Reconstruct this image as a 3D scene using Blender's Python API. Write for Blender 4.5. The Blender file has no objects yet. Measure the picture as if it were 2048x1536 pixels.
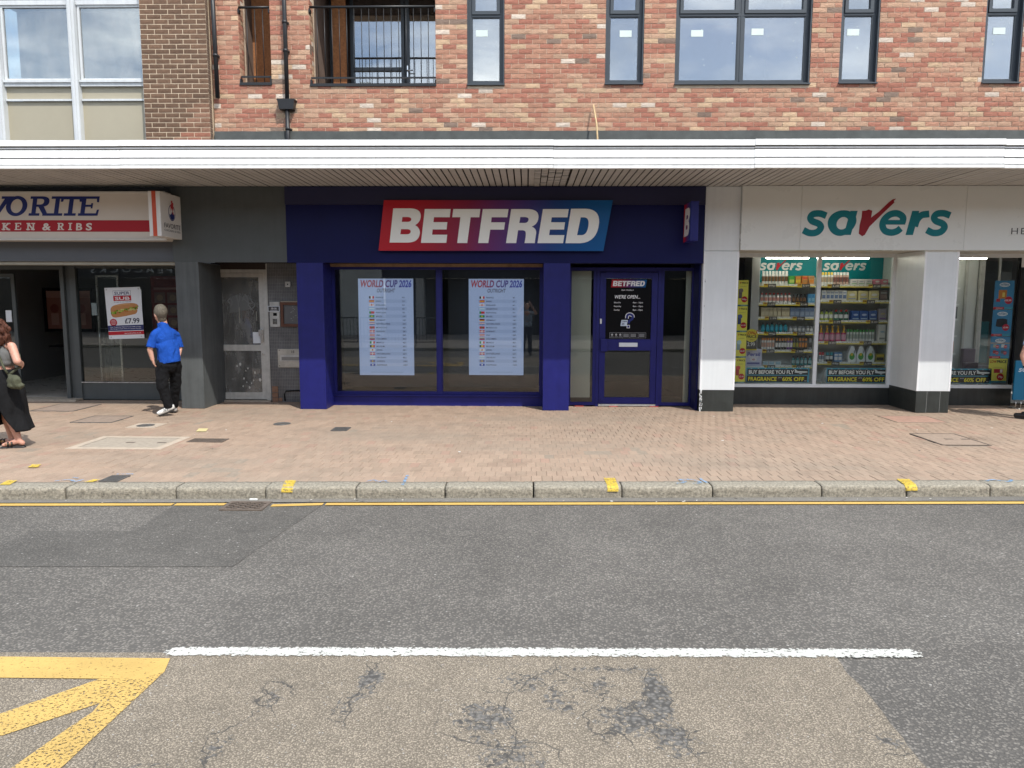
import bpy, bmesh, math, random
from mathutils import Vector, Matrix, noise
from mathutils.geometry import tessellate_polygon

random.seed(7)
SC = bpy.context.scene
COL = SC.collection
R = math.radians

# ---------------------------------------------------------------- camera
cam_data = bpy.data.cameras.new('camera')
cam_data.sensor_width = 36.0
cam_data.sensor_fit = 'HORIZONTAL'
cam_data.lens = 36.0 * 1460.0 / 2048.0
cam_data.clip_start = 0.05
cam_data.clip_end = 600.0
camera = bpy.data.objects.new('camera', cam_data)
COL.objects.link(camera)
_p, _y, _r = R(6.56), R(1.15), R(0.17)
_f = Vector((-math.sin(_y) * math.cos(_p), math.cos(_y) * math.cos(_p), -math.sin(_p)))
_rt = _f.cross(Vector((0, 0, 1))).normalized()
_up = _rt.cross(_f)
_r2 = _rt * math.cos(_r) + _up * math.sin(_r)
_u2 = _up * math.cos(_r) - _rt * math.sin(_r)
camera.matrix_world = Matrix(((_r2.x, _u2.x, -_f.x, 0.0), (_r2.y, _u2.y, -_f.y, 0.0), (_r2.z, _u2.z, -_f.z, 1.70), (0, 0, 0, 1)))
SC.camera = camera

# ---------------------------------------------------------------- sun, sky, exposure
SUN_EL, SUN_AZ = R(53.5), R(36.0)          # azimuth to the right of the shop fronts' outward normal (-y)
sun_dir = Vector((math.sin(SUN_AZ) * math.cos(SUN_EL), -math.cos(SUN_AZ) * math.cos(SUN_EL), math.sin(SUN_EL)))
sun_data = bpy.data.lights.new('sun', 'SUN')
sun_data.energy = 2.8
sun_data.angle = R(0.53)
sun_data.color = (1.0, 0.970, 0.905)
sun = bpy.data.objects.new('sun', sun_data)
COL.objects.link(sun)
sun.location = (8, -12, 20)
sun.rotation_euler = (-sun_dir).to_track_quat('-Z', 'Y').to_euler()

world = bpy.data.worlds.new('World')
SC.world = world
world.use_nodes = True
wn, wl = world.node_tree.nodes, world.node_tree.links
for n in list(wn):
    wn.remove(n)
w_out = wn.new('ShaderNodeOutputWorld')
w_bg = wn.new('ShaderNodeBackground')
w_bg.inputs['Strength'].default_value = 0.15
w_sky = wn.new('ShaderNodeTexSky')
w_sky.sky_type = 'NISHITA'
w_sky.sun_disc = False
w_sky.sun_elevation = SUN_EL
w_sky.sun_rotation = math.atan2(sun_dir.x, sun_dir.y)
w_sky.altitude = 50
w_sky.air_density = 1.0
w_sky.dust_density = 1.5
w_tc = wn.new('ShaderNodeTexCoord')
w_sep = wn.new('ShaderNodeSeparateXYZ')
wl.new(w_tc.outputs['Generated'], w_sep.inputs[0])
w_add = wn.new('ShaderNodeMath'); w_add.operation = 'ADD'; w_add.inputs[1].default_value = 0.16
wl.new(w_sep.outputs['Z'], w_add.inputs[0])
w_max = wn.new('ShaderNodeMath'); w_max.operation = 'MAXIMUM'; w_max.inputs[1].default_value = 0.05
wl.new(w_add.outputs[0], w_max.inputs[0])
w_dx = wn.new('ShaderNodeMath'); w_dx.operation = 'DIVIDE'
w_dy = wn.new('ShaderNodeMath'); w_dy.operation = 'DIVIDE'
wl.new(w_sep.outputs['X'], w_dx.inputs[0]); wl.new(w_max.outputs[0], w_dx.inputs[1])
wl.new(w_sep.outputs['Y'], w_dy.inputs[0]); wl.new(w_max.outputs[0], w_dy.inputs[1])
w_cmb = wn.new('ShaderNodeCombineXYZ')
wl.new(w_dx.outputs[0], w_cmb.inputs[0]); wl.new(w_dy.outputs[0], w_cmb.inputs[1])
w_noi = wn.new('ShaderNodeTexNoise')
w_noi.inputs['Scale'].default_value = 1.5
w_noi.inputs['Detail'].default_value = 9
w_noi.inputs['Roughness'].default_value = 0.55
w_noi.inputs['Distortion'].default_value = 0.25
wl.new(w_cmb.outputs[0], w_noi.inputs['Vector'])
w_rmp = wn.new('ShaderNodeValToRGB')
w_rmp.color_ramp.elements[0].position = 0.40
w_rmp.color_ramp.elements[1].position = 0.64
wl.new(w_noi.outputs['Fac'], w_rmp.inputs['Fac'])
w_n2 = wn.new('ShaderNodeTexNoise')
w_n2.inputs['Scale'].default_value = 2.6
w_n2.inputs['Detail'].default_value = 6
wl.new(w_cmb.outputs[0], w_n2.inputs['Vector'])
w_crmp = wn.new('ShaderNodeValToRGB')
w_crmp.color_ramp.elements[0].position = 0.35
w_crmp.color_ramp.elements[0].color = (5.0, 5.8, 6.9, 1)
w_crmp.color_ramp.elements[1].position = 0.68
w_crmp.color_ramp.elements[1].color = (13.2, 13.7, 13.8, 1)
wl.new(w_n2.outputs['Fac'], w_crmp.inputs['Fac'])
w_mix = wn.new('ShaderNodeMix'); w_mix.data_type = 'RGBA'
wl.new(w_rmp.outputs['Color'], w_mix.inputs[0])
wl.new(w_sky.outputs['Color'], w_mix.inputs[6])
wl.new(w_crmp.outputs['Color'], w_mix.inputs[7])
wl.new(w_mix.outputs[2], w_bg.inputs['Color'])
wl.new(w_bg.outputs[0], w_out.inputs['Surface'])

SC.view_settings.view_transform = 'Standard'
SC.view_settings.look = 'None'
SC.view_settings.gamma = 1.0
SC.view_settings.exposure = 0.60
SC.view_settings.use_curve_mapping = False
SC.render.engine = 'CYCLES'
SC.cycles.use_denoising = True
SC.cycles.max_bounces = 8
SC.cycles.diffuse_bounces = 4
SC.cycles.glossy_bounces = 4
SC.cycles.transparent_max_bounces = 12
SC.cycles.sample_clamp_indirect = 6.0
SC.cycles.caustics_reflective = False
SC.cycles.caustics_refractive = False

# ---------------------------------------------------------------- colour and material helpers
def s2l(r, g, b):
    def f(c):
        c /= 255.0
        return c / 12.92 if c <= 0.04045 else ((c + 0.055) / 1.055) ** 2.4
    return (f(r), f(g), f(b))

def node(nt, t, **kw):
    n = nt.nodes.new(t)
    for k, v in kw.items():
        n.inputs[k].default_value = v
    return n

def new_mat(name):
    m = bpy.data.materials.new(name)
    m.use_nodes = True
    nt = m.node_tree
    b = nt.nodes['Principled BSDF']
    return m, nt, b

def pos_node(nt, scale=None):
    g = nt.nodes.new('ShaderNodeNewGeometry')
    if scale is None:
        return g.outputs['Position']
    mp = nt.nodes.new('ShaderNodeMapping')
    mp.inputs['Scale'].default_value = scale
    nt.links.new(g.outputs['Position'], mp.inputs['Vector'])
    return mp.outputs['Vector']

def mixc(nt, a, b, fac, blend='MIX'):
    n = nt.nodes.new('ShaderNodeMix'); n.data_type = 'RGBA'; n.blend_type = blend
    n.clamp_factor = True
    for sock, v in ((n.inputs[0], fac), (n.inputs[6], a), (n.inputs[7], b)):
        if isinstance(v, bpy.types.NodeSocket):
            nt.links.new(v, sock)
        elif isinstance(v, (int, float)):
            sock.default_value = v
        else:
            sock.default_value = (v[0], v[1], v[2], 1)
    return n.outputs[2]

def ramp(nt, src, p0, p1, c0=(0, 0, 0), c1=(1, 1, 1)):
    n = nt.nodes.new('ShaderNodeValToRGB')
    e = n.color_ramp.elements
    e[0].position, e[1].position = p0, p1
    e[0].color = (*c0, 1); e[1].color = (*c1, 1)
    nt.links.new(src, n.inputs['Fac'])
    return n.outputs['Color']

def noise_fac(nt, scale, detail=5, rough=0.6, vec=None, dist=0.0):
    n = node(nt, 'ShaderNodeTexNoise', Scale=scale, Detail=detail, Roughness=rough, Distortion=dist)
    nt.links.new(vec if vec is not None else pos_node(nt), n.inputs['Vector'])
    return n.outputs['Fac']

def add_bump(nt, b, height, strength, dist=0.01):
    bp = nt.nodes.new('ShaderNodeBump')
    bp.inputs['Strength'].default_value = strength
    bp.inputs['Distance'].default_value = dist
    nt.links.new(height, bp.inputs['Height'])
    nt.links.new(bp.outputs['Normal'], b.inputs['Normal'])

def mat(name, col=None, rough=0.6, var=0.10, scale=6.0, bump=0.0, bscale=80.0, metal=0.0, spec=0.5, streak=0.0, emit=0.0, coat=0.0):
    """General procedural surface: colour (or the mesh's own colours when col is None), blotchy variation, streaks, fine relief."""
    m, nt, b = new_mat(name)
    if col is None:
        a = nt.nodes.new('ShaderNodeAttribute'); a.attribute_name = 'Col'
        base = a.outputs['Color']
    else:
        rgb = nt.nodes.new('ShaderNodeRGB'); rgb.outputs[0].default_value = (*col, 1)
        base = rgb.outputs[0]
    if var > 0:
        f = noise_fac(nt, scale, 6, 0.65)
        lo, hi = 1 - var, 1 + var
        r = ramp(nt, f, 0.3, 0.7, (lo, lo, lo), (hi, hi, hi))
        base = mixc(nt, base, r, 1.0, 'MULTIPLY')
    if streak > 0:
        f = noise_fac(nt, 5.0, 4, 0.6, pos_node(nt, (3.0, 3.0, 0.16)))
        lo = 1 - streak
        r = ramp(nt, f, 0.36, 0.6, (lo, lo, lo), (1, 1, 1))
        base = mixc(nt, base, r, 1.0, 'MULTIPLY')
    nt.links.new(base, b.inputs['Base Color'])
    b.inputs['Roughness'].default_value = rough
    if var > 0:
        f2 = noise_fac(nt, scale * 2.3, 4)
        mr = nt.nodes.new('ShaderNodeMapRange')
        mr.inputs['To Min'].default_value = max(0.02, rough - 0.12); mr.inputs['To Max'].default_value = min(1, rough + 0.12)
        nt.links.new(f2, mr.inputs['Value']); nt.links.new(mr.outputs[0], b.inputs['Roughness'])
    b.inputs['Metallic'].default_value = metal
    b.inputs['Specular IOR Level'].default_value = spec
    if coat:
        b.inputs['Coat Weight'].default_value = coat
    if emit > 0:
        nt.links.new(base, b.inputs['Emission Color'])
        b.inputs['Emission Strength'].default_value = emit
    if bump > 0:
        add_bump(nt, b, noise_fac(nt, bscale, 6, 0.7), bump)
    return m

def glass(name, tint=(0.9, 0.93, 0.92), base_reflect=0.05, gain=1.0, rough=0.0, wobble=0.0, haze=0.0):
    """Thin pane: Fresnel mirror over a clear tinted sheet; haze adds a little dust film."""
    m = bpy.data.materials.new(name); m.use_nodes = True
    nt = m.node_tree
    for n in list(nt.nodes):
        nt.nodes.remove(n)
    out = nt.nodes.new('ShaderNodeOutputMaterial')
    tr = nt.nodes.new('ShaderNodeBsdfTransparent'); tr.inputs[0].default_value = (*tint, 1)
    gl = nt.nodes.new('ShaderNodeBsdfGlossy'); gl.inputs['Roughness'].default_value = rough
    fr = nt.nodes.new('ShaderNodeFresnel'); fr.inputs['IOR'].default_value = 1.5
    mu = nt.nodes.new('ShaderNodeMath'); mu.operation = 'MULTIPLY_ADD'; mu.use_clamp = True
    mu.inputs[1].default_value = gain; mu.inputs[2].default_value = base_reflect
    nt.links.new(fr.outputs[0], mu.inputs[0])
    mx = nt.nodes.new('ShaderNodeMixShader')
    nt.links.new(mu.outputs[0], mx.inputs[0])
    last = tr.outputs[0]
    if haze > 0:
        df = nt.nodes.new('ShaderNodeBsdfDiffuse'); df.inputs[0].default_value = (0.6, 0.6, 0.57, 1)
        hz = nt.nodes.new('ShaderNodeMixShader')
        f = noise_fac(nt, 4.0, 7, 0.65, pos_node(nt, (1.6, 1.0, 0.7)))
        mr = nt.nodes.new('ShaderNodeMapRange')
        mr.inputs['From Min'].default_value = 0.35; mr.inputs['From Max'].default_value = 0.7
        mr.inputs['To Min'].default_value = haze * 0.3; mr.inputs['To Max'].default_value = haze
        nt.links.new(f, mr.inputs['Value']); nt.links.new(mr.outputs[0], hz.inputs[0])
        nt.links.new(tr.outputs[0], hz.inputs[1]); nt.links.new(df.outputs[0], hz.inputs[2])
        last = hz.outputs[0]
    nt.links.new(last, mx.inputs[1]); nt.links.new(gl.outputs[0], mx.inputs[2])
    if wobble > 0:
        bp = nt.nodes.new('ShaderNodeBump'); bp.inputs['Strength'].default_value = wobble; bp.inputs['Distance'].default_value = 0.02
        nt.links.new(noise_fac(nt, 1.6, 2), bp.inputs['Height'])
        nt.links.new(bp.outputs[0], gl.inputs['Normal'])
    nt.links.new(mx.outputs[0], out.inputs['Surface'])
    return m

# ---------------------------------------------------------------- mesh helpers
class MB:
    """Collects boxes, prisms, tubes and lathes; build() links them as one mesh object."""
    def __init__(s, col=(1, 1, 1)):
        s.v, s.f, s.c, s.sm, s.col = [], [], [], [], col
    def add(s, verts, faces, col=None, smooth=False):
        k = len(s.v)
        s.v.extend(verts)
        for f in faces:
            s.f.append(tuple(i + k for i in f)); s.c.append(col or s.col); s.sm.append(smooth)
    def box(s, x0, x1, y0, y1, z0, z1, col=None):
        s.add([(x0, y0, z0), (x1, y0, z0), (x1, y1, z0), (x0, y1, z0), (x0, y0, z1), (x1, y0, z1), (x1, y1, z1), (x0, y1, z1)],
              [(0, 3, 2, 1), (4, 5, 6, 7), (0, 1, 5, 4), (1, 2, 6, 5), (2, 3, 7, 6), (3, 0, 4, 7)], col)
        return s
    def bbox(s, x0, x1, y0, y1, z0, z1, b=0.006, col=None):
        """Box with chamfered edges."""
        bm = bmesh.new()
        bmesh.ops.create_cube(bm, size=1.0)
        for v in bm.verts:
            v.co = Vector(((x0 + x1) / 2 + v.co.x * (x1 - x0), (y0 + y1) / 2 + v.co.y * (y1 - y0), (z0 + z1) / 2 + v.co.z * (z1 - z0)))
        bmesh.ops.bevel(bm, geom=list(bm.edges), offset=b, segments=2, affect='EDGES', profile=0.6)
        s.bm(bm, col)
        return s
    def bm(s, bm, col=None, smooth=False):
        bm.verts.index_update()
        s.add([tuple(v.co) for v in bm.verts], [tuple(v.index for v in f.verts) for f in bm.faces], col, smooth)
        bm.free()
    def quad(s, a, b, c, d, col=None):
        s.add([a, b, c, d], [(0, 1, 2, 3)], col)
        return s
    def frame(s, x0, x1, z0, z1, w, y0, y1, col=None):
        """Four-member rectangular frame facing -y."""
        s.box(x0, x0 + w, y0, y1, z0, z1, col); s.box(x1 - w, x1, y0, y1, z0, z1, col)
        s.box(x0 + w, x1 - w, y0, y1, z0, z0 + w, col); s.box(x0 + w, x1 - w, y0, y1, z1 - w, z1, col)
        return s
    def prism_y(s, pts, y0, y1, col=None):
        """Polygon in x-z pushed from y0 to y1 (convex)."""
        n = len(pts)
        v = [(p[0], y0, p[1]) for p in pts] + [(p[0], y1, p[1]) for p in pts]
        f = [tuple(range(n)), tuple(range(2 * n - 1, n - 1, -1))] + [(i, i + n, (i + 1) % n + n, (i + 1) % n) for i in range(n)]
        s.add(v, f, col)
        return s
    def prism_x(s, pts, x0, x1, col=None):
        n = len(pts)
        v = [(x0, p[0], p[1]) for p in pts] + [(x1, p[0], p[1]) for p in pts]
        f = [tuple(range(n)), tuple(range(2 * n - 1, n - 1, -1))] + [(i, i + n, (i + 1) % n + n, (i + 1) % n) for i in range(n)]
        s.add(v, f, col)
        return s
    def tube(s, pts, rad, seg=8, col=None, cap=True):
        pts = [Vector(p) for p in pts]
        rads = rad if isinstance(rad, (list, tuple)) else [rad] * len(pts)
        rings = []
        ref = None
        for i, p in enumerate(pts):
            d = (pts[min(i + 1, len(pts) - 1)] - pts[max(i - 1, 0)]).normalized()
            if ref is None or abs(ref.dot(d)) > 0.95:
                ref = Vector((0, 0, 1)) if abs(d.z) < 0.9 else Vector((1, 0, 0))
            a = d.cross(ref).normalized(); bb = d.cross(a).normalized()
            rings.append([tuple(p + (a * math.cos(t) + bb * math.sin(t)) * rads[i]) for t in [2 * math.pi * k / seg for k in range(seg)]])
        v = [q for r_ in rings for q in r_]
        f = []
        for i in range(len(rings) - 1):
            for k in range(seg):
                f.append((i * seg + k, i * seg + (k + 1) % seg, (i + 1) * seg + (k + 1) % seg, (i + 1) * seg + k))
        if cap:
            f.append(tuple(range(seg - 1, -1, -1))); f.append(tuple((len(rings) - 1) * seg + k for k in range(seg)))
        s.add(v, f, col, True)
        return s
    def lathe(s, c, prof, seg=12, sx=1.0, sy=1.0, cols=None):
        """prof: list of (radius, z) from bottom to top around the vertical through c; cols: one colour per band."""
        v = []
        for r_, z in prof:
            for k in range(seg):
                t = 2 * math.pi * k / seg
                v.append((c[0] + r_ * sx * math.cos(t), c[1] + r_ * sy * math.sin(t), c[2] + z))
        base = len(s.v)
        s.v.extend(v)
        for i in range(len(prof) - 1):
            for k in range(seg):
                s.f.append((base + i * seg + k, base + i * seg + (k + 1) % seg, base + (i + 1) * seg + (k + 1) % seg, base + (i + 1) * seg + k))
                s.c.append(cols[i] if cols else s.col); s.sm.append(True)
        s.f.append(tuple(base + (len(prof) - 1) * seg + k for k in range(seg))); s.c.append(cols[-1] if cols else s.col); s.sm.append(False)
        s.f.append(tuple(base + k for k in range(seg - 1, -1, -1))); s.c.append(cols[0] if cols else s.col); s.sm.append(False)
        return s
    def mesh(s, name, origin):
        me = bpy.data.meshes.new(name)
        me.from_pydata([(a - origin[0], b - origin[1], c - origin[2]) for a, b, c in s.v], [], s.f)
        me.polygons.foreach_set('use_smooth', s.sm)
        at = me.color_attributes.new('Col', 'FLOAT_COLOR', 'CORNER')
        buf = []
        for p, c in zip(me.polygons, s.c):
            buf.extend((c[0], c[1], c[2], 1.0) * p.loop_total)
        at.data.foreach_set('color', buf)
        me.update()
        return me
    def build(s, name, material, parent=None, origin=None):
        if origin is None:
            xs = [p[0] for p in s.v]; ys = [p[1] for p in s.v]; zs = [p[2] for p in s.v]
            origin = ((min(xs) + max(xs)) / 2, (min(ys) + max(ys)) / 2, min(zs))
        me = s.mesh(name, origin)
        for m in (material if isinstance(material, (list, tuple)) else [material]):
            me.materials.append(m)
        return link(name, me, origin, parent)

def wloc(o):
    p = Vector(o.location)
    return p + wloc(o.parent) if o.parent else p

def link(name, me, loc, parent=None, rot=None, scale=None):
    o = bpy.data.objects.new(name, me)
    COL.objects.link(o)
    o.location = Vector(loc) - (wloc(parent) if parent else Vector((0, 0, 0)))
    if parent:
        o.parent = parent
    if rot:
        o.rotation_euler = rot
    if scale:
        o.scale = scale
    return o

def tag(o, label, cat, group=None):
    o['label'] = label; o['category'] = cat
    if group:
        o['group'] = group
    return o

def thing(name, label, cat, loc=(0, 0, 0), group=None):
    o = bpy.data.objects.new(name, None)
    o.empty_display_size = 0.1
    COL.objects.link(o)
    o.location = loc
    return tag(o, label, cat, group)

def kind(o, k):
    o['kind'] = k
    return o

# ---------------------------------------------------------------- flat print: lettering, posters, labels
_GL = {}
def glyph(ch, bold):
    key = (ch, bold)
    if key not in _GL:
        def tm(body):
            cu = bpy.data.curves.new('glyph', 'FONT'); cu.body = body; cu.resolution_u = 3; cu.offset = bold
            ob = bpy.data.objects.new('glyph', cu); me = ob.to_mesh()
            v = [(p.co.x, p.co.y) for p in me.vertices]; f = [tuple(p.vertices) for p in me.polygons]
            ob.to_mesh_clear(); bpy.data.objects.remove(ob); bpy.data.curves.remove(cu)
            return v, f
        v, f = tm(ch) if ch != ' ' else ([], [])
        a = tm('|' + ch + '|')[0]; b = tm('||')[0]
        wa = max(p[0] for p in a) - min(p[0] for p in a); wb = max(p[0] for p in b) - min(p[0] for p in b)
        _GL[key] = (v, f, wa - wb)
    return _GL[key]

class Print:
    """Flat artwork in a sheet's own (u, v) metres; every layer lies a fraction of a millimetre above the last."""
    def __init__(s, step=0.0006):
        s.v, s.f, s.c, s.step = [], [], [], step
    def tri(s, pts, faces, col, lay):
        k = len(s.v)
        s.v.extend((p[0], p[1], lay * s.step) for p in pts)
        for f in faces:
            s.f.append(tuple(i + k for i in f)); s.c.append(col)
    def rect(s, u0, v0, u1, v1, col, lay=1):
        s.tri([(u0, v0), (u1, v0), (u1, v1), (u0, v1)], [(0, 1, 2, 3)], col, lay)
    def grad(s, pts4, cols, n, lay=1):
        """Quad (bl, br, tr, tl) split in n strips from left to right, coloured along the list cols."""
        bl, br, tr, tl = [Vector(p) for p in pts4]
        for i in range(n):
            a, b = i / n, (i + 1) / n
            t = (i + 0.5) / n * (len(cols) - 1); j = min(int(t), len(cols) - 2); w = t - j
            c = tuple(cols[j][q] * (1 - w) + cols[j + 1][q] * w for q in range(3))
            s.tri([bl.lerp(br, a), bl.lerp(br, b), tl.lerp(tr, b), tl.lerp(tr, a)], [(0, 1, 2, 3)], c, lay)
    def poly(s, loops, col, lay=1):
        loops3 = [[Vector((p[0], p[1], 0)) for p in l] for l in loops]
        flat = [p for l in loops for p in l]
        fs = []
        for t in tessellate_polygon(loops3):
            a, b, c = (flat[i] for i in t)
            area = (b[0] - a[0]) * (c[1] - a[1]) - (c[0] - a[0]) * (b[1] - a[1])
            fs.append(tuple(t) if area > 0 else tuple(reversed(t)))
        s.tri(flat, fs, col, lay)
    def disc(s, u, v, r, col, lay=1, n=20, ry=None):
        ry = ry or r
        s.tri([(u + r * math.cos(2 * math.pi * k / n), v + ry * math.sin(2 * math.pi * k / n)) for k in range(n)], [tuple(range(n))], col, lay)
    def stroke(s, pts, w, col, lay=1, closed=False, smooth=6):
        s.poly(stroke_loops(pts, w, closed, smooth), col, lay)
    def text(s, body, u, v, h, col, lay=2, bold=0.0, shear=0.0, xs=1.0, align='l', width=None, space=0.0, cols=None):
        """h: capital height. width: squeeze to this total width."""
        k = h / 0.729
        adv = [glyph(c, bold)[2] + space for c in body]
        tot = sum(adv)
        if width:
            xs = width / (tot * k)
        u -= {'l': 0, 'c': 0.5, 'r': 1}[align] * tot * k * xs
        x = 0.0
        for i, c in enumerate(body):
            gv, gf, _ = glyph(c, bold)
            cc = cols[min(int(i / max(1, len(body)) * len(cols)), len(cols) - 1)] if cols else col
            s.tri([(u + (x + p[0]) * k * xs + p[1] * k * shear, v + p[1] * k) for p in gv], gf, cc, lay)
            x += adv[i]
    def build(s, name, parent, o, material, U=(1, 0, 0), V=(0, 0, 1), N=(0, -1, 0)):
        o, U, V, N = Vector(o), Vector(U), Vector(V), Vector(N)
        mb = MB()
        pts = [o + U * p[0] + V * p[1] + N * p[2] for p in s.v]
        flip = U.cross(V).dot(N) < 0
        mb.v = [tuple(p) for p in pts]
        mb.f = [tuple(reversed(f)) if flip else f for f in s.f]
        mb.c = list(s.c); mb.sm = [False] * len(s.f)
        return mb.build(name, material, parent)

def catmull(pts, closed, n):
    if n <= 1:
        return [tuple(p) for p in pts]
    P = [Vector((p[0], p[1], 0)) for p in pts]
    out = []
    m = len(P)
    segs = m if closed else m - 1
    for i in range(segs):
        p0 = P[(i - 1) % m] if closed or i > 0 else P[0] * 2 - P[1]
        p1, p2 = P[i], P[(i + 1) % m]
        p3 = P[(i + 2) % m] if closed or i + 2 < m else P[m - 1] * 2 - P[m - 2]
        for k in range(n):
            t = k / n
            q = 0.5 * ((2 * p1) + (p2 - p0) * t + (2 * p0 - 5 * p1 + 4 * p2 - p3) * t * t + (3 * p1 - p0 - 3 * p2 + p3) * t ** 3)
            out.append((q.x, q.y))
    if not closed:
        out.append((P[-1].x, P[-1].y))
    return out

def stroke_loops(pts, w, closed, smooth):
    c = catmull(pts, closed, smooth)
    n = len(c)
    L, Rr = [], []
    for i in range(n):
        a = c[(i - 1) % n] if closed or i > 0 else c[i]
        b = c[(i + 1) % n] if closed or i < n - 1 else c[i]
        dx, dy = b[0] - a[0], b[1] - a[1]
        d = math.hypot(dx, dy) or 1
        ww = w[i * len(w) // n] if isinstance(w, (list, tuple)) else w
        nx, ny = -dy / d * ww / 2, dx / d * ww / 2
        L.append((c[i][0] + nx, c[i][1] + ny)); Rr.append((c[i][0] - nx, c[i][1] - ny))
    return [L, list(reversed(Rr))] if closed else [L + list(reversed(Rr))]

def path(spec):
    """Outline with rounded corners: points are (x, y) or ((cx, cy), (x, y)) for a quadratic curve to (x, y)."""
    out = []
    for p in spec:
        if isinstance(p[0], tuple):
            a = out[-1]; c, b = p
            for k in range(1, 9):
                t = k / 8
                out.append(((1 - t) ** 2 * a[0] + 2 * t * (1 - t) * c[0] + t * t * b[0], (1 - t) ** 2 * a[1] + 2 * t * (1 - t) * c[1] + t * t * b[1]))
        else:
            out.append(p)
    return out
# ================================================================ ground, road, kerb, pavement
ROAD_Z = -0.11
def kerb_y(x):
    return 6.545 + 0.042 * x

def road_mat(name, dark, light, chip=62.0, speck=0.5, blotch=0.18, bump=0.6, wear_attr=False, dark2=None, sparkle=0.03):
    m, nt, b = new_mat(name)
    wob = node(nt, 'ShaderNodeTexNoise', Scale=25.0, Detail=2)
    nt.links.new(pos_node(nt), wob.inputs['Vector'])
    vadd = nt.nodes.new('ShaderNodeVectorMath'); vadd.operation = 'MULTIPLY_ADD'
    vadd.inputs[1].default_value = (0.012, 0.012, 0.012)
    nt.links.new(wob.outputs['Color'], vadd.inputs[0]); nt.links.new(pos_node(nt), vadd.inputs[2])
    vo = node(nt, 'ShaderNodeTexVoronoi', Scale=chip, Randomness=1.0)
    nt.links.new(vadd.outputs[0], vo.inputs['Vector'])
    cellv = nt.nodes.new('ShaderNodeSeparateColor'); nt.links.new(vo.outputs['Color'], cellv.inputs[0])
    stone = ramp(nt, vo.outputs['Distance'], 0.36, 0.60, (1, 1, 1), (0, 0, 0))     # stone tops, dark binder between
    tone = ramp(nt, cellv.outputs[0], 0.15, 0.95, tuple(dark[i] * (1 - speck) + light[i] * speck * 0.6 for i in range(3)), light)
    base = mixc(nt, dark, tone, stone)
    sp = ramp(nt, cellv.outputs[1], 1.0 - sparkle, 1.0 - sparkle * 0.6)
    base = mixc(nt, base, (0.40, 0.38, 0.35), mixc(nt, (0, 0, 0), stone, sp))
    bl = ramp(nt, noise_fac(nt, 0.55, 7, 0.62), 0.3, 0.72, (1 - blotch,) * 3, (1 + blotch,) * 3)
    base = mixc(nt, base, bl, 1.0, 'MULTIPLY')
    bl2 = ramp(nt, noise_fac(nt, 5.0, 6, 0.7), 0.3, 0.7, (0.88,) * 3, (1.1,) * 3)
    base = mixc(nt, base, bl2, 1.0, 'MULTIPLY')
    height = stone
    if wear_attr:
        at = nt.nodes.new('ShaderNodeAttribute'); at.attribute_name = 'Col'
        sep = nt.nodes.new('ShaderNodeSeparateColor'); nt.links.new(at.outputs['Color'], sep.inputs[0])
        nz = noise_fac(nt, 24.0, 12, 0.74, dist=1.1)
        su = nt.nodes.new('ShaderNodeMath'); su.operation = 'ADD'
        nt.links.new(sep.outputs[0], su.inputs[0]); nt.links.new(nz, su.inputs[1])
        wear = ramp(nt, su.outputs[0], 0.93, 0.95)
        vo2 = node(nt, 'ShaderNodeTexVoronoi', Scale=48.0); nt.links.new(pos_node(nt), vo2.inputs['Vector'])
        d2 = ramp(nt, vo2.outputs['Distance'], 0.2, 0.7, tuple(c * 1.5 for c in dark2), tuple(c * 0.6 for c in dark2))
        base = mixc(nt, base, d2, wear)
        # hairline cracks
        nzv = node(nt, 'ShaderNodeTexNoise', Scale=3.0, Detail=6); nt.links.new(pos_node(nt), nzv.inputs['Vector'])
        va = nt.nodes.new('ShaderNodeVectorMath'); va.operation = 'MULTIPLY_ADD'; va.inputs[1].default_value = (0.35, 0.35, 0.35)
        nt.links.new(nzv.outputs['Color'], va.inputs[0]); nt.links.new(pos_node(nt), va.inputs[2])
        vc = node(nt, 'ShaderNodeTexVoronoi', Scale=2.3); vc.feature = 'DISTANCE_TO_EDGE'
        nt.links.new(va.outputs[0], vc.inputs['Vector'])
        thin = ramp(nt, vc.outputs['Distance'], 0.002, 0.009, (1, 1, 1), (0, 0, 0))
        where = ramp(nt, sep.outputs[0], 0.16, 0.30)
        base = mixc(nt, base, tuple(c * 0.55 for c in dark2), mixc(nt, (0, 0, 0), thin, where))
        height = mixc(nt, stone, (0.15, 0.15, 0.15), wear)
    nt.links.new(base, b.inputs['Base Color'])
    b.inputs['Roughness'].default_value = 0.82
    b.inputs['Specular IOR Level'].default_value = 0.35
    add_bump(nt, b, height, bump, 0.006)
    return m

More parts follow.
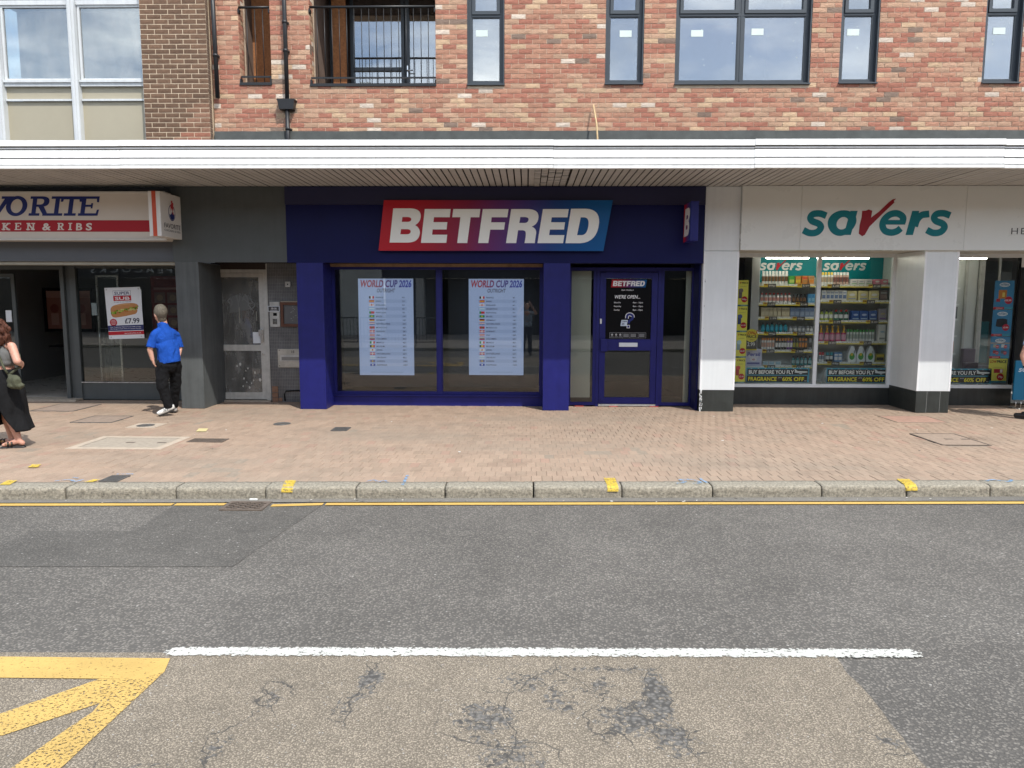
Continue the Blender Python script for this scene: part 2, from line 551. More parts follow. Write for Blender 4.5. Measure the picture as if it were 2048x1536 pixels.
def paint_mat(name, col, wear=0.42, scale=26.0, soft=0.05, film=1.0, attr=False):
    """Worn paint on asphalt: paint where it still sticks, nothing where it has gone."""
    m, nt, b = new_mat(name)
    v = ramp(nt, noise_fac(nt, 3.0, 6, 0.6), 0.3, 0.7, (0.84,) * 3, (1.08,) * 3)
    nt.links.new(mixc(nt, col, v, 1.0, 'MULTIPLY'), b.inputs['Base Color'])
    b.inputs['Roughness'].default_value = 0.7
    vo = node(nt, 'ShaderNodeTexVoronoi', Scale=75.0); nt.links.new(pos_node(nt), vo.inputs['Vector'])
    n1 = noise_fac(nt, scale, 8, 0.75, pos_node(nt, (0.8, 1.0, 1.0)))
    mm = nt.nodes.new('ShaderNodeMath'); mm.operation = 'MULTIPLY_ADD'; mm.inputs[1].default_value = 0.12
    nt.links.new(vo.outputs['Distance'], mm.inputs[0]); nt.links.new(n1, mm.inputs[2])
    if attr:
        at = nt.nodes.new('ShaderNodeAttribute'); at.attribute_name = 'Col'
        sep = nt.nodes.new('ShaderNodeSeparateColor'); nt.links.new(at.outputs['Color'], sep.inputs[0])
        sb = nt.nodes.new('ShaderNodeMath'); sb.operation = 'SUBTRACT'
        nt.links.new(mm.outputs[0], sb.inputs[0]); nt.links.new(sep.outputs[0], sb.inputs[1])
        src = sb.outputs[0]
    else:
        src = mm.outputs[0]
    a = ramp(nt, src, wear, wear + soft, (0, 0, 0), (film,) * 3)
    nt.links.new(a, b.inputs['Alpha'])
    add_bump(nt, b, vo.outputs['Distance'], 0.35, 0.004)
    return m

M = {}
M['asphalt'] = road_mat('asphalt', (0.096, 0.089, 0.080), (0.232, 0.211, 0.184), chip=70, speck=0.4, sparkle=0.004, bump=0.45)
M['asphalt_patch'] = road_mat('asphalt_patch', (0.084, 0.078, 0.070), (0.175, 0.161, 0.142), chip=74, speck=0.6, sparkle=0.006)
M['asphalt_gutter'] = road_mat('asphalt_gutter', (0.165, 0.153, 0.135), (0.235, 0.218, 0.192), chip=120, speck=0.5, bump=0.3, sparkle=0.012)
M['buff'] = road_mat('buff_surfacing', (0.150, 0.126, 0.097), (0.400, 0.338, 0.258), chip=125, speck=0.95, blotch=0.09, wear_attr=True, dark2=(0.112, 0.105, 0.096), sparkle=0.010, bump=0.45)
M['white_paint'] = paint_mat('white_road_paint', (0.55, 0.545, 0.50), wear=0.465, scale=52, attr=True)
M['yellow_paint'] = paint_mat('yellow_road_paint', (0.545, 0.36, 0.105), wear=0.475, scale=80, attr=True)
M['yellow_line'] = paint_mat('yellow_line_paint', (0.56, 0.355, 0.09), wear=0.40, scale=30)
M['yellow_mark'] = paint_mat('yellow_mark_paint', (0.60, 0.42, 0.05), wear=0.485, scale=60)
M['blue_spray'] = paint_mat('blue_spray_paint', (0.18, 0.36, 0.58), wear=0.50, scale=22, soft=0.12, film=0.8)
M['kerb'] = mat('granite_kerb', (0.285, 0.255, 0.200), rough=0.85, var=0.55, scale=48, bump=0.9, bscale=85)
M['sand'] = mat('jointing_sand', (0.265, 0.212, 0.160), rough=0.95, var=0.2, scale=20)
M['iron'] = mat('cast_iron', (0.125, 0.120, 0.113), rough=0.55, var=0.25, scale=30, metal=0.3, bump=0.2)
M['rust_iron'] = mat('rusty_iron', (0.125, 0.096, 0.075), rough=0.7, var=0.3, scale=30, bump=0.2)
M['concrete'] = mat('concrete', (0.34, 0.29, 0.23), rough=0.9, var=0.16, scale=18, bump=0.25, bscale=150)
M['mortar_pale'] = mat('pale_mortar', (0.44, 0.36, 0.28), rough=0.9, var=0.15, scale=14, bump=0.2)

def paver_mat():
    m, nt, b = new_mat('paver_clay')
    a = nt.nodes.new('ShaderNodeAttribute'); a.attribute_name = 'Col'
    base = a.outputs['Color']
    f = ramp(nt, noise_fac(nt, 150, 3, 0.6), 0.3, 0.7, (0.78,) * 3, (1.2,) * 3)
    base = mixc(nt, base, f, 1.0, 'MULTIPLY')
    # broad dirt: greyer bands and stains in the trodden middle
    g = ramp(nt, noise_fac(nt, 0.75, 8, 0.68, pos_node(nt, (0.45, 1.0, 1.0))), 0.44, 0.66)
    base = mixc(nt, base, (0.245, 0.205, 0.160), mixc(nt, (0, 0, 0), (0.55,) * 3, g))
    d = ramp(nt, noise_fac(nt, 2.6, 7, 0.7), 0.28, 0.5, (0.80,) * 3, (1.04,) * 3)
    base = mixc(nt, base, d, 1.0, 'MULTIPLY')
    gum = node(nt, 'ShaderNodeTexVoronoi', Scale=2.4); nt.links.new(pos_node(nt), gum.inputs['Vector'])
    gs = ramp(nt, gum.outputs['Distance'], 0.035, 0.055, (1, 1, 1), (0, 0, 0))
    base = mixc(nt, base, (0.13, 0.11, 0.09), mixc(nt, (0, 0, 0), (0.5,) * 3, gs))
    nt.links.new(base, b.inputs['Base Color'])
    b.inputs['Roughness'].default_value = 0.88
    b.inputs['Specular IOR Level'].default_value = 0.3
    add_bump(nt, b, noise_fac(nt, 160, 4, 0.7), 0.35)
    return m
M['paver'] = paver_mat()

# the ground everything stands on
kind(MB().quad((-220, -220, -0.16), (220, -220, -0.16), (220, 220, -0.16), (-220, 220, -0.16)).build('ground', M['asphalt_gutter']), 'structure')

mb = MB()
mb.quad((-40, -2.6, ROAD_Z), (40, -2.6, ROAD_Z), (40, kerb_y(40) + 0.02, ROAD_Z), (-40, kerb_y(-40) + 0.02, ROAD_Z))
road = kind(mb.build('road', M['asphalt']), 'structure')

def sheet(name, pts, z, material, parent, col=(0, 0, 0)):
    mb = MB(col)
    p = Print(); p.poly([pts], col, 0)
    mb.v = [(a, b, z) for a, b, _ in p.v]; mb.f = list(p.f); mb.c = list(p.c); mb.sm = [False] * len(p.f)
    return mb.build(name, material, parent)

sheet('gutter_strip', [(-40, 6.42 - 0.038 * 40), (40, 6.42 + 0.038 * 40), (40, kerb_y(40) + 0.01), (-40, kerb_y(-40) + 0.01)], ROAD_Z + 0.004, M['asphalt_gutter'], road)
sheet('asphalt_patch', [(-3.885, 5.147), (-3.566, 4.708), (-1.994, 4.752), (-1.80, 6.275), (-3.10, 6.225), (-3.08, 5.488), (-3.86, 5.465)], ROAD_Z + 0.003, M['asphalt_patch'], road)
sheet('asphalt_patch', [(-7.5, 4.62), (-3.56, 4.712), (-3.88, 5.15), (-7.9, 5.05)], ROAD_Z + 0.0035, M['asphalt_patch'], road)

# buff high-friction surfacing with its worn patches
def wear_at(x, y):
    w = 0.0
    for cx, cy, rx, ry, a in ((-0.735, 3.28, 0.07, 0.16, .50), (-0.80, 3.05, 0.06, 0.13, .46), (-0.17, 2.98, 0.17, 0.16, .46), (0.02, 3.30, 0.24, 0.12, .42), (-0.06, 2.72, 0.18, 0.16, .44),
                              (0.16, 3.15, 0.12, 0.18, .43), (0.61, 3.20, 0.075, 0.26, .52), (0.47, 3.00, 0.17, 0.17, .47), (0.62, 2.86, 0.10, 0.14, .50), (0.36, 3.24, 0.10, 0.12, .43), (-1.15, 3.10, 0.07, 0.22, .40),
                              (-1.25, 2.75, 0.06, 0.15, .42), (0.40, 3.42, 0.30, 0.05, .45), (-0.05, 3.45, 0.5, 0.035, .38), (1.50, 2.85, 0.08, 0.10, .42), (-1.5, 2.62, 0.2, 0.05, .4), (0.3, 2.4, 0.2, 0.2, .45), (-0.9, 1.6, .3, .3, .4)):
        d = ((x - cx) / rx) ** 2 + ((y - cy) / ry) ** 2
        w = max(w, (a + .015) * math.exp(-0.5 * (d / 1.35) ** 1.3))
    return w
mb = MB()
nx, ny = 150, 62
def buff_r(y):
    k = 1.575 + 0.06 * max(0, y - 2.8) ** 2 + 0.035 * noise.noise(Vector((0, y * 3.1, 2))) + 0.012 * noise.noise(Vector((0, y * 19, 2)))
    return k
for j in range(ny + 1):
    y = 0.4 + (3.535 - 0.4) * j / ny
    xr = buff_r(y)
    for i in range(nx + 1):
        x = -6.0 + (xr + 6.0) * i / nx
        mb.v.append((x, y + 0.021 * (x + 1.8) * j / ny, ROAD_Z + 0.004))
for j in range(ny):
    for i in range(nx):
        a = j * (nx + 1) + i
        q = (a, a + 1, a + nx + 2, a + nx + 1)
        c = [sum(mb.v[k][t] for k in q) / 4 for t in (0, 1)]
        w = wear_at(*c)
        mb.f.append(q); mb.c.append((w, w, w)); mb.sm.append(True)
buff = mb.build('buff_surfacing', M['buff'], road)
# even the wear out over the corners so no facets show
_me = buff.data
_org = wloc(buff)
_vals = [wear_at(*(Vector(v.co) + _org)[:2]) for v in _me.vertices]
_att = _me.color_attributes['Col']
_buf = []
for l in _me.loops:
    w = _vals[l.vertex_index]; _buf.extend((w, w, w, 1))
_att.data.foreach_set('color', _buf)

mb = MB()                                           # lane line, edges a little ragged
def lane(x):
    return 3.541 + 0.0208 * (x + 1.83)
n = 200
offs = [-.050, -.038, -.026, .026, .038, .050]
wv = [.13, .045, -.018, -.018, .045, .13]
_lw = []
for i in range(n + 1):
    t = i / n
    x = -1.855 + 3.90 * t
    endw = .16 * max(0, 1 - min(t, 1 - t) * n / 3.0)
    for o_, w_ in zip(offs, wv):
        mb.v.append((x + (o_ * .25 if i == n else 0), lane(x) + o_ + .004 * noise.noise(Vector((x * 7, o_ * 20, 0))), ROAD_Z + 0.009)); _lw.append(w_ + endw)
m6 = len(offs)
for i in range(n):
    for j in range(m6 - 1):
        k = i * m6 + j
        mb.f.append((k, k + m6, k + m6 + 1, k + 1)); mb.c.append((0, 0, 0)); mb.sm.append(False)
_ln = mb.build('lane_line', M['white_paint'], road)
_buf = []
for l in _ln.data.loops:
    w = _lw[l.vertex_index]; _buf.extend((w, w, w, 1))
_ln.data.color_attributes['Col'].data.foreach_set('color', _buf)
sheet('lane_line', [(3.9, lane(3.9) - 0.04), (7.8, lane(7.8) - 0.04), (7.8, lane(7.8) + 0.04), (3.9, lane(3.9) + 0.04)], ROAD_Z + 0.009, M['white_paint'], road)

# single yellow line with its break at the gully
def yline(x):
    return 6.345 + 0.038 * x
for xa, xb in ((-30, -3.12), (-3.1, -2.66), (-2.24, -1.80), (-1.775, 30)):
    off = 0.02 if xa == -2.24 else 0.0
    k = max(1, int((xb - xa) / 0.5))
    mb = MB()
    for i in range(k + 1):
        x = xa + (xb - xa) * i / k
        o = off * (i / k - 1) * 2
        mb.v += [(x, yline(x) - 0.036 + o, ROAD_Z + 0.008), (x, yline(x) + 0.036 + o, ROAD_Z + 0.008)]
    for i in range(k):
        mb.f.append((2 * i, 2 * i + 2, 2 * i + 3, 2 * i + 1)); mb.c.append((0, 0, 0)); mb.sm.append(False)
    mb.build('yellow_line', M['yellow_line'], road)

# yellow box junction: border, corner and hatch bars
sheet('box_marking_bar', [(-6.0, 3.235), (-1.99, 3.262), (-1.838, 3.262), (-1.792, 3.468), (-2.661, 3.463), (-6.0, 3.44)], ROAD_Z + 0.0085, M['yellow_paint'], road, (-0.05, 0, 0))
sheet('box_marking_bar', [(-1.838, 3.2617), (-1.755, 3.335), (-1.792, 3.468)], ROAD_Z + 0.0083, M['yellow_paint'], road, (-0.075, 0, 0))
sheet('box_marking_bar', [(-1.755, 3.335), (-1.838, 3.2612), (-1.93, 3.2612), (-1.897, 2.98), (-1.93, 2.85), (-1.985, 2.58), (-2.02, 2.2), (-1.86, 2.2), (-1.79, 2.62)], ROAD_Z + 0.0087, M['yellow_paint'], road, (0.008, 0, 0))
sheet('box_marking_bar', [(-1.905, 3.21), (-1.93, 3.2608), (-2.03, 3.2608), (-2.30, 2.95), (-2.9, 2.35), (-2.75, 2.25), (-2.17, 2.80), (-1.90, 3.06)], ROAD_Z + 0.0081, M['yellow_paint'], road, (0.0, 0, 0))
sheet('box_marking_bar', [(-4.2, 3.23), (-4.05, 3.23), (-2.9, 2.2), (-3.05, 2.2)], ROAD_Z + 0.0081, M['yellow_paint'], road, (0.0, 0, 0))

# ---- kerb of single granite stones
kerb = bpy.data.objects.new('kerb', None); COL.objects.link(kerb); kerb.location = (0, 6.6, ROAD_Z); kind(kerb, 'structure')
joints = [-9.0, -8.1, -7.15, -6.2, -5.15, -4.176, -3.186, -2.375, -1.556, -0.745, 0.069, 0.885, 1.721, 2.74, 3.536, 4.324, 5.2, 6.15, 7.0, 7.95, 8.9]
prof = [(0.205, -0.03), (0.205, 0.0), (0.15, 0.001), (0.09, 0.001), (0.045, 0.0), (0.022, -0.003), (0.009, -0.011), (0.003, -0.024), (0.0, -0.045), (0.001, -0.065), (0.002, -0.085), (0.0, -0.105), (0.0, -0.16)]
for k in range(len(joints) - 1):
    g = random.uniform(0.003, 0.008)
    xa, xb = joints[k] + g, joints[k + 1] - g
    dz, dy = random.uniform(-0.004, 0.004), random.uniform(-0.005, 0.005)
    nL = max(10, int((xb - xa) / 0.022))
    mb = MB()
    for i in range(nL + 1):
        t = i / nL
        x = xa + (xb - xa) * t
        e = min(t, 1 - t) * (xb - xa)
        rnd = 0.007 * max(0, 1 - e / 0.02) ** 2
        for py, pz in prof:
            d = noise.noise(Vector((x * 14, py * 30 + k, pz * 30))) * 0.006 + noise.noise(Vector((x * 38, py * 70, pz * 70 + k))) * 0.005
            mb.v.append((x, kerb_y(x) + py + dy + (rnd + d if py < 0.05 else 0), pz + dz - (rnd * 0.5) + (d * 0.6 if pz > -0.05 else 0)))
    m_ = len(prof)
    for i in range(nL):
        for j in range(m_ - 1):
            a = i * m_ + j
            mb.f.append((a, a + 1, a + m_ + 1, a + m_)); mb.c.append((1, 1, 1)); mb.sm.append(True)
    mb.f.append(tuple(range(m_ - 1, -1, -1))); mb.c.append((1, 1, 1)); mb.sm.append(False)
    mb.f.append(tuple(nL * m_ + j for j in range(m_))); mb.c.append((1, 1, 1)); mb.sm.append(False)
    mb.build('kerb_stone', M['kerb'], kerb)

# ---- pavement: clay pavers on a sand bed
mb = MB()
mb.quad((-40, kerb_y(-40) + 0.19, -0.0040), (40, kerb_y(40) + 0.19, -0.0040), (40, 13.0, -0.0040), (-40, 13.0, -0.0040))
pavement = kind(mb.build('pavement', M['sand']), 'structure')
def paver_col():
    t = random.random()
    if t < 0.55: c = (0.332, 0.240, 0.176)
    elif t < 0.8: c = (0.347, 0.253, 0.186)
    elif t < 0.95: c = (0.314, 0.231, 0.169)
    else: c = (0.335, 0.222, 0.165)
    k = random.uniform(0.95, 1.05)
    return tuple(v * k for v in c)
def paver_box(mb, w, l, h0, h1, col, cx=0, cy=0, dz=0):
    b = 0.0035
    x0, x1, y0, y1 = cx - w / 2, cx + w / 2, cy - l / 2, cy + l / 2
    k = [(x0, y0, h0), (x1, y0, h0), (x1, y1, h0), (x0, y1, h0), (x0, y0, h1 - b), (x1, y0, h1 - b), (x1, y1, h1 - b), (x0, y1, h1 - b),
         (x0 + b, y0 + b, h1), (x1 - b, y0 + b, h1), (x1 - b, y1 - b, h1), (x0 + b, y1 - b, h1)]
    mb.add([(a, c, z + dz) for a, c, z in k], [(8, 9, 10, 11), (4, 5, 9, 8), (5, 6, 10, 9), (6, 7, 11, 10), (7, 4, 8, 11), (0, 1, 5, 4), (1, 2, 6, 5), (2, 3, 7, 6), (3, 0, 4, 7)], col)
pv = []
for i in range(14):
    b_ = MB(); paver_box(b_, 0.0972, 0.1970, -0.06, 0.0, paver_col())
    me = b_.mesh('paver', (0, 0, 0)); me.materials.append(M['paver']); pv.append(me)
rest = MB()
npav = 0
COVER_HOLES = [(-5.16, -4.22, 8.16, 8.75), (4.95, 5.52, 8.64, 9.39)]
for r_ in range(28):
    for c_ in range(-96, 97):
        x = c_ * 0.1005 + (0.05 if r_ % 2 else 0)
        y = kerb_y(x) + 0.205 + 0.10 + r_ * 0.2005
        if y > 12.35 or any(a < x < b and c < y < d for a, b, c, d in COVER_HOLES):
            continue
        dz = random.uniform(-0.0022, 0.0015) + 0.004 * noise.noise(Vector((x * 0.8, y * 0.8, 0)))
        if r_ < 3 and abs(x + 0.15) < 5.05 and npav < 300:
            npav += 1
            link('paver', pv[random.randrange(14)], (x, y, dz), pavement, (random.uniform(-.006, .006), random.uniform(-.006, .006), random.uniform(-.01, .01)))
        else:
            paver_box(rest, 0.0970 + random.uniform(-.001, .001), 0.1970, -0.05, 0.0, paver_col(), x, y, dz)
kind(rest.build('pavers', M['paver'], pavement), 'stuff')

# ---- covers, grates and marks on the pavement
def quad_pts(a):
    return [Vector((p[0], p[1], 0)) for p in a]
def cover(label, x0, x1, y0, y1, infill, rim=0.03, rimmat=None, keys=True, surround=0.0):
    t = thing('access_cover', label, 'access cover', ((x0 + x1) / 2, (y0 + y1) / 2, 0))
    if surround:
        s = surround
        mb = MB()
        mb.box(x0 - s, x1 + s, y0 - s, y0, -0.02, 0.0065); mb.box(x0 - s, x1 + s, y1, y1 + s, -0.02, 0.0065)
        mb.box(x0 - s, x0, y0, y1, -0.02, 0.0065); mb.box(x1, x1 + s, y0, y1, -0.02, 0.0065)
        mb.build('mortar_surround', M['mortar_pale'], t)
    mb = MB()
    mb.box(x0, x1, y0, y0 + rim, -0.02, 0.008); mb.box(x0, x1, y1 - rim, y1, -0.02, 0.008)
    mb.box(x0, x0 + rim, y0 + rim, y1 - rim, -0.02, 0.008); mb.box(x1 - rim, x1, y0 + rim, y1 - rim, -0.02, 0.008)
    mb.build('rim', rimmat or M['rust_iron'], t)
    mb = MB(); mb.box(x0 + rim + .004, x1 - rim - .004, y0 + rim + .004, y1 - rim - .004, -0.02, 0.0055); mb.build('infill', infill, t)
    if keys:
        for kx in (x0 + (x1 - x0) * 0.5, x1 - rim - 0.07):
            mb = MB(); mb.box(kx - 0.05, kx + 0.05, (y0 + y1) / 2 - 0.02, (y0 + y1) / 2 + 0.02, 0.003, 0.0085); mb.build('lifting_key', M['rust_iron'], t)
    return t
cover('large concrete-filled access cover set in a pale mortar frame on pavement', -5.16, -4.24, 8.15, 8.74, M['concrete'], 0.016, M['concrete'], True, 0.09)
cover('block-filled access cover with thin dark metal edges, pavement in front of stacked shelves window', 4.94, 5.52, 8.63, 9.39, mat('block_cover', (0.30, 0.225, 0.17), rough=.9, var=.18, scale=20, bump=.25), 0.018)
cover('reddish recessed cover near the white pillar with black plinth', 5.22, 5.95, 10.25, 10.85, mat('red_cover', (0.36, 0.22, 0.165), rough=.9, var=.2, scale=12, bump=.2), 0.014, M['sand'], False)
cover('worn block-filled cover beside the man in the blue shirt', -6.30, -5.72, 9.82, 10.40, mat('dull_cover', (0.27, 0.205, 0.16), rough=.9, var=.2, scale=12, bump=.2), 0.014, M['iron'], False)
cover('worn cover close to the open takeaway doorway', -7.55, -6.88, 10.82, 11.58, mat('dull_cover_two', (0.28, 0.21, 0.165), rough=.9, var=.2, scale=12, bump=.2), 0.012, M['iron'], False)

def round_cover(label, x, y, r, pale):
    t = thing('stopcock_cover', label, 'access cover', (x, y, 0))
    if pale:
        mb = MB(); mb.box(x - r * 1.6, x + r * 1.8, y - r * 1.5, y + r * 1.5, -0.02, 0.005); mb.build('mortar_surround', M['mortar_pale'], t)
    mb = MB(); mb.lathe((x, y, -0.01), [(r, 0), (r, 0.017), (r * .93, 0.019), (r * .9, 0.016), (0.001, 0.016)], 28); mb.build('lid', M['iron'], t)
    mb = MB(); mb.box(x - .02, x + .02, y - .008, y + .008, 0.0065, 0.0085); mb.build('key_slot', M['rust_iron'], t)
round_cover('round iron lid in a pale mortar square on the pavement', -5.136, 9.62, 0.115, True)
round_cover('round iron lid on bare pavers before the tiled entrance', -3.354, 9.83, 0.115, False)

def grate(label, x0, x1, y0, y1, nb, m):
    t = thing('drain_grate', label, 'grate', ((x0 + x1) / 2, (y0 + y1) / 2, 0))
    mb = MB(); mb.frame(x0, x1, y0, y1, 0.012, -0.02, 0.008)
    mb.v = [(a, c, b) for a, b, c in mb.v]; mb.f = [tuple(reversed(f)) for f in mb.f]
    mb.build('rim', m, t)
    mb = MB(); mb.box(x0 + .012, x1 - .012, y0 + .012, y1 - .012, -0.02, 0.003); mb.build('well', mat('dark_well', (0.03, 0.028, 0.026), rough=.9, var=0), t)
    for i in range(nb):
        x = x0 + .012 + (x1 - x0 - .024) * (i + 0.5) / nb
        b = (x1 - x0) / nb * 0.28
        mb = MB(); mb.box(x - b, x + b, y0 + .012, y1 - .012, -0.01, 0.0075); mb.build('bar', m, t)
grate('brown slotted grate on pavement right of concrete-filled cover', -4.06, -3.63, 8.50, 8.72, 14, M['rust_iron'])
grate('small grey grate on the pavement below the blue pillar', -2.55, -2.34, 9.32, 9.58, 8, M['iron'])
grate('grey slotted grate on the pavement behind the kerb', -4.0, -3.82, 6.60, 6.83, 8, M['iron'])

def kerb_top(x, y):
    d = y - kerb_y(x)
    if d >= 0.15: return 0.007
    for (ya, za), (yb, zb) in zip(prof[2:], prof[3:]):
        if yb <= d <= ya:
            return zb + (za - zb) * (d - yb) / max(1e-6, ya - yb) + 0.0045
    return 0.007
def kerb_mark(pts, front):
    """Paint slap that follows the pavement, the kerb's top and the rounded edge."""
    (ax, ay), (bx, by), (cx, cy), (dx, dy) = pts          # far-left, far-right, near-right, near-left
    mb = MB()
    n = 16
    for i in range(n + 1):
        t = i / n
        for a, b in (((ax, ay), (dx, dy)), ((bx, by), (cx, cy))):
            x, y = a[0] + (b[0] - a[0]) * t, a[1] + (b[1] - a[1]) * t
            mb.v.append((x, y, kerb_top(x, y)))
    if front:
        for (x, y) in ((dx, dy), (cx, cy)):
            mb.v.append((x, kerb_y(x) - .009, -.022))
        for (x, y) in ((dx, dy), (cx, cy)):
            mb.v.append((x, kerb_y(x) - .010, -.045))
    for i in range(n + (2 if front else 0)):
        mb.f.append((2 * i, 2 * i + 2, 2 * i + 3, 2 * i + 1)); mb.c.append((0, 0, 0)); mb.sm.append(True)
    return mb.build('yellow_paint_mark', M['yellow_mark'], pavement)
def mark(name, pts, material, z=0.0085, parent=pavement):
    return sheet(name, pts, z, material, parent)
mark('yellow_paint_mark', [(-5.036, 7.128), (-4.936, 7.132), (-4.984, 7.265), (-5.076, 7.262)], M['yellow_mark'])
mark('yellow_paint_mark', [(-4.82, 6.435), (-4.723, 6.437), (-4.77, 6.603), (-4.863, 6.6)], M['yellow_mark'])
mark('yellow_paint_mark', [(-4.11, 6.555), (-4.03, 6.555), (-4.02, 6.66), (-4.08, 6.66)], M['yellow_mark'])
kerb_mark([(-2.265, 6.69), (-2.165, 6.69), (-2.125, 6.47), (-2.225, 6.466)], True)
kerb_mark([(0.746, 6.88), (0.852, 6.88), (0.850, 6.594), (0.748, 6.590)], True)
kerb_mark([(3.554, 6.93), (3.674, 6.93), (3.63, 6.706), (3.52, 6.702)], True)
mark('yellow_paint_mark', [(-4.253, 9.183), (-4.125, 9.188), (-4.188, 9.406), (-4.312, 9.401)], paint_mat('pale_yellow_mark', (0.62, 0.52, 0.26), wear=0.30, scale=20))
for pts in ([(-1.50, 6.66), (-1.44, 6.72), (-1.38, 6.66), (-1.33, 6.70), (-1.29, 6.63)], [(-1.135, 6.53), (-1.15, 6.92)], [(1.40, 6.68), (1.50, 6.74), (1.46, 6.82), (1.58, 6.83), (1.64, 6.72), (1.55, 6.68)], [(1.70, 6.70), (1.66, 6.88)],
            [(-4.40, 6.58), (-4.30, 6.64), (-4.20, 6.58), (-4.17, 6.66)], [(-4.24, 6.70), (-4.32, 6.73)], [(4.36, 6.86), (4.46, 6.92), (4.56, 6.85), (4.64, 6.92)], [(-3.98, 6.87), (-3.82, 6.88)]):
    lp = stroke_loops(pts, 0.028, False, 6)[0]
    mark('blue_spray_mark', lp, M['blue_spray'], 0.0092)

# ---- gully grate in the road
t = thing('gully_grate', 'rusty road gully grate at the kerb breaking the yellow line', 'grate', (-2.46, 6.2, ROAD_Z))
gx0, gx1, gy0, gy1 = -2.64, -2.27, 6.06, 6.33
mb = MB()
for a in ((gx0, gx1, gy0, gy0 + .03), (gx0, gx1, gy1 - .03, gy1), (gx0, gx0 + .03, gy0 + .03, gy1 - .03), (gx1 - .03, gx1, gy0 + .03, gy1 - .03)):
    mb.box(*a, ROAD_Z - .03, ROAD_Z + .014)
mb.build('frame', M['rust_iron'], t)
mb = MB(); mb.box(gx0 + .03, gx1 - .03, gy0 + .03, gy1 - .03, ROAD_Z - .04, ROAD_Z + 0.0045); mb.build('well', mat('gully_well', (0.012, 0.011, 0.010), rough=.9, var=0), t)
for i in range(6):
    x = gx0 + .05 + i * 0.052
    for j in range(4):
        y = gy0 + .045 + j * 0.055 + (0.02 if i % 2 else 0)
        mb = MB(); mb.box(x - .016, x + .03, y - .008, y + .012, ROAD_Z - .02, ROAD_Z + .013); mb.build('bar', M['rust_iron'], t)
tag(MB().bbox(-2.50, -2.43, 6.385, 6.405, ROAD_Z + .005, ROAD_Z + .018, .003).build('litter_scrap', mat('scrap_paper', (0.7, 0.7, 0.68), var=.05)), 'scrap of white paper lying in the gutter above the gully', 'litter')

# scraps, leaves and cigarette ends, too small to pick apart
mb = MB()
for i in range(150):
    x = random.uniform(-8, 8)
    if random.random() < 0.5:
        y = kerb_y(x) - random.uniform(0.01, 0.16); z = ROAD_Z + 0.005
    else:
        y = random.uniform(6.9, 11.9); z = 0.004
    a = random.uniform(0, 3.14); l = random.uniform(0.006, 0.016); w = random.uniform(0.003, 0.008)
    c = random.choice([(0.6, 0.57, 0.5), (0.45, 0.38, 0.28), (0.12, 0.1, 0.08), (0.7, 0.68, 0.64), (0.09, 0.08, 0.07)])
    dx, dy = math.cos(a), math.sin(a)
    mb.add([(x + dx * l - dy * w, y + dy * l + dx * w, z), (x - dx * l - dy * w, y - dy * l + dx * w, z), (x - dx * l + dy * w, y - dy * l - dx * w, z + .004), (x + dx * l + dy * w, y + dy * l - dx * w, z + .002)], [(0, 1, 2, 3)], c)
kind(tag(mb.build('litter', mat('litter_bits', None, rough=.8, var=0)), 'tiny scattered bits of litter on pavement and gutter', 'litter'), 'stuff')
# ================================================================ upper buildings and canopy
WALL_Y = 12.1
def brick_mat(name, bump=0.55):
    m, nt, b = new_mat(name)
    a = nt.nodes.new('ShaderNodeAttribute'); a.attribute_name = 'Col'
    base = a.outputs['Color']
    f = ramp(nt, noise_fac(nt, 26, 6, 0.7, pos_node(nt, (0.7, 1, 1.6)), 0.8), 0.3, 0.7, (0.76,) * 3, (1.2,) * 3)
    base = mixc(nt, base, f, 1.0, 'MULTIPLY')
    cr = ramp(nt, noise_fac(nt, 17, 5, 0.65, pos_node(nt, (0.6, 1, 2.0)), 1.2), 0.56, 0.72)
    base = mixc(nt, base, (0.62, 0.45, 0.32), mixc(nt, (0, 0, 0), (0.25,) * 3, cr))
    nt.links.new(base, b.inputs['Base Color'])
    b.inputs['Roughness'].default_value = 0.9
    b.inputs['Specular IOR Level'].default_value = 0.25
    add_bump(nt, b, noise_fac(nt, 34, 7, 0.72, pos_node(nt, (0.7, 1, 1.7)), 0.7), bump, 0.02)
    return m
M['brick'] = brick_mat('handmade_brick')
M['brown_brick'] = mat('brown_brick', None, rough=.88, var=.22, scale=24, bump=.4, bscale=60)
M['mortar'] = mat('sandy_mortar', (0.60, 0.475, 0.35), rough=.95, var=.15, scale=10, bump=.3, bscale=120)
M['pale_mortar_old'] = mat('cream_mortar', (0.62, 0.50, 0.36), rough=.95, var=.15, scale=10, bump=.3, bscale=120)
M['dark_frame'] = mat('anthracite_frame', s2l(60, 66, 72), rough=.42, var=.06, scale=3)
M['black_pipe'] = mat('black_plastic', s2l(36, 36, 38), rough=.45, var=.1, scale=4)
M['black_steel'] = mat('black_steel', s2l(30, 31, 33), rough=.45, var=.1, scale=10)
M['osb'] = mat('strand_board', s2l(150, 100, 62), rough=.85, var=.35, scale=30, bump=.2)
M['room'] = mat('plain_room', (0.16, 0.16, 0.165), rough=.9, var=.1, scale=1)
M['upper_glass'] = glass('upper_window_glass', (0.80, 0.84, 0.86), 0.27, 1.0, wobble=0.03, haze=0.04)
M['old_glass'] = glass('old_window_glass', (0.70, 0.78, 0.80), 0.22, 1.1, wobble=0.05, haze=0.25)
M['sticker'] = mat('glazing_sticker', (0.62, 0.70, 0.66), rough=.6, var=.05)
M['felt'] = mat('roofing_felt', s2l(58, 61, 60), rough=.85, var=.25, scale=6, bump=.35, bscale=40)

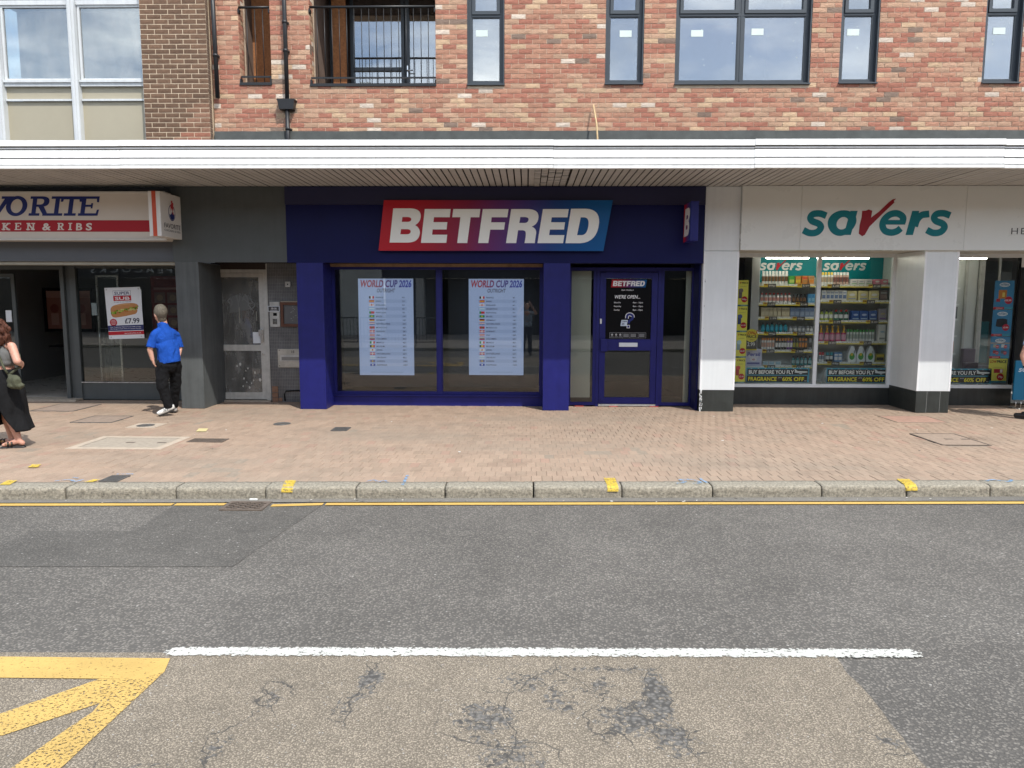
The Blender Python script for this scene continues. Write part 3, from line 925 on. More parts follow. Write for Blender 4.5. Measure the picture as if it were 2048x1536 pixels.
def brick_colour(z, x):
    t = random.random()
    low = max(0.0, min(1.0, (5.15 - z) / 0.45))
    if t < 0.03: c = (0.225, 0.160, 0.125)
    elif t < 0.36 - 0.08 * low: c = (0.372, 0.158, 0.110)
    elif t < 0.70 - 0.12 * low: c = (0.425, 0.222, 0.150)
    elif t < 0.86 - 0.02 * low: c = (0.470, 0.295, 0.200)
    elif t < 0.965: c = (0.53, 0.365, 0.235) if random.random() < 0.45 + 0.4 * low else (0.48, 0.30, 0.205)
    else: c = (0.60, 0.50, 0.41)
    k = random.uniform(0.94, 1.13)
    return tuple(v * k for v in c)

def brick_block(mb, x0, x1, z0, z1, y, d, col, jag=0.0032):
    """One brick with a creased, uneven face (front grid 5 x 3) and plain sides."""
    k = len(mb.v)
    nx = 4
    rows = 3
    sd = random.random() * 100
    for j in range(rows):
        for i in range(nx + 1):
            ex = (i in (0, nx)); ez = (j in (0, rows - 1))
            x = x0 + (x1 - x0) * i / nx; z = z0 + (z1 - z0) * j / (rows - 1)
            n_ = noise.noise(Vector((x * 22 + sd, z * 30, sd)))
            if ez: z += 0.0022 * n_
            if ex: x += 0.002 * n_
            mb.v.append((x, y + (0.0022 if ex or ez else 0) - jag * n_ + random.uniform(-.0006, .0006), z))
    fr = [k + (j * (nx + 1) + i) for j in range(rows) for i in range(nx + 1)]
    for j in range(rows - 1):
        for i in range(nx):
            a = k + j * (nx + 1) + i
            mb.f.append((a, a + 1, a + nx + 2, a + nx + 1)); mb.c.append(col); mb.sm.append(False)
    b = len(mb.v)
    mb.v += [(x0, y + d, z0), (x1, y + d, z0), (x1, y + d, z1), (x0, y + d, z1)]
    top = [k + (rows - 1) * (nx + 1) + i for i in range(nx + 1)]
    bot = [k + i for i in range(nx + 1)]
    lef = [k + j * (nx + 1) for j in range(rows)]; rig = [k + j * (nx + 1) + nx for j in range(rows)]
    for f in (bot[::-1] + [b, b + 1], top + [b + 2, b + 3], lef + [b + 3, b], rig[::-1] + [b + 1, b + 2]):
        mb.f.append(tuple(f)); mb.c.append(col); mb.sm.append(False)

# ---------- new brick building
WALL_L, WALL_R, WALL_B, WALL_T = -5.06, 9.6, 4.385, 7.15
OPEN = [(-4.62, -4.11, 5.155), (-3.486, -1.471, 5.135), (-0.972, -0.378, 5.11), (1.218, 1.824, 5.115), (2.319, 4.446, 5.11), (4.897, 5.496, 5.118), (7.129, 7.716, 5.115)]
OPEN_T = 7.0
brick_building = thing('brick_building', 'new flats in mixed red and buff handmade brick with anthracite windows above shops', 'building', (2.2, WALL_Y, 3.8))
mb = MB()
yb0, yb1 = WALL_Y + 0.0078, WALL_Y + 0.30
mb.box(WALL_L, WALL_R, yb0, yb1, 3.75, 5.11)
edges = [WALL_L] + [e for o in OPEN for e in o[:2]] + [WALL_R]
for i in range(0, len(edges), 2):
    mb.box(edges[i], edges[i + 1], yb0, yb1, 5.11, WALL_T)
for o in OPEN:
    mb.box(o[0], o[1], yb0, yb1, OPEN_T, WALL_T)
wall = mb.build('wall', M['mortar'], brick_building)

CH = 0.075
variants = {}
singles = 0
rest = MB()
course = 0
z = WALL_B
while z + 0.065 < WALL_T:
    zc = z + 0.033
    ivs = [(WALL_L, WALL_R)]
    for o in OPEN:
        if z + 0.05 > o[2] and z < OPEN_T:
            nv = []
            for a, b in ivs:
                if o[0] > a and o[1] < b:
                    nv += [(a, o[0]), (o[1], b)]
                else:
                    nv.append((a, b))
            ivs = nv
    for a, b in ivs:
        x = a - (0.1125 if course % 2 else 0.0) + 0.001
        while x < b - 0.02:
            x0, x1 = max(x, a), min(x + 0.215, b)
            x += 0.225
            if b - x < 0.05: x1 = b
            if x1 == b: x = b + 1
            if x1 - x0 < 0.045:
                continue
            col = brick_colour(zc, x0)
            yy = WALL_Y + random.uniform(-0.003, 0.001)
            jz = random.uniform(-.0015, .0015)
            if z < 5.05 and abs((x0 + x1) / 2 - 1.4) < 5.5 and x1 - x0 > 0.21 and singles < 300:
                singles += 1
                bb = MB(); brick_block(bb, -0.1075, 0.1075, 0, 0.065, 0, 0.02, col)
                me = bb.mesh('brick', (0, 0, 0)); me.materials.append(M['brick'])
                link('brick', me, ((x0 + x1) / 2, yy, z + jz), wall)
            else:
                brick_block(rest, x0, x1, z + jz, z + jz + 0.065, yy, 0.02, col)
    z += CH; course += 1
# returns of the balcony openings: header faces on the jambs
for o in OPEN[:2]:
    zz = o[2] + 0.02; k = 0
    while zz < OPEN_T - 0.07:
        ya = WALL_Y + 0.012
        for d in ((0.215,) if k % 2 else (0.10, 0.105)):
            rest.box(o[0] - 0.02, o[0] + 0.004 + random.uniform(0, .003), ya, ya + d - 0.006, zz, zz + 0.065, brick_colour(6, 0))
            rest.box(o[1] - 0.004, o[1] + 0.02, ya, ya + d - 0.006, zz, zz + 0.065, brick_colour(6, 0))
            ya += d + 0.004
        zz += CH; k += 1
kind(rest.build('bricks', M['brick'], wall), 'stuff')

# rooms behind the panes
mb = MB()
for x0, x1 in ((-1.3, 2.1), (2.15, 4.7), (4.72, 9.5)):
    y0, y1, z0, z1 = WALL_Y + .32, 15.2, 4.95, 7.12
    mb.quad((x0, y1, z0), (x1, y1, z0), (x1, y1, z1), (x0, y1, z1)); mb.quad((x0, y0, z0), (x0, y1, z0), (x0, y1, z1), (x0, y0, z1))
    mb.quad((x1, y0, z0), (x1, y1, z0), (x1, y1, z1), (x1, y0, z1)); mb.quad((x0, y0, z0), (x1, y0, z0), (x1, y1, z0), (x0, y1, z0)); mb.quad((x0, y0, z1), (x1, y0, z1), (x1, y1, z1), (x0, y1, z1))
mb.build('rooms', M['room'], brick_building)

def win(o, split):
    x0, x1, zb = o
    f = MB()
    g = 0.004
    f.box(x0 + g, x0 + 0.022, WALL_Y + .012, WALL_Y + .10, zb, OPEN_T); f.box(x1 - 0.022, x1 - g, WALL_Y + .012, WALL_Y + .10, zb, OPEN_T); f.box(x0 + g, x1 - g, WALL_Y + .03, WALL_Y + .084, zb + .0205, zb + .03)   # lining of the reveal
    wo = f.build('window', M['dark_frame'], brick_building)
    s = MB(); s.prism_x([(WALL_Y - .035, zb - .012), (WALL_Y + .10, zb - .012), (WALL_Y + .10, zb + .02), (WALL_Y - .035, zb + .006)], x0 - 0.004, x1 + 0.004); s.build('sill', M['dark_frame'], wo)
    fr = MB()
    ya, yc = WALL_Y + .085, WALL_Y + .145
    fr.frame(x0 + 0.022, x1 - 0.022, zb + .02, OPEN_T, 0.05, ya, yc)
    tz0, tz1 = 6.165, 6.262
    fr.box(x0 + .072, x1 - .072, ya - .006, yc, tz0, tz0 + 0.03)
    cells = []
    xs = [x0 + .072, x1 - .072]
    if split:
        xm = (x0 + x1) / 2 - 0.02
        fr.box(xm - .045, xm + .045, ya - .002, yc, zb + .07, OPEN_T - .05)
        fr.box(xm - .008, xm + .008, ya - .010, ya, zb + .07, OPEN_T - .05)
        cells = [(xs[0], xm - .045), (xm + .045, xs[1])]
    else:
        cells = [(xs[0], xs[1])]
    fr.build('frame', M['dark_frame'], wo)
    for a, b in cells:
        sa = MB(); sa.frame(a + .004, b - .004, tz0 + .036, OPEN_T - .055, 0.052, ya - .022, ya + .03); sa.build('sash', M['dark_frame'], wo)
        be = MB(); be.frame(a, b, zb + .07, tz0, 0.014, ya + .004, ya + .02); be.build('bead', M['dark_frame'], wo)
        p = MB(); p.box(a + .012, b - .012, ya + .022, ya + .026, zb + .08, tz0 - .01); p.build('pane', M['upper_glass'], wo)
        p = MB(); p.box(a + .05, b - .05, ya + .018, ya + .022, tz0 + .08, OPEN_T - .1); p.build('pane', M['upper_glass'], wo)
        w = min(0.19, (b - a) * 0.45)
        sx = a + (b - a) * random.uniform(0.12, 0.35); sz = tz0 - 0.30 + random.uniform(-.02, .02)
        st = MB(); st.box(sx, sx + w, ya + .017, ya + .0205, sz, sz + 0.10); st.build('sticker', M['sticker'], wo)
        st = MB()
        for i in range(7):
            qx, qz = random.uniform(a + .05, b - .05), random.uniform(zb + .12, tz0 - .05)
            q = random.uniform(.003, .008)
            st.box(qx, qx + q, ya + .018, ya + .0205, qz, qz + q * random.uniform(.8, 3))
        st.build('paint_flecks', M['sticker'], wo)
for i, o in enumerate(OPEN[2:]):
    win(o, i == 2)

# recessed balconies with railings
M['balcony_wall'] = mat('balcony_lining', s2l(105, 88, 78), rough=.9, var=.2, scale=5)
for bi, o in enumerate(OPEN[:2]):
    x0, x1, zb = o
    bal = MB(); bal.box(x0 - .004, x1 + .004, WALL_Y - .02, WALL_Y + .06, zb - .045, zb - .002)
    bo = bal.build('balcony', M['black_steel'], brick_building)
    r = MB()
    yb, y1 = WALL_Y + .31, WALL_Y + 1.45
    r.box(x0 - .02, x0, yb - .0, y1, zb - .1, 7.1); r.box(x1, x1 + .02, yb, y1, zb - .1, 7.1); r.box(x0, x1, yb - .25, y1, zb - .1, zb - .05); r.box(x0, x1, yb - .25, y1, 7.02, 7.1); r.box(x0 - .3, x1 + .3, y1, y1 + .05, zb - .1, 7.1)
    r.build('recess', M['balcony_wall'], bo)
    ra = MB(); ra.tube([(x0 + .002, WALL_Y + .04, 6.315), (x1 - .002, WALL_Y + .04, 6.315)], 0.02, 8); ra.build('top_rail', M['black_steel'], bo)
    ra = MB(); ra.box(x0 + .002, x1 - .002, WALL_Y + .03, WALL_Y + .05, zb + .085, zb + .11); ra.build('bottom_rail', M['black_steel'], bo)
    n = round((x1 - x0) / 0.117)
    for i in range(1, n):
        x = x0 + (x1 - x0) * i / n
        ra = MB(); ra.tube([(x, WALL_Y + .04, zb), (x, WALL_Y + .04, 6.315)], 0.0065, 6); ra.build('railing_bar', M['black_steel'], bo)
    for x in (x0 + .012, x1 - .012):
        for zz in (zb + .03, 6.25):
            ra = MB(); ra.box(x - .010, x + .010, WALL_Y - .012, WALL_Y + .07, zz - .03, zz + .03); ra.build('bracket', M['black_steel'], bo)
    if bi == 0:
        m_ = MB(); m_.box(x0 + .0, x1 - .09, WALL_Y + .62, WALL_Y + .65, zb - .05, 7.0); m_.build('strand_board', M['osb'], bo)
        m_ = MB(); m_.box(x1 - .085, x1 - .055, WALL_Y + .60, WALL_Y + .66, zb - .05, 7.0); m_.build('batten', mat('pale_batten', s2l(170, 140, 105), var=.1), bo)
    else:
        yf = WALL_Y + 1.25
        m_ = MB(); m_.box(x0 + .12, x0 + .36, WALL_Y + .95, WALL_Y + .98, zb - .05, 7.0); m_.build('strand_board', M['osb'], bo)
        fr = MB()
        fr.frame(x0, x0 + .10, zb, 7.0, .03, yf, yf + .06); fr.box(x0, x0 + .12, yf - .01, yf, 5.80, 5.86)
        fr.frame(x0 + .36, x0 + 1.31, zb, 7.0, .055, yf, yf + .06)
        fr.box(x0 + .415, x0 + 1.255, yf - .01, yf + .06, 5.70, 5.76)
        fr.frame(x0 + 1.33, x1 - .0, zb, 7.0, .07, yf - .02, yf + .06)
        fr.build('door_frame', M['dark_frame'], bo)
        for a, b, c, d in ((x0 + .41, x0 + 1.26, zb + .05, 5.70), (x0 + .41, x0 + 1.26, 5.76, 6.95), (x0 + 1.40, x1 - .07, zb + .07, 6.93), (x0 + .03, x0 + .07, zb + .03, 5.8)):
            p = MB(); p.box(a, b, yf + .03, yf + .034, c, d); p.build('pane', M['upper_glass'], bo)
        p = MB(); p.box(x0 + .52, x0 + .60, yf + .024, yf + .028, 5.42, 5.52); p.build('sticker', M['sticker'], bo)
        p = MB(); p.box(x0 + .62, x0 + .70, yf + .024, yf + .028, 5.42, 5.52); p.build('sticker', M['sticker'], bo)
        h = MB(); h.box(x0 + 1.355, x0 + 1.378, yf - .03, yf - .02, 5.56, 5.78); h.tube([(x0 + 1.366, yf - .03, 5.69), (x0 + 1.366, yf - .07, 5.69), (x0 + 1.47, yf - .07, 5.69)], .009, 6); h.build('door_handle', mat('chrome', (0.7, 0.7, 0.7), rough=.2, metal=1, var=0), bo)

# felt upstand where the canopy roof meets the brick
mb = MB()
n = 90
top = [4.392 + 0.008 * noise.noise(Vector((i * .35, 3, 1))) for i in range(n + 1)]
for i in range(n):
    xa, xb = WALL_L + (WALL_R - WALL_L) * i / n, WALL_L + (WALL_R - WALL_L) * (i + 1) / n
    ya, yb2 = [WALL_Y - .03 - .012 * noise.noise(Vector((k * .5, 0, 4))) for k in (i, i + 1)]
    mb.add([(xa, ya - .05, 3.76), (xb, yb2 - .05, 3.76), (xb, yb2, top[i + 1]), (xa, ya, top[i]), (xb, WALL_Y + .01, top[i + 1] + .002), (xa, WALL_Y + .01, top[i] + .002)], [(0, 1, 2, 3), (3, 2, 4, 5)], None, True)
mb.build('felt_upstand', M['felt'], brick_building)

# ---------- older building: brown pier and white curtain wall
old = thing('brown_brick_building', 'older building with brown brick pier and white framed window bays with beige panels', 'building', (-7.6, 12.0, 3.8))
PIER_Y = 11.97
px0, px1 = -6.13, -5.085
mb = MB(); mb.box(px0, px1, PIER_Y + .0042, 12.5, 3.75, 7.15)
pier = mb.build('brick_pier', M['pale_mortar_old'], old)
z = 4.06; course = 0
while z < 7.05:
    x = px0 - (0.1125 if course % 2 else 0) + 0.004
    while x < px1 - .02:
        x0, x1 = max(x, px0), min(x + .215, px1)
        x += .225
        if px1 - x < .05: x1 = px1; x = px1 + 1
        if x1 - x0 < .04: continue
        k = random.uniform(.82, 1.18)
        c = tuple(v * k for v in (0.140, 0.080, 0.049))
        if z < 4.80 and x0 > -5.75 + (z - 4.2) * .6:
            c = random.choice([(0.30, 0.125, 0.08), (0.26, 0.14, 0.09), (0.20, 0.105, 0.065)])
        bb = MB(); brick_block(bb, -(x1 - x0) / 2, (x1 - x0) / 2, 0, .065, 0, .02, c, 0.0012)
        me = bb.mesh('brick', (0, 0, 0)); me.materials.append(M['brown_brick'])
        link('brick', me, ((x0 + x1) / 2, PIER_Y + random.uniform(-.001, .001), z), pier)
    # the return face to the right
    kk = random.uniform(.85, 1.1)
    bb = MB(); bb.box(px1 - .01, px1 + .004, PIER_Y + .01, PIER_Y + .10, z, z + .065, tuple(v * kk for v in (0.15, 0.10, 0.07)))
    bb.build('brick', M['brown_brick'], pier)
    z += CH; course += 1
M['white_alu'] = mat('white_aluminium', (0.62, 0.64, 0.65), rough=.4, var=.06, scale=3, streak=.10)
M['beige_panel'] = mat('beige_panel', (0.385, 0.345, 0.255), rough=.5, var=.04, scale=2)
cwy = 12.16
bays = [(-9.72, -8.56), (-8.50, -7.325), (-7.255, -6.15)]
mb = MB()
for x in (-9.78, -8.53, -7.29, -6.14):
    w = .038 if x > -6.2 else .055
    fr = MB(); fr.box(x - w, x + (w if x < -6.2 else .004), cwy - .10, cwy + .06, 3.75, 7.15); fr.box(x - w * .45, x + w * .3, cwy - .125, cwy - .10, 3.75, 7.15); fr.build('mullion', M['white_alu'], old)
for a, b in bays:
    fr = MB(); fr.box(a + .03, b - .02, cwy - .05, cwy + .03, 5.11, 5.20); fr.box(a + .03, b - .02, cwy - .075, cwy - .05, 5.165, 5.20); fr.build('transom', M['white_alu'], old)
    fr = MB(); fr.box(a + .03, b - .02, cwy - .05, cwy + .03, 6.36, 6.43); fr.box(a + .03, b - .02, cwy - .05, cwy + .03, 6.46, 6.52); fr.build('transom', M['white_alu'], old)
    fr = MB(); fr.box(a + .03, b - .02, cwy - .035, cwy, 4.885, 4.915); fr.build('panel_bar', M['white_alu'], old)
    for z0, z1 in ((4.915, 5.11), (3.9, 4.885)):
        p = MB(); p.box(a + .02, b - .01, cwy + .005, cwy + .02, z0, z1); p.build('spandrel_panel', M['beige_panel'], old)
    fr = MB(); fr.frame(a + .035, b - .025, 5.20, 6.36, .035, cwy - .03, cwy + .02); fr.build('sash', M['white_alu'], old)
    p = MB(); p.box(a + .065, b - .055, cwy - .004, cwy, 5.23, 6.33); p.build('pane', M['old_glass'], old)
    p = MB(); p.box(a + .03, b - .02, cwy, cwy + .004, 6.52, 7.15); p.build('pane', M['old_glass'], old)
mb = MB()
x0, x1, y0, y1, z0, z1 = -9.8, -6.14, cwy + .1, 14.5, 4.9, 7.14
mb.quad((x0, y1, z0), (x1, y1, z0), (x1, y1, z1), (x0, y1, z1)); mb.quad((x0, y0, z0), (x1, y0, z0), (x1, y1, z0), (x0, y1, z0)); mb.quad((x0, y0, z1), (x1, y0, z1), (x1, y1, z1), (x0, y1, z1)); mb.quad((x1, y0, z0), (x1, y1, z0), (x1, y1, z1), (x1, y0, z1))
mb.build('room', mat('old_room', (0.30, 0.32, 0.34), rough=.9, var=.1, scale=1), old)

# ---------- drainpipes
t = thing('drainpipe', 'black drainpipe with a square hopper standing against the red brick', 'drainpipe', (-3.85, 12.0, 3.8))
py = WALL_Y - .07
mb = MB(); mb.tube([(-3.855, py, 7.1), (-3.848, py, 6.2), (-3.846, py, 4.85)], .034, 12); mb.build('pipe', M['black_pipe'], t)
mb = MB(); mb.tube([(-3.853, py, 4.74), (-3.855, py, 3.75)], .034, 12); mb.build('pipe', M['black_pipe'], t)
for z in (6.05, 5.62, 4.42):
    mb = MB(); mb.tube([(-3.85, py, z - .02), (-3.85, py, z + .02)], .042, 12); mb.box(-3.90, -3.80, py + .03, WALL_Y - .004, z - .012, z + .012); mb.build('bracket', M['black_pipe'], t)
mb = MB()
hx, hw, hz = -3.855, .14, 4.715
v0 = [(-.115, -.05), (.115, -.05), (.115, .06), (-.115, .06)]
mb.add([(hx + a, py + b, hz) for a, b in v0] + [(hx + a * 1.18, py + b * 1.18, hz + .135) for a, b in v0] + [(hx + a * 1.26, py + b * 1.22, hz + .135) for a, b in v0] + [(hx + a * 1.26, py + b * 1.22, hz + .155) for a, b in v0],
       [(3, 2, 1, 0), (0, 1, 5, 4), (1, 2, 6, 5), (2, 3, 7, 6), (3, 0, 4, 7), (4, 5, 9, 8), (5, 6, 10, 9), (6, 7, 11, 10), (7, 4, 8, 11), (8, 9, 13, 12), (9, 10, 14, 13), (10, 11, 15, 14), (11, 8, 12, 15), (12, 13, 14, 15)])
mb.build('hopper', M['black_pipe'], t)
t = thing('drainpipe', 'black drainpipe ending short beside the brown brick pier', 'drainpipe', (-4.99, 12.0, 4.9))
mb = MB(); mb.tube([(-4.99, py, 7.1), (-4.965, py, 4.90)], .034, 12); mb.build('pipe', M['black_pipe'], t)
for z in (5.55, 6.6):
    mb = MB(); mb.tube([(-4.973, py, z - .02), (-4.973, py, z + .02)], .043, 12); mb.box(-5.02, -4.93, py + .03, WALL_Y - .004, z - .012, z + .012); mb.build('bracket', M['black_pipe'], t)
tag(MB().tube([(1.105, 11.62, 3.76), (1.075, 11.86, 4.45), (1.038, 12.04, 4.78)], [.016, .015, .012], 7).build('timber_stick', mat('raw_timber', s2l(190, 165, 125), rough=.8, var=.2, scale=30)), 'thin pale stick leaning on the brickwork above the canopy', 'stick')

# ---------- canopy over the pavement
canopy = thing('canopy', 'long white shop canopy with ribbed trim and slatted underside', 'canopy', (0, 10.5, 3.38))
M['canopy_white'] = mat('canopy_trim', (0.80, 0.80, 0.785), rough=.4, var=.07, scale=3.0, streak=.12)
M['slat'] = mat('soffit_slat', (0.435, 0.43, 0.415), rough=.55, var=.10, scale=2.5, streak=0.0)
M['void'] = mat('dark_void', (0.02, 0.019, 0.018), rough=.9, var=0)
cuts = [-10.2, -5.30, -1.96, 0.33, 2.9, 6.05, 10.2]
P0 = 9.66
for i in range(len(cuts) - 1):
    a, b = cuts[i] + .0015, cuts[i + 1] - .0015
    o = random.uniform(-.006, .006) * (0 if i == 0 else 1); q = random.uniform(-.004, .004)
    for nm, pr in (('drip_edge', [(P0 - .014, 3.385), (P0 + .05, 3.385), (P0 + .05, 3.424), (P0 - .014, 3.424)]),
                   ('trim_board', [(P0 - .008, 3.434), (P0 + .05, 3.434), (P0 + .05, 3.510), (P0 + .002, 3.510)]),
                   ('trim_board', [(P0 - .006, 3.522), (P0 + .05, 3.522), (P0 + .05, 3.620), (P0 + .006, 3.620)]),
                   ('trim_board', [(P0 + .004, 3.634), (P0 + .05, 3.634), (P0 + .05, 3.652), (P0 + .004, 3.652)]),
                   ('cap_flashing', [(P0 - .020, 3.668), (P0 + .30, 3.668), (P0 + .30, 3.745), (P0 - .012, 3.742)])):
        mb = MB(); mb.prism_x([(y + q, z + o) for y, z in pr], a, b); mb.build(nm, M['canopy_white'], canopy)
    if i == 2:
        pass
mb = MB(); mb.box(-10.2, 10.2, P0 + .05, P0 + .08, 3.40, 3.70); mb.box(-10.2, 10.2, P0 + .08, WALL_Y + .0, 3.66, 3.735); mb.build('deck', M['void'], canopy)
mb = MB(); mb.box(-10.2, 10.2, P0 + .08, 12.0, 3.425, 3.45); mb.build('backing', M['void'], canopy)
ms = MB(); ms.prism_y([(-.039, .003), (-.036, 0), (.036, 0), (.039, .003), (.039, .007), (-.039, .007)], 0, 1.56)
sm = ms.mesh('slat', (0, 0, 0)); sm.materials.append(M['slat'])
N_SL = 196
for i in range(N_SL):
    x = -9.4 + i * 0.0955
    if 0.09 < x < 0.60:
        continue
    link('slat', sm, (x, P0 + .07, 3.395 + random.uniform(-.002, .002)), canopy, (random.uniform(-.0015, .0015), random.uniform(-.02, .02), 0))
# the patch of short louvred pieces where slats are missing
va = MB()
for i in range(5):
    x = 0.135 + i * .0955
    y = P0 + .08
    while y < 11.2:
        l = random.uniform(.12, .22)
        m_ = MB(); dz = random.uniform(-.018, .004) if y - P0 < 1.5 - i * .16 and y - P0 > .1 + i * .10 else 0
        m_.box(x - .040, x + .040, y, min(y + l - .035, 11.22), 3.398 + dz, 3.416 + dz); m_.build('slat', M['slat'], canopy)
        y += l
# ================================================================ shop fronts
F_Y = 11.2
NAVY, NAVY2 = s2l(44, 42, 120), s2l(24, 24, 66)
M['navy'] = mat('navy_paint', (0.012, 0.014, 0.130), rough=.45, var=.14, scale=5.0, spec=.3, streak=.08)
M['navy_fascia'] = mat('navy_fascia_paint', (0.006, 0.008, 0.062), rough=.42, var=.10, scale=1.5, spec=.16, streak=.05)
M['grey_shop'] = mat('slate_grey_paint', s2l(76, 80, 80), rough=.5, var=.10, scale=2.5, streak=.06, spec=.3)
M['grey_pillar'] = mat('grey_green_paint', s2l(87, 90, 90), rough=.5, var=.14, scale=2.5, streak=.20, spec=.3)
M['white_panel'] = mat('white_composite_panel', (0.675, 0.705, 0.715), rough=.35, var=.05, scale=2.0, streak=.04)
M['white_fascia'] = mat('white_fascia', (0.665, 0.68, 0.655), rough=.3, var=.03, scale=1.0)
M['plinth'] = mat('black_plinth', s2l(48, 52, 50), rough=.45, var=.25, scale=5, streak=.25)
M['alu'] = mat('dull_aluminium', (0.50, 0.495, 0.46), rough=.5, var=.15, scale=8, metal=.1, streak=.14)
M['steel'] = mat('brushed_steel', (0.55, 0.54, 0.51), rough=.3, var=.1, scale=20, metal=.9)
M['shop_glass'] = glass('shop_glass', (0.88, 0.91, 0.90), 0.022, 1.0, wobble=0.012)
M['display_glass'] = glass('display_glass', (0.95, 0.97, 0.96), 0.0, 0.42, wobble=0.012)
M['dirty_glass'] = glass('dirty_glass', (0.50, 0.51, 0.49), 0.03, 0.8, haze=0.34)
M['print'] = mat('printed_sheet', None, rough=.5, var=0, spec=.2)
M['gloss_print'] = mat('sign_vinyl', None, rough=.38, var=0, spec=.3)
M['black_room'] = mat('dark_shop_interior', (0.035, 0.035, 0.036), rough=.8, var=.1, scale=1)
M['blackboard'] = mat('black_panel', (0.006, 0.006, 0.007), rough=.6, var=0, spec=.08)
M['cream'] = mat('cream_partition', (0.82, 0.77, 0.63), rough=.7, var=.04, scale=1)
M['timber_dark'] = mat('varnished_timber', s2l(92, 52, 30), rough=.5, var=.25, scale=25)
M['paper'] = mat('white_paper', (0.66, 0.69, 0.72), rough=.7, var=.05)
WHITE, BLACK = (0.72, 0.72, 0.71), (0.012, 0.012, 0.014)

def room(parent, x0, x1, y0, y1, z0, z1, m, floor=None):
    mb = MB()
    mb.quad((x0, y1, z0), (x1, y1, z0), (x1, y1, z1), (x0, y1, z1)); mb.quad((x0, y0, z0), (x0, y1, z0), (x0, y1, z1), (x0, y0, z1))
    mb.quad((x1, y0, z0), (x1, y1, z0), (x1, y1, z1), (x1, y0, z1)); mb.quad((x0, y0, z1), (x1, y0, z1), (x1, y1, z1), (x0, y1, z1))
    if floor is None:
        mb.quad((x0, y0, z0), (x1, y0, z0), (x1, y1, z0), (x0, y1, z0))
    mb.build('interior', m, parent)
    if floor is not None:
        f = MB(); f.quad((x0, y0, z0), (x1, y0, z0), (x1, y1, z0), (x0, y1, z0)); f.build('interior_floor', floor, parent)

# ---------------------------------------------------------------- betting shop
bf = thing('betting_shop_front', 'navy blue betting shop front with tall fascia, two pillars and recessed glazing', 'shop front', (-0.5, 11.5, 0))
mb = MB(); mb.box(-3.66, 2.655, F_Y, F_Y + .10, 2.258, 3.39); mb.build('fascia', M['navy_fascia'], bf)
mb = MB(); mb.box(-3.66, 2.655, F_Y - .028, F_Y - .0005, 3.12, 3.388); mb.build('fascia_shade_strip', mat('navy_shade', (0.008, 0.008, 0.045), rough=.4, var=.05), bf)  # shadow along the fascia top, put in as a darker navy strip
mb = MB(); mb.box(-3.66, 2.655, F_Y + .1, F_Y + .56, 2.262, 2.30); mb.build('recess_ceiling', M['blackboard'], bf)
mb = MB(); mb.box(-3.1, .24, F_Y + .36, F_Y + .44, 2.215, 2.262); mb.build('shutter_rail', mat('weathered_wood', s2l(135, 108, 82), rough=.8, var=.25, scale=8), bf)
BW = 11.68
for x0, x1 in ((-3.525, -3.115), (0.25, 0.655)):
    mb = MB(); mb.bbox(x0, x1, F_Y + .003, BW + .06, 0, 2.258, .006); mb.build('pillar', M['navy'], bf)
mb = MB(); mb.box(-3.115, .25, BW - .03, BW + .05, 0, .175); mb.box(-3.115, .25, BW - .055, BW - .03, .155, .178); mb.build('stall_riser', M['navy'], bf)
def bwin(x0, x1, z0, z1, w, nm='window'):
    f = MB(); f.frame(x0, x1, z0, z1, w, BW, BW + .06); wo = f.build(nm, M['navy'], bf)
    p = MB(); p.box(x0 + w - .004, x1 - w + .004, BW + .02, BW + .028, z0 + w - .004, z1 - w + .004); p.build('pane', M['shop_glass'], wo)
    return wo
bwin(-3.115, -1.400, .178, 2.225, .05)
bwin(-1.400, 0.250, .178, 2.225, .05)
mb = MB(); mb.box(-1.432, -1.368, BW - .012, BW, .178, 2.225); mb.build('mullion', M['navy'], bf)
bwin(0.655, 1.105, .02, 2.215, .05, 'side_light')
bwin(2.118, 2.655, .02, 2.215, .05, 'side_light')
mb = MB(); mb.box(.706, 1.02, BW + .034, BW + .05, .14, 2.16); mb.build('cream_partition', M['cream'], bf)
mb = MB(); mb.box(2.52, 2.60, BW + .05, BW + .07, .07, 2.16); mb.build('cream_partition', M['cream'], bf)
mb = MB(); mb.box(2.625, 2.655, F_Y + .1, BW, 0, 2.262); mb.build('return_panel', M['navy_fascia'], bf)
# door
d = MB(); x0, x1 = 1.105, 2.118
d.box(x0, x0 + .045, BW - .01, BW + .06, .0, 2.215); d.box(x1 - .045, x1, BW - .01, BW + .06, 0, 2.215); d.box(x0 + .045, x1 - .045, BW - .01, BW + .06, 2.15, 2.215)
d.build('door_frame', M['navy'], bf)
a, b = x0 + .05, x1 - .05
d = MB()
d.bbox(a, a + .095, BW - .005, BW + .045, .045, 2.14, .004); d.bbox(b - .095, b, BW - .005, BW + .045, .045, 2.14, .004)
d.box(a + .095, b - .095, BW - .003, BW + .043, 2.045, 2.14); d.box(a + .095, b - .095, BW - .003, BW + .043, .905, 1.085); d.box(a + .095, b - .095, BW - .003, BW + .043, .045, .15)
door = d.build('door', M['navy'], bf)
for z0, z1 in ((.15, .905), (1.085, 2.045)):
    p = MB(); p.box(a + .09, b - .09, BW + .018, BW + .026, z0 - .004, z1 + .004); p.build('pane', M['shop_glass'], door)
p = MB(); p.bbox(1.47, 1.765, BW - .016, BW - .003, .965, 1.03, .004); p.build('letter_plate', M['paper'], door)
p = MB(); p.bbox(a + .02, a + .125, BW - .05, BW - .005, .89, 1.09, .008); p.build('pull_handle', M['navy'], door)
p = MB(); p.bbox(a + .005, a + .035, BW - .022, BW - .0, 1.33, 1.41, .005); p.build('lock_plate', mat('white_plastic', (0.66, 0.66, 0.64), var=.03), door)
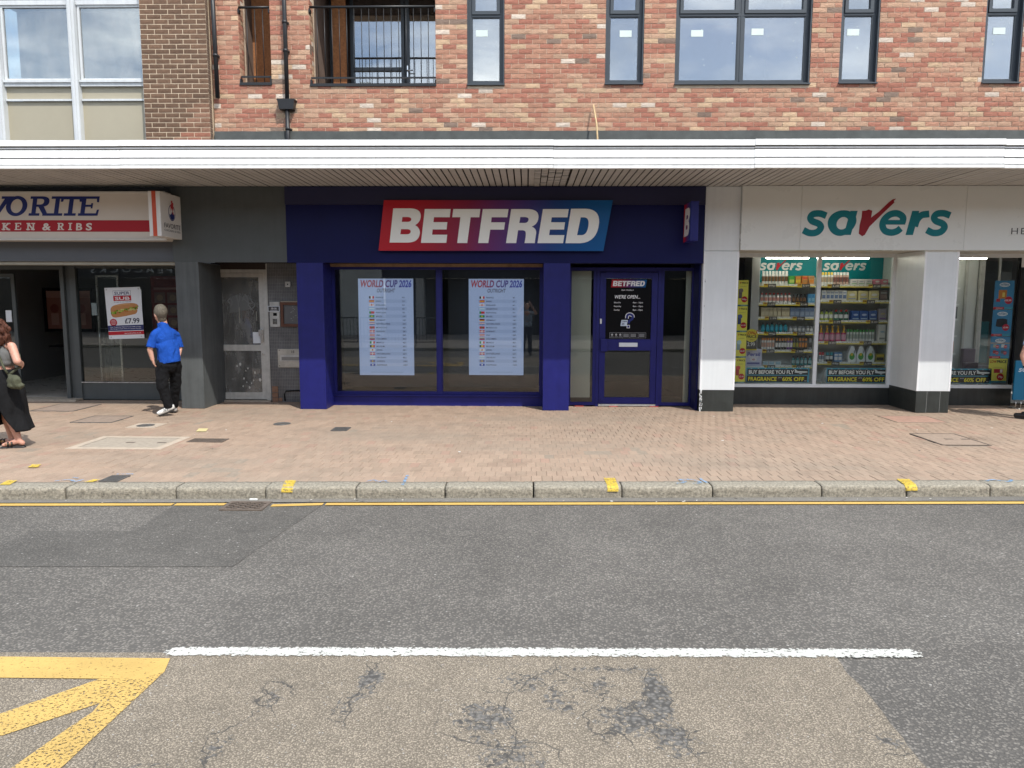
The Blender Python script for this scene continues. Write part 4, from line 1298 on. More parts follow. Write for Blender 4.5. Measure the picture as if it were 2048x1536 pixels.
p = MB(); p.box(a, b, BW - .015, BW + .05, .012, .040); p.build('threshold', M['alu'], bf)
room(bf, -3.4, 2.70, BW + .07, 15.5, -.005, 2.60, M['black_room'])
mb = MB(); mb.box(-3.05, -1.45, BW + .42, BW + .44, .25, 2.25); mb.box(-1.30, .22, BW + .42, BW + .44, .25, 2.25); mb.build('display_backing', mat('backing_board', (0.03, 0.03, 0.035), var=0), bf)
mb = MB(); mb.box(1.2, 2.05, BW + .30, BW + .32, .9, 2.2); mb.build('door_backing', M['blackboard'], bf)
# rubble of old tape under the threshold
for x in (1.33, 1.98, .78):
    mb = MB(); mb.box(x, x + .14, BW - .02, BW + .0, .0, .012); mb.build('tape_strip', mat('red_tape', (0.45, 0.06, 0.05), var=.2), bf)

# illuminated-style name sign
sign = thing('shop_sign', 'slanted red to blue sign board with big bold white italic capitals', 'sign', (-.48, 11.12, 2.44))
KX, KZ = 0.0018165, 0.0017945                     # metres per unit of the traced lettering
def bfp(p):
    return (-2.3587 + p[0] * KX, 3.3242 - p[1] * KZ)
mb = MB(); q = [bfp(p) for p in ((118, 83), (1995, 83), (1925, 497), (67, 497))]
mb.prism_y([q[3], q[2], q[1], q[0]], 11.10, F_Y - .029)
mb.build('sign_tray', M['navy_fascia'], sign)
pr = Print(.0015)
reds = [(0.42, 0.010, 0.020), (0.40, 0.010, 0.022), (0.30, 0.012, 0.03), (0.21, 0.014, 0.055), (0.115, 0.022, 0.13), (0.055, 0.035, 0.18), (0.012, 0.045, 0.20), (0.0, 0.07, 0.24), (0.0, 0.085, 0.27)]
pr.grad([q[3], q[2], q[1], q[0]], reds, 120, 1)
LET = {
 'B': [[(195, 150), (335, 150), ((425, 152), (421, 215)), ((418, 262), (373, 287)), ((414, 308), (412, 352)), ((402, 430), (310, 430)), (160, 430)],
       [(270, 220), (312, 220), ((346, 222), (342, 242)), ((338, 260), (308, 260)), (263, 260)], [(257, 320), (308, 320), ((340, 322), (336, 342)), ((332, 362), (302, 362)), (250, 362)]],
 'E1': [[(455, 155), (668, 155), (660, 222), (530, 222), (525, 262), (640, 262), (633, 322), (518, 322), (513, 365), (638, 365), (630, 432), (420, 432)]],
 'T': [[(690, 155), (912, 155), (903, 222), (832, 222), (803, 433), (720, 433), (748, 222), (680, 222)]],
 'F': [[(932, 155), (1143, 155), (1133, 222), (1005, 222), (1000, 263), (1115, 263), (1107, 323), (993, 323), (977, 433), (893, 433)]],
 'R': [[(1165, 155), (1305, 155), ((1395, 158), (1389, 225)), ((1384, 278), (1334, 298)), ((1374, 312), (1371, 352)), ((1362, 410), (1360, 433)), (1275, 433), ((1290, 365), (1284, 342)), ((1280, 328), (1254, 328)), (1222, 328), (1207, 433), (1123, 433)],
       [(1240, 220), (1278, 220), ((1312, 222), (1307, 244)), ((1302, 268), (1272, 268)), (1232, 268)]],
 'E2': [[(1425, 155), (1636, 155), (1627, 222), (1498, 222), (1492, 262), (1607, 262), (1600, 322), (1484, 322), (1477, 367), (1603, 367), (1593, 433), (1382, 433)]],
 'D': [[(1655, 152), (1775, 152), ((1890, 155), (1886, 265)), ((1874, 425), (1735, 433)), (1612, 433)], [(1735, 222), (1765, 222), ((1802, 226), (1800, 275)), ((1794, 360), (1750, 367)), (1707, 367)]],
}
for L in LET.values():
    pr.poly([[bfp(p) for p in path(l)] for l in L], (0.80, 0.82, 0.80), 3)
pr.build('lettering', sign, (0, 11.0985, 0), M['gloss_print'])

def logo_strip(pr, u, v, w, lay=1, grad=True):
    """Small copy of the name sign at (u, v) lower-left, w wide."""
    k = w / 1928.0
    f = lambda p: (u + (p[0] - 67) * k, v + (497 - p[1]) * k)
    if grad:
        pr.grad([f((67, 497)), f((1925, 497)), f((1995, 83)), f((118, 83))], reds, 24, lay)
    for L in LET.values():
        pr.poly([[f(p) for p in path(l)] for l in L], (0.72, 0.72, 0.72), lay + 1)

# projecting sign, edge on
ps = thing('projecting_sign', 'narrow navy and red box sign with a white letter B beside the white pillar', 'sign', (2.35, 11.0, 2.55))
mb = MB(); mb.bbox(2.335, 2.455, 10.72, F_Y - .05, 2.555, 3.115, .006); mb.box(2.37, 2.42, F_Y - .05, F_Y - .0, 2.70, 2.75); mb.box(2.37, 2.42, F_Y - .05, F_Y - .029, 2.95, 3.0); mb.build('sign_box', M['navy'], ps)
pr = Print(.0012)
pr.grad([(0, 0), (.44, 0), (.44, .55), (0, .55)], [reds[0], reds[1], reds[4], reds[5], reds[6]], 16, 1)
B = [[((p[0] - 160) / 260 * .36 + .04, (432 - p[1]) / 280 * .40 + .075) for p in path(l)] for l in LET['B']]
pr.poly(B, (0.72, 0.72, 0.72), 2)
pr.build('lettering', ps, (2.3345, F_Y - .05, 2.56), M['gloss_print'], U=(0, -1, 0), N=(-1, 0, 0))

# ---------------------------------------------------------------- odds screens in the window
NAMES = [('FRANCE', '4/1'), ('SPAIN', '5/1'), ('ENGLAND', '6/1'), ('ARGENTINA', '8/1'), ('PORTUGAL', '9/1'), ('BRAZIL', '10/1'), ('GERMANY', '14/1'), ('NETHERLANDS', '20/1'), ('MOROCCO', '28/1'), ('NORWAY', '28/1'), ('USA', '28/1'),
         ('COLOMBIA', '40/1'), ('MEXICO', '40/1'), ('BELGIUM', '40/1'), ('JAPAN', '50/1'), ('SWITZERLAND', '66/1'), ('URUGUAY', '80/1'), ('SWEDEN', '100/1'), ('AUSTRALIA', '150/1')]
cR, cB, cY, cG, cK, cW, cS, cO = (.5, .03, .04), (.03, .06, .35), (.65, .45, .03), (.02, .22, .06), (.01, .01, .01), (.7, .7, .7), (.25, .45, .7), (.65, .25, .05)
FL = [('v', cK, cW, cR), ('h', cR, cY, cR), ('x', cW, cR), ('h', cS, cW, cS), ('v', cG, cR, cR), ('d', cG, cY), ('h', cK, cR, cY), ('h', cR, cW, cB), ('d', cR, cG), ('x', cR, cW), ('h', cR, cW, cR), ('h', cY, cB, cR), ('v', cG, cW, cR), ('v', cK, cY, cR), ('d', cW, cR), ('x', cR, cW), ('h', cW, cS, cW), ('x', cB, cY), ('d', cB, cW)]
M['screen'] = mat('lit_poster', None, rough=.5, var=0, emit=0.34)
def odds(label, x0, x1, z0, z1):
    t = thing('odds_poster', label, 'poster', ((x0 + x1) / 2, BW + .10, z0))
    mb = MB((0.40, 0.48, 0.74)); mb.box(x0, x1, BW + .10, BW + .112, z0, z1); mb.build('sheet', M['screen'], t)
    w, h = x1 - x0, z1 - z0
    pr = Print(.0008)
    cols = [(.36, .03, .04), (.30, .03, .07), (.20, .03, .12), (.12, .04, .18), (.07, .05, .24), (.05, .05, .30), (.04, .05, .34), (.03, .05, .36)]
    pr.text('WORLD CUP 2026', w * .5, h * .915, h * .072, cW, 2, bold=.028, shear=.13, align='c', width=w * .93, cols=cols)
    pr.text('OUTRIGHT', w * .5, h * .860, h * .040, (.04, .03, .05), 2, bold=.012, shear=.13, align='c', width=w * .33)
    for i, (n_, o_) in enumerate(NAMES):
        v = h * (.800 - i * .0389)
        u0, u1, v0, v1 = w * .195, w * .288, v - h * .004, v + h * .020
        fl = FL[i]
        if fl[0] == 'v':
            for k in range(3): pr.rect(u0 + (u1 - u0) * k / 3, v0, u0 + (u1 - u0) * (k + 1) / 3, v1, fl[k + 1], 2)
        elif fl[0] == 'h':
            for k in range(3): pr.rect(u0, v1 - (v1 - v0) * (k + 1) / 3, u1, v1 - (v1 - v0) * k / 3, fl[k + 1], 2)
        elif fl[0] == 'x':
            pr.rect(u0, v0, u1, v1, fl[1], 2); m_ = (v0 + v1) / 2; pr.rect(u0, m_ - .004, u1, m_ + .004, fl[2], 3); um = (u0 + u1) / 2; pr.rect(um - .006, v0, um + .006, v1, fl[2], 4)
        else:
            pr.rect(u0, v0, u1, v1, fl[1], 2); pr.disc((u0 + u1) / 2, (v0 + v1) / 2, (v1 - v0) * .33, fl[2], 3, 10)
        pr.text(n_, w * .315, v, h * .0155, (.02, .025, .05), 2, bold=.014)
        pr.text(o_, w * .80, v, h * .0155, (.02, .025, .05), 2, bold=.014)
        if i % 2:
            pr.rect(w * .17, v - h * .010, w * .88, v + h * .0265, (0.345, 0.42, 0.665), 1)
    pr.rect(w * .2, h * .030, w * .8, h * .0325, (.15, .17, .25), 2)
    pr.build('print', t, (x0, BW + .0995, z0), M['screen'])
odds('tall football odds poster in the window pane beside the navy corner pillar', -2.715, -1.828, .48, 2.035)
odds('tall football odds poster in the window pane nearer the betting shop door', -.935, -.052, .49, 2.035)

# door print
t = thing('door_notice', 'black opening hours notice with white lettering on the betting shop door glass', 'notice', (1.62, BW + .05, 1.09))
mb = MB(); mb.box(1.255, 1.965, BW + .0145, BW + .0172, 1.09, 2.04); mb.build('sheet', M['blackboard'], t)
pr = Print(.0008)
logo_strip(pr, .075, .815, .565, 1)
pr.text('Hello Wickford', .335, .762, .022, cW, 2, bold=.01, align='c')
pr.text("WE'RE OPEN...", .335, .640, .055, (.80, .80, .80), 2, bold=.016, shear=.14, align='c', width=.41)
for i, (a_, b_) in enumerate((('Mon-Fri', '8am - 10pm'), ('Saturday', '8am - 10pm'), ('Sunday', '8am - 10pm'))):
    pr.text(a_, .125, .565 - i * .058, .024, cW, 2, bold=.015); pr.text(b_, .585, .565 - i * .058, .024, cW, 2, bold=.015, align='r')
Q = [(.335, .325), (.345, .375), (.385, .390), (.425, .365), (.42, .32), (.375, .285), (.365, .245)]
pr.stroke(Q, .058, cW, 2, smooth=6); pr.stroke(Q, .036, (.02, .03, .16), 3, smooth=6)
pr.rect(.335, .170, .385, .222, cW, 2); pr.rect(.345, .178, .376, .213, (.02, .03, .16), 3)
pr.tri([(.235, .205), (.335, .205), (.35, .300), (.25, .300)], [(0, 1, 2, 3)], (.55, .62, .70), 4)
pr.text('THINK', .255, .268, .020, (.05, .06, .10), 5, bold=.03, shear=.15); pr.text('25', .25, .222, .034, (.05, .06, .10), 5, bold=.03, shear=.15)
pr.rect(.065, .012, .645, .100, (.30, .30, .31), 1); pr.rect(.069, .016, .641, .096, BLACK, 2)
for u in (.265, .385, .52): pr.rect(u, .016, u + .003, .096, (.30, .30, .31), 3)
for u in (.095, .16, .225): pr.disc(u + .01, .066, .017, (.4, .4, .4), 3, 10); pr.rect(u - .012, .030, u + .034, .036, (.35, .35, .35), 3)
for u in (.285, .40, .535):
    for k in range(3): pr.rect(u, .035 + k * .018, u + .085, .043 + k * .018, (.33, .34, .34), 3)
pr.build('print', t, (1.255, BW + .014, 1.09), M['print'])

# ---------------------------------------------------------------- grey unit, entrance and tiled wall
gu = thing('grey_shop_surround', 'slate grey pillar and panels between takeaway and betting shop', 'shop front', (-5.0, 11.5, 0))
mb = MB(); mb.box(-5.41, -3.661, F_Y + .002, F_Y + .10, 2.262, 3.39); mb.build('upper_panel', M['grey_shop'], gu)
mb = MB(); mb.bbox(-5.392, -5.03, F_Y + .002, 12.12, 0, 2.262, .005); mb.build('pillar', M['grey_pillar'], gu)
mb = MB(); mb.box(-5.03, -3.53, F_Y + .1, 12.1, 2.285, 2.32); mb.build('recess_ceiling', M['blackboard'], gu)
ed = thing('entrance_door', 'aluminium framed glazed entrance door with scratched dirty glass', 'door', (-4.75, 12.0, 0))
DY = 12.0
mb = MB(); x0, x1 = -5.19, -4.275
mb.box(x0, x0 + .05, DY, DY + .07, 0, 2.185); mb.box(x1 - .055, x1, DY, DY + .07, 0, 2.185); mb.box(x0 + .05, x1 - .055, DY, DY + .07, 2.13, 2.185); mb.build('frame', M['alu'], ed)
mb = MB(); mb.box(x0, x1, DY + .01, DY + .07, 2.185, 2.29); mb.build('dark_transom', mat('brown_transom', (0.025, 0.012, 0.008), var=.1), ed)
a, b = x0 + .054, x1 - .059
mb = MB()
mb.box(a, a + .045, DY + .008, DY + .055, .04, 2.125); mb.box(b - .075, b, DY + .008, DY + .055, .04, 2.125); mb.box(a + .045, b - .075, DY + .008, DY + .055, 2.06, 2.125); mb.box(a + .045, b - .075, DY + .008, DY + .055, .85, .95); mb.box(a + .045, b - .075, DY + .008, DY + .055, .04, .155)
leaf = mb.build('door_leaf', M['alu'], ed)
for z0, z1 in ((.155, .85), (.95, 2.06)):
    p = MB(); p.box(a + .04, b - .07, DY + .028, DY + .034, z0 - .003, z1 + .003); p.build('pane', M['dirty_glass'], leaf)
p = MB(); p.bbox(b - .055, b - .02, DY - .03, DY + .008, 1.0, 1.21, .004); p.box(b - .085, b - .045, DY - .045, DY - .03, 1.10, 1.20); p.build('handle', M['steel'], leaf)
p = MB(); p.lathe((0, 0, 0), [(.018, 0), (.018, .012), (.012, .016)], 12); p.v = [(b - .035 + q[0], DY + .008 - q[2], .80 + q[1]) for q in p.v]; p.f = [tuple(reversed(f)) for f in p.f]; p.build('lock', M['steel'], leaf)
# scratches and paint on the glass
pr = Print(.0004)
gcol = (.20, .205, .20)
G0 = (a + .04, .95)
for pts, w in (([(.30, .72), (.33, .80), (.30, .86), (.26, .82), (.30, .78)], .018), ([(.40, .92), (.44, .80), (.47, .95)], .018), ([(.43, .80), (.44, .70)], .018), ([(.50, .82), (.55, .93), (.60, .80), (.52, .86)], .016), ([(.62, .88), (.67, .80), (.70, .74), (.64, .70), (.60, .78), (.70, .78)], .016), ([(.60, .70), (.68, .66), (.66, .60)], .014)):
    pr.stroke([(u - .10, v - .10) for u, v in pts], w, (.19, .195, .19), 1)
pr.poly([[(.18, .52), (.50, .58), (.51, .82), (.40, .79), (.33, .82), (.20, .80)]], (.15, .155, .15), 0)
for i in range(44):
    u = random.uniform(.06, .60); v = random.uniform(.10, .5); pr.rect(u, v, u + .003, v + random.uniform(.05, .22), (.17, .175, .165), 1)
pr.rect(.335, .36, .352, .62, (.30, .29, .25), 1); pr.rect(.62, .40, .632, .55, (.28, .28, .24), 1)
pr.build('scratches', leaf, (G0[0], DY + .0275, G0[1]), M['print'])
pr = Print(.0004)
for u, v, r in ((.36, .47, .018), (.30, .44, .012), (.50, .40, .010), (.46, .36, .008), (.63, .33, .014), (.42, .23, .012), (.47, .17, .007), (.72, .21, .02), (.56, .15, .01), (.60, .20, .008), (.40, .10, .01), (.52, .08, .014), (.05, .5, .01)):
    pr.disc(u * .9, v, r, (.55, .55, .52), 1, 8, ry=r * 1.5)
pr.build('paint_splashes', leaf, (G0[0], DY + .0275, .155), M['print'])
p = MB(); p.box(b - .205, b - .075, DY + .022, DY + .0265, .975, 1.16); nt_ = p.build('notice', M['paper'], leaf)
room(ed, -5.15, -4.3, DY + .09, 13.6, 0, 2.3, mat('lobby', (0.20, 0.195, 0.18), rough=.8, var=.1, scale=2))
p = MB(); p.box(-5.2, -4.25, DY - .06, DY + .0, 0, .03); p.build('step', M['concrete'], ed)

# tiled wall panel (mosaic pieces are smaller than can be told apart)
def tile_mat():
    m, nt, b = new_mat('grey_mosaic')
    br = nt.nodes.new('ShaderNodeTexBrick')
    br.offset = 0.0
    br.inputs['Scale'].default_value = 1.0; br.inputs['Brick Width'].default_value = 0.028; br.inputs['Row Height'].default_value = 0.056
    br.inputs['Mortar Size'].default_value = 0.0022; br.inputs['Mortar Smooth'].default_value = 0.2
    br.inputs['Color1'].default_value = (0.105, 0.108, 0.110, 1); br.inputs['Color2'].default_value = (0.135, 0.135, 0.135, 1); br.inputs['Mortar'].default_value = (0.25, 0.25, 0.245, 1)
    mp = nt.nodes.new('ShaderNodeMapping'); mp.inputs['Rotation'].default_value = (R(-90), 0, 0)
    nt.links.new(pos_node(nt), mp.inputs['Vector']); nt.links.new(mp.outputs[0], br.inputs['Vector'])
    d = ramp(nt, noise_fac(nt, 3.0, 6), 0.3, 0.65, (0.62,) * 3, (1.12,) * 3)
    nt.links.new(mixc(nt, br.outputs['Color'], d, 1.0, 'MULTIPLY'), b.inputs['Base Color'])
    b.inputs['Roughness'].default_value = 0.35
    inv = nt.nodes.new('ShaderNodeMath'); inv.operation = 'SUBTRACT'; inv.inputs[0].default_value = 1.0
    nt.links.new(br.outputs['Fac'], inv.inputs[1]); add_bump(nt, b, inv.outputs[0], .5, .004)
    return m
tw = tag(MB().box(-4.275, -3.53, DY - .01, DY + .10, 0, 2.285).build('tiled_wall', tile_mat()), 'narrow wall of small grey mosaic tiles between entrance door and navy pillar', 'wall')
p = MB(); p.box(-4.272, -4.255, DY - .022, DY - .0105, 0, 2.28); p.build('edge_trim', M['alu'], tw)
WY = DY - .0105
t = thing('intercom', 'steel door entry panel with keypad on the grey tiles', 'intercom', (-4.15, WY, 1.25))
mb = MB(); mb.bbox(-4.225, -4.062, WY - .02, WY, 1.25, 1.66, .004); mb.build('plate', M['alu'], t)
mb = MB(); mb.box(-4.255, -4.058, WY - .026, WY - .0205, 1.50, 1.592); mb.build('number_plate', M['paper'], t)
pr = Print(.0006); pr.rect(.012, .010, .185, .082, (.06, .06, .06), 1); pr.text('10-16', .098, .038, .030, cW, 2, bold=.03, align='c'); pr.rect(.04, .018, .16, .027, (.5, .5, .5), 2); pr.build('print', t, (-4.255, WY - .0265, 1.50), M['print'])
for r_ in range(4):
    for c_ in range(3):
        mb = MB(); mb.box(-4.178 + c_ * .024, -4.160 + c_ * .024, WY - .025, WY - .0205, 1.295 + r_ * .023, 1.311 + r_ * .023); mb.build('key', M['blackboard'], t)
mb = MB(); mb.box(-4.17, -4.11, WY - .0225, WY - .0205, 1.43, 1.48); mb.build('speaker_grille', M['blackboard'], t)
mb = MB(); mb.box(-4.115, -4.10, WY - .023, WY - .0205, 1.405, 1.42); mb.build('indicator', M['paper'], t)
t = thing('notice_case', 'small wooden framed notice case on the grey tiles', 'notice case', (-3.85, WY, 1.25))
mb = MB(); mb.frame(-4.04, -3.60, 1.255, 1.655, .045, WY - .045, WY); mb.build('frame', M['timber_dark'], t)
mb = MB(); mb.box(-3.996, -3.645, WY - .02, WY - .002, 1.30, 1.61); mb.build('backing', mat('notice_back', (0.12, 0.12, 0.12), var=.1), t)
pr = Print(.0006)
for i in range(14):
    u, v = random.uniform(.1, .3), random.uniform(.04, .28); pr.rect(u, v, u + random.uniform(.006, .03), v + .006, (.4, .4, .4), 1)
pr.build('print', t, (-3.996, WY - .0205, 1.30), M['print'])
mb = MB(); mb.box(-4.03, -3.61, WY - .05, WY - .0, 1.6555, 1.672); mb.build('debris_ledge', M['concrete'], t)
t = thing('letterbox', 'metal letterbox plate numbered 18 beside the navy pillar', 'letterbox', (-3.95, WY, .58))
mb = MB(); mb.bbox(-4.118, -3.62, WY - .022, WY, .578, .885, .004); mb.build('plate', mat('stained_steel', (0.44, 0.42, 0.37), rough=.4, var=.2, scale=8, metal=.35), t)
mb = MB(); mb.bbox(-4.08, -3.63, WY - .034, WY - .0225, .68, .785, .005); mb.build('flap', M['alu'], t)
mb = MB(); mb.box(-4.05, -3.64, WY - .037, WY - .0345, .70, .755); mb.build('slot', mat('slot_metal', (0.25, 0.24, 0.22), metal=.3, var=.1), t)
pr = Print(.0006); pr.text('18', 0, 0, .045, (.08, .08, .08), 1, align='c', bold=.01); pr.build('number', t, (-3.87, WY - .0225, .82), M['print'])
for x, z in ((-4.095, .60), (-4.095, .86)):
    mb = MB(); mb.box(x, x + .012, WY - .026, WY - .0225, z, z + .012); mb.build('screw', M['blackboard'], t)
t = thing('switch_box', 'little white square key switch box high on the grey tiles', 'switch box', (-3.91, WY, 1.90))
mb = MB(); mb.bbox(-3.955, -3.868, WY - .03, WY, 1.90, 1.99, .006); mb.build('box', mat('ivory_plastic', (0.50, 0.50, 0.47), var=.05), t)
mb = MB(); mb.box(-3.922, -3.902, WY - .033, WY - .0305, 1.935, 1.955); mb.build('key_hole', M['blackboard'], t)
t = thing('broken_tile_patch', 'broken patch of exposed brick at the foot of the tiled wall', 'damage', (-4.2, WY, 0))
for i, (xa, xb, z0, z1) in enumerate(((-4.235, -4.135, .0, .075), (-4.235, -4.135, .082, .155), (-4.235, -4.135, .162, .262), (-4.128, -4.07, .01, .07))):
    mb = MB((0.24, 0.135, 0.085)); mb.bbox(xa, xb, WY - .012, WY, z0, z1, .006); mb.build('brick', M['brown_brick'], t)
tag(MB().tube([(-4.02, WY - .02, .02), (-4.03, WY - .02, .13), (-4.0, WY - .02, .185), (-3.8, WY - .02, .195), (-3.60, WY - .02, .20)], .009, 8).build('cable', M['blackboard']), 'black cable looped at the foot of the tiled wall', 'cable')
tag(MB().tube([(-3.72, WY - .02, .01), (-3.715, WY - .02, .185)], .012, 8).build('pipe_stub', M['rust_iron']), 'short rusty pipe stub under the black cable by the tiled wall', 'pipe')

# ---------------------------------------------------------------- chicken takeaway
fv = thing('takeaway_shop_front', 'dark grey takeaway shop front with open doorway and wide window', 'shop front', (-7.4, 11.8, 0))
VY = 12.08
mb = MB(); mb.box(-10.2, -5.412, F_Y + .12, F_Y + .25, 2.275, 3.39); mb.build('upper_panel', mat('grey_blue_panel', s2l(78, 82, 88), rough=.5, var=.08, scale=2), fv)
mb = MB(); mb.box(-10.2, -5.40, F_Y + .16, F_Y + .40, 2.225, 2.272); mb.build('shutter_rail', mat('shutter_rail', s2l(150, 146, 132), rough=.5, var=.12, scale=6), fv)
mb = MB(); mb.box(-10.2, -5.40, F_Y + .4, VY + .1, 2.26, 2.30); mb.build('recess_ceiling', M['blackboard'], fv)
fr = MB(); fr.box(-7.585, -7.485, VY - .02, VY + .07, .03, 2.26); fr.box(-7.485, -5.395, VY, VY + .06, .225, .30); fr.box(-7.485, -5.395, VY, VY + .06, 2.21, 2.26); fr.box(-5.47, -5.395, VY, VY + .06, .30, 2.21); fr.build('window_frame', M['grey_shop'], fv)
fr = MB(); fr.bbox(-7.73, -7.665, VY - .05, VY + .02, .03, 2.24, .006); fr.box(-7.66, -7.59, VY, VY + .06, .03, 2.26); fr.build('door_post', M['grey_shop'], fv)
fr = MB(); fr.box(-10.2, -7.73, VY, VY + .06, 2.18, 2.26); fr.build('door_head', M['grey_shop'], fv)
p = MB(); p.box(-7.487, -5.468, VY + .02, VY + .028, .298, 2.212); p.build('pane', M['shop_glass'], fv)
mb = MB(); mb.box(-7.485, -5.395, VY + .004, VY + .06, .0, .224); mb.box(-7.485, -5.395, VY - .025, VY + .004, .02, .036); mb.build('stall_riser', M['grey_shop'], fv)
mb = MB(); mb.box(-7.49, -5.46, VY - .022, VY, .295, .312); mb.build('glazing_bead', mat('worn_bead', (0.34, 0.33, 0.31), var=.4, scale=20), fv)
mb = MB(); mb.box(-10.2, -7.485, VY - .22, VY + .1, 0, .035); mb.build('threshold', M['concrete'], fv)
room(fv, -10.2, -5.40, VY + .08, 17.5, .03, 2.9, mat('takeaway_walls', (0.24, 0.235, 0.23), rough=.7, var=.1, scale=1), mat('takeaway_floor', (0.42, 0.39, 0.34), rough=.3, var=.08, scale=3))
# glass door leaf slid back behind the window
fr = MB(); fr.frame(-7.34, -6.95 + .0, .06, 2.1, .03, VY + .30, VY + .33); dl = fr.build('sliding_door', M['steel'], fv)
p = MB(); p.box(-7.31, -6.98, VY + .31, VY + .316, .09, 2.07); p.build('pane', M['shop_glass'], dl)
p = MB(); p.tube([(-7.27, VY + .25, .92), (-7.27, VY + .22, .92), (-7.27, VY + .22, 1.20), (-7.03, VY + .22, 1.20), (-7.03, VY + .22, .92), (-7.27, VY + .22, .92)], .011, 8); p.build('handle', M['steel'], dl)
p = MB(); p.box(-7.42, -7.33, VY + .28, VY + .29, 1.42, 1.63); p.build('door_sticker', M['paper'], dl)
fr = MB(); fr.box(-8.80, -8.74, VY + .30, VY + .34, .06, 2.12); fr.box(-9.9, -8.80, VY + .30, VY + .34, 2.06, 2.12); fr.box(-9.9, -8.80, VY + .30, VY + .34, .06, .12); dr = fr.build('sliding_door', M['grey_shop'], fv)
p = MB(); p.box(-9.9, -8.80, VY + .315, VY + .321, .12, 2.06); p.build('pane', M['shop_glass'], dr)
p = MB(); p.box(-8.93, -8.83, VY + .305, VY + .312, 1.30, 1.50); p.build('door_sticker', M['paper'], dr)
# interior fittings
t = thing('dining_table', 'dark table standing inside the takeaway doorway', 'table', (-8.9, 14.6, .03))
mb = MB(); mb.bbox(-9.5, -8.3, 14.3, 14.95, .74, .78, .01); mb.build('top', M['blackboard'], t)
for x in (-9.3, -8.5):
    mb = MB(); mb.box(x - .04, x + .04, 14.6, 14.68, .03, .74); mb.build('leg', M['blackboard'], t)
t = thing('menu_poster', 'dim framed red menu poster inside the takeaway', 'poster', (-9.9, 15.4, 1.2))
mb = MB(); mb.frame(-10.0, -8.95, 1.02, 1.92, .06, 14.98, 15.02); mb.build('frame', M['blackboard'], t)
pr = Print(.001); pr.rect(.06, .06, .99, .84, (.30, .13, .10), 0); pr.rect(.06, .70, .99, .84, (.40, .22, .18), 1)
for i in range(3):
    pr.disc(.22 + i * .28, .48, .09, (.22, .06, .05), 1); pr.rect(.14 + i * .28, .14, .30 + i * .28, .38, (.42, .24, .2), 1)
pr.build('print', t, (-10.0, 15.0, 1.02), M['print'])
t = thing('menu_board', 'dark red menu board of small food pictures behind the takeaway window', 'poster', (-6.6, 13.3, 1.2))
mb = MB((0.16, 0.02, 0.025)); mb.box(-6.92, -6.12, 13.4, 13.42, 1.05, 2.12); mb.build('board', M['print'], t)
pr = Print(.001)
pr.rect(.05, .82, .75, .86, (.35, .2, .2), 1)
for i in range(3):
    for j in range(3):
        pr.rect(.06 + i * .24, .12 + j * .23, .26 + i * .24, .31 + j * .23, (.20, .13, .12), 1); pr.disc(.16 + i * .24, .215 + j * .23, .06, (.32, .22, .16), 2, 10)
pr.build('print', t, (-6.92, 13.399, 1.05), M['print'])

# hanging offer poster, slightly turned
t = thing('offer_poster', 'white offer poster with sandwich picture and price hanging in takeaway window', 'poster', (-6.69, VY - .01, 1.03))
pr = Print(.0007)
W_, H_ = .60, .85
pr.rect(0, 0, W_, H_, (.66, .68, .70), 0)
navy, red = (.03, .035, .12), (.42, .02, .03)
pr.rect(.135, .715, .435, .800, navy, 1); pr.rect(.139, .719, .431, .796, (.66, .68, .70), 2); pr.text('SUPER', .285, .732, .050, navy, 3, bold=.018, align='c', width=.255)
pr.rect(.135, .630, .435, .712, red, 1); pr.text('SUB', .285, .645, .052, (.7, .7, .7), 3, bold=.02, align='c', width=.25)
pr.text('A sub of two halves!', .285, .605, .014, navy, 2, bold=.02, align='c', width=.28)
# the sandwich: two halves of bread, leaves, filling
bun = [(.07, .455), ((.06, .53), (.13, .555)), ((.30, .60), (.46, .585)), ((.545, .575), (.545, .525)), (.52, .50), (.10, .44)]
pr.poly([path(bun)], (.46, .22, .085), 1)
pr.poly([path([(.075, .425), (.52, .49), ((.53, .43), (.48, .405)), ((.25, .36), (.14, .355)), ((.07, .36), (.075, .425))])], (.44, .20, .07), 1)
pr.poly([path([(.13, .545), ((.30, .588), (.44, .578)), ((.30, .565), (.13, .545))])], (.58, .33, .15), 2)
for i in range(60):
    u = .08 + .45 * random.random(); v = .435 + (u - .08) * .15 + random.uniform(-.025, .025)
    pr.disc(u, v, random.uniform(.010, .022), random.choice([(.22, .34, .03), (.38, .45, .08), (.08, .16, .01), (.5, .5, .16), (.40, .14, .03)]), 3 + i % 4, 7, ry=.012)
pr.disc(.10, .275, .062, (.40, .02, .03), 1, 24)
for k, w in ((0, .05), (1, .07), (2, .07), (3, .05)): pr.rect(.10 - w * .6, .305 - k * .022, .10 + w * .6, .314 - k * .022, (.6, .4, .4), 2)
pr.text('£7.99', .545, .255, .085, (.02, .02, .04), 2, bold=.02, align='r', width=.255)
pr.rect(0, .135, W_, .225, navy, 1); pr.rect(0, .065, W_, .125, red, 1)
pr.text('Any Traditional Fillet & Tower Fillet of Hips', .30, .190, .015, (.6, .6, .65), 2, bold=.015, align='c', width=.52)
pr.text('Mini Burger & Cold drinks in a Combo Sub Roll', .30, .160, .015, (.6, .6, .65), 2, bold=.015, align='c', width=.52)
pr.text('www.favorite.co.uk', .55, .083, .018, (.65, .6, .6), 2, bold=.02, align='r', width=.28)
for i in range(26):
    u, v = random.uniform(.03, .57), random.uniform(.25, .82); pr.rect(u, v, u + .008, v + .005, (.5, .54, .6), 1)
for u, v in ((.03, .82), (.57, .82), (.04, .03), (.55, .03)): pr.disc(u, v, .013, (.45, .46, .47), 1, 10)
ang = R(2.0)
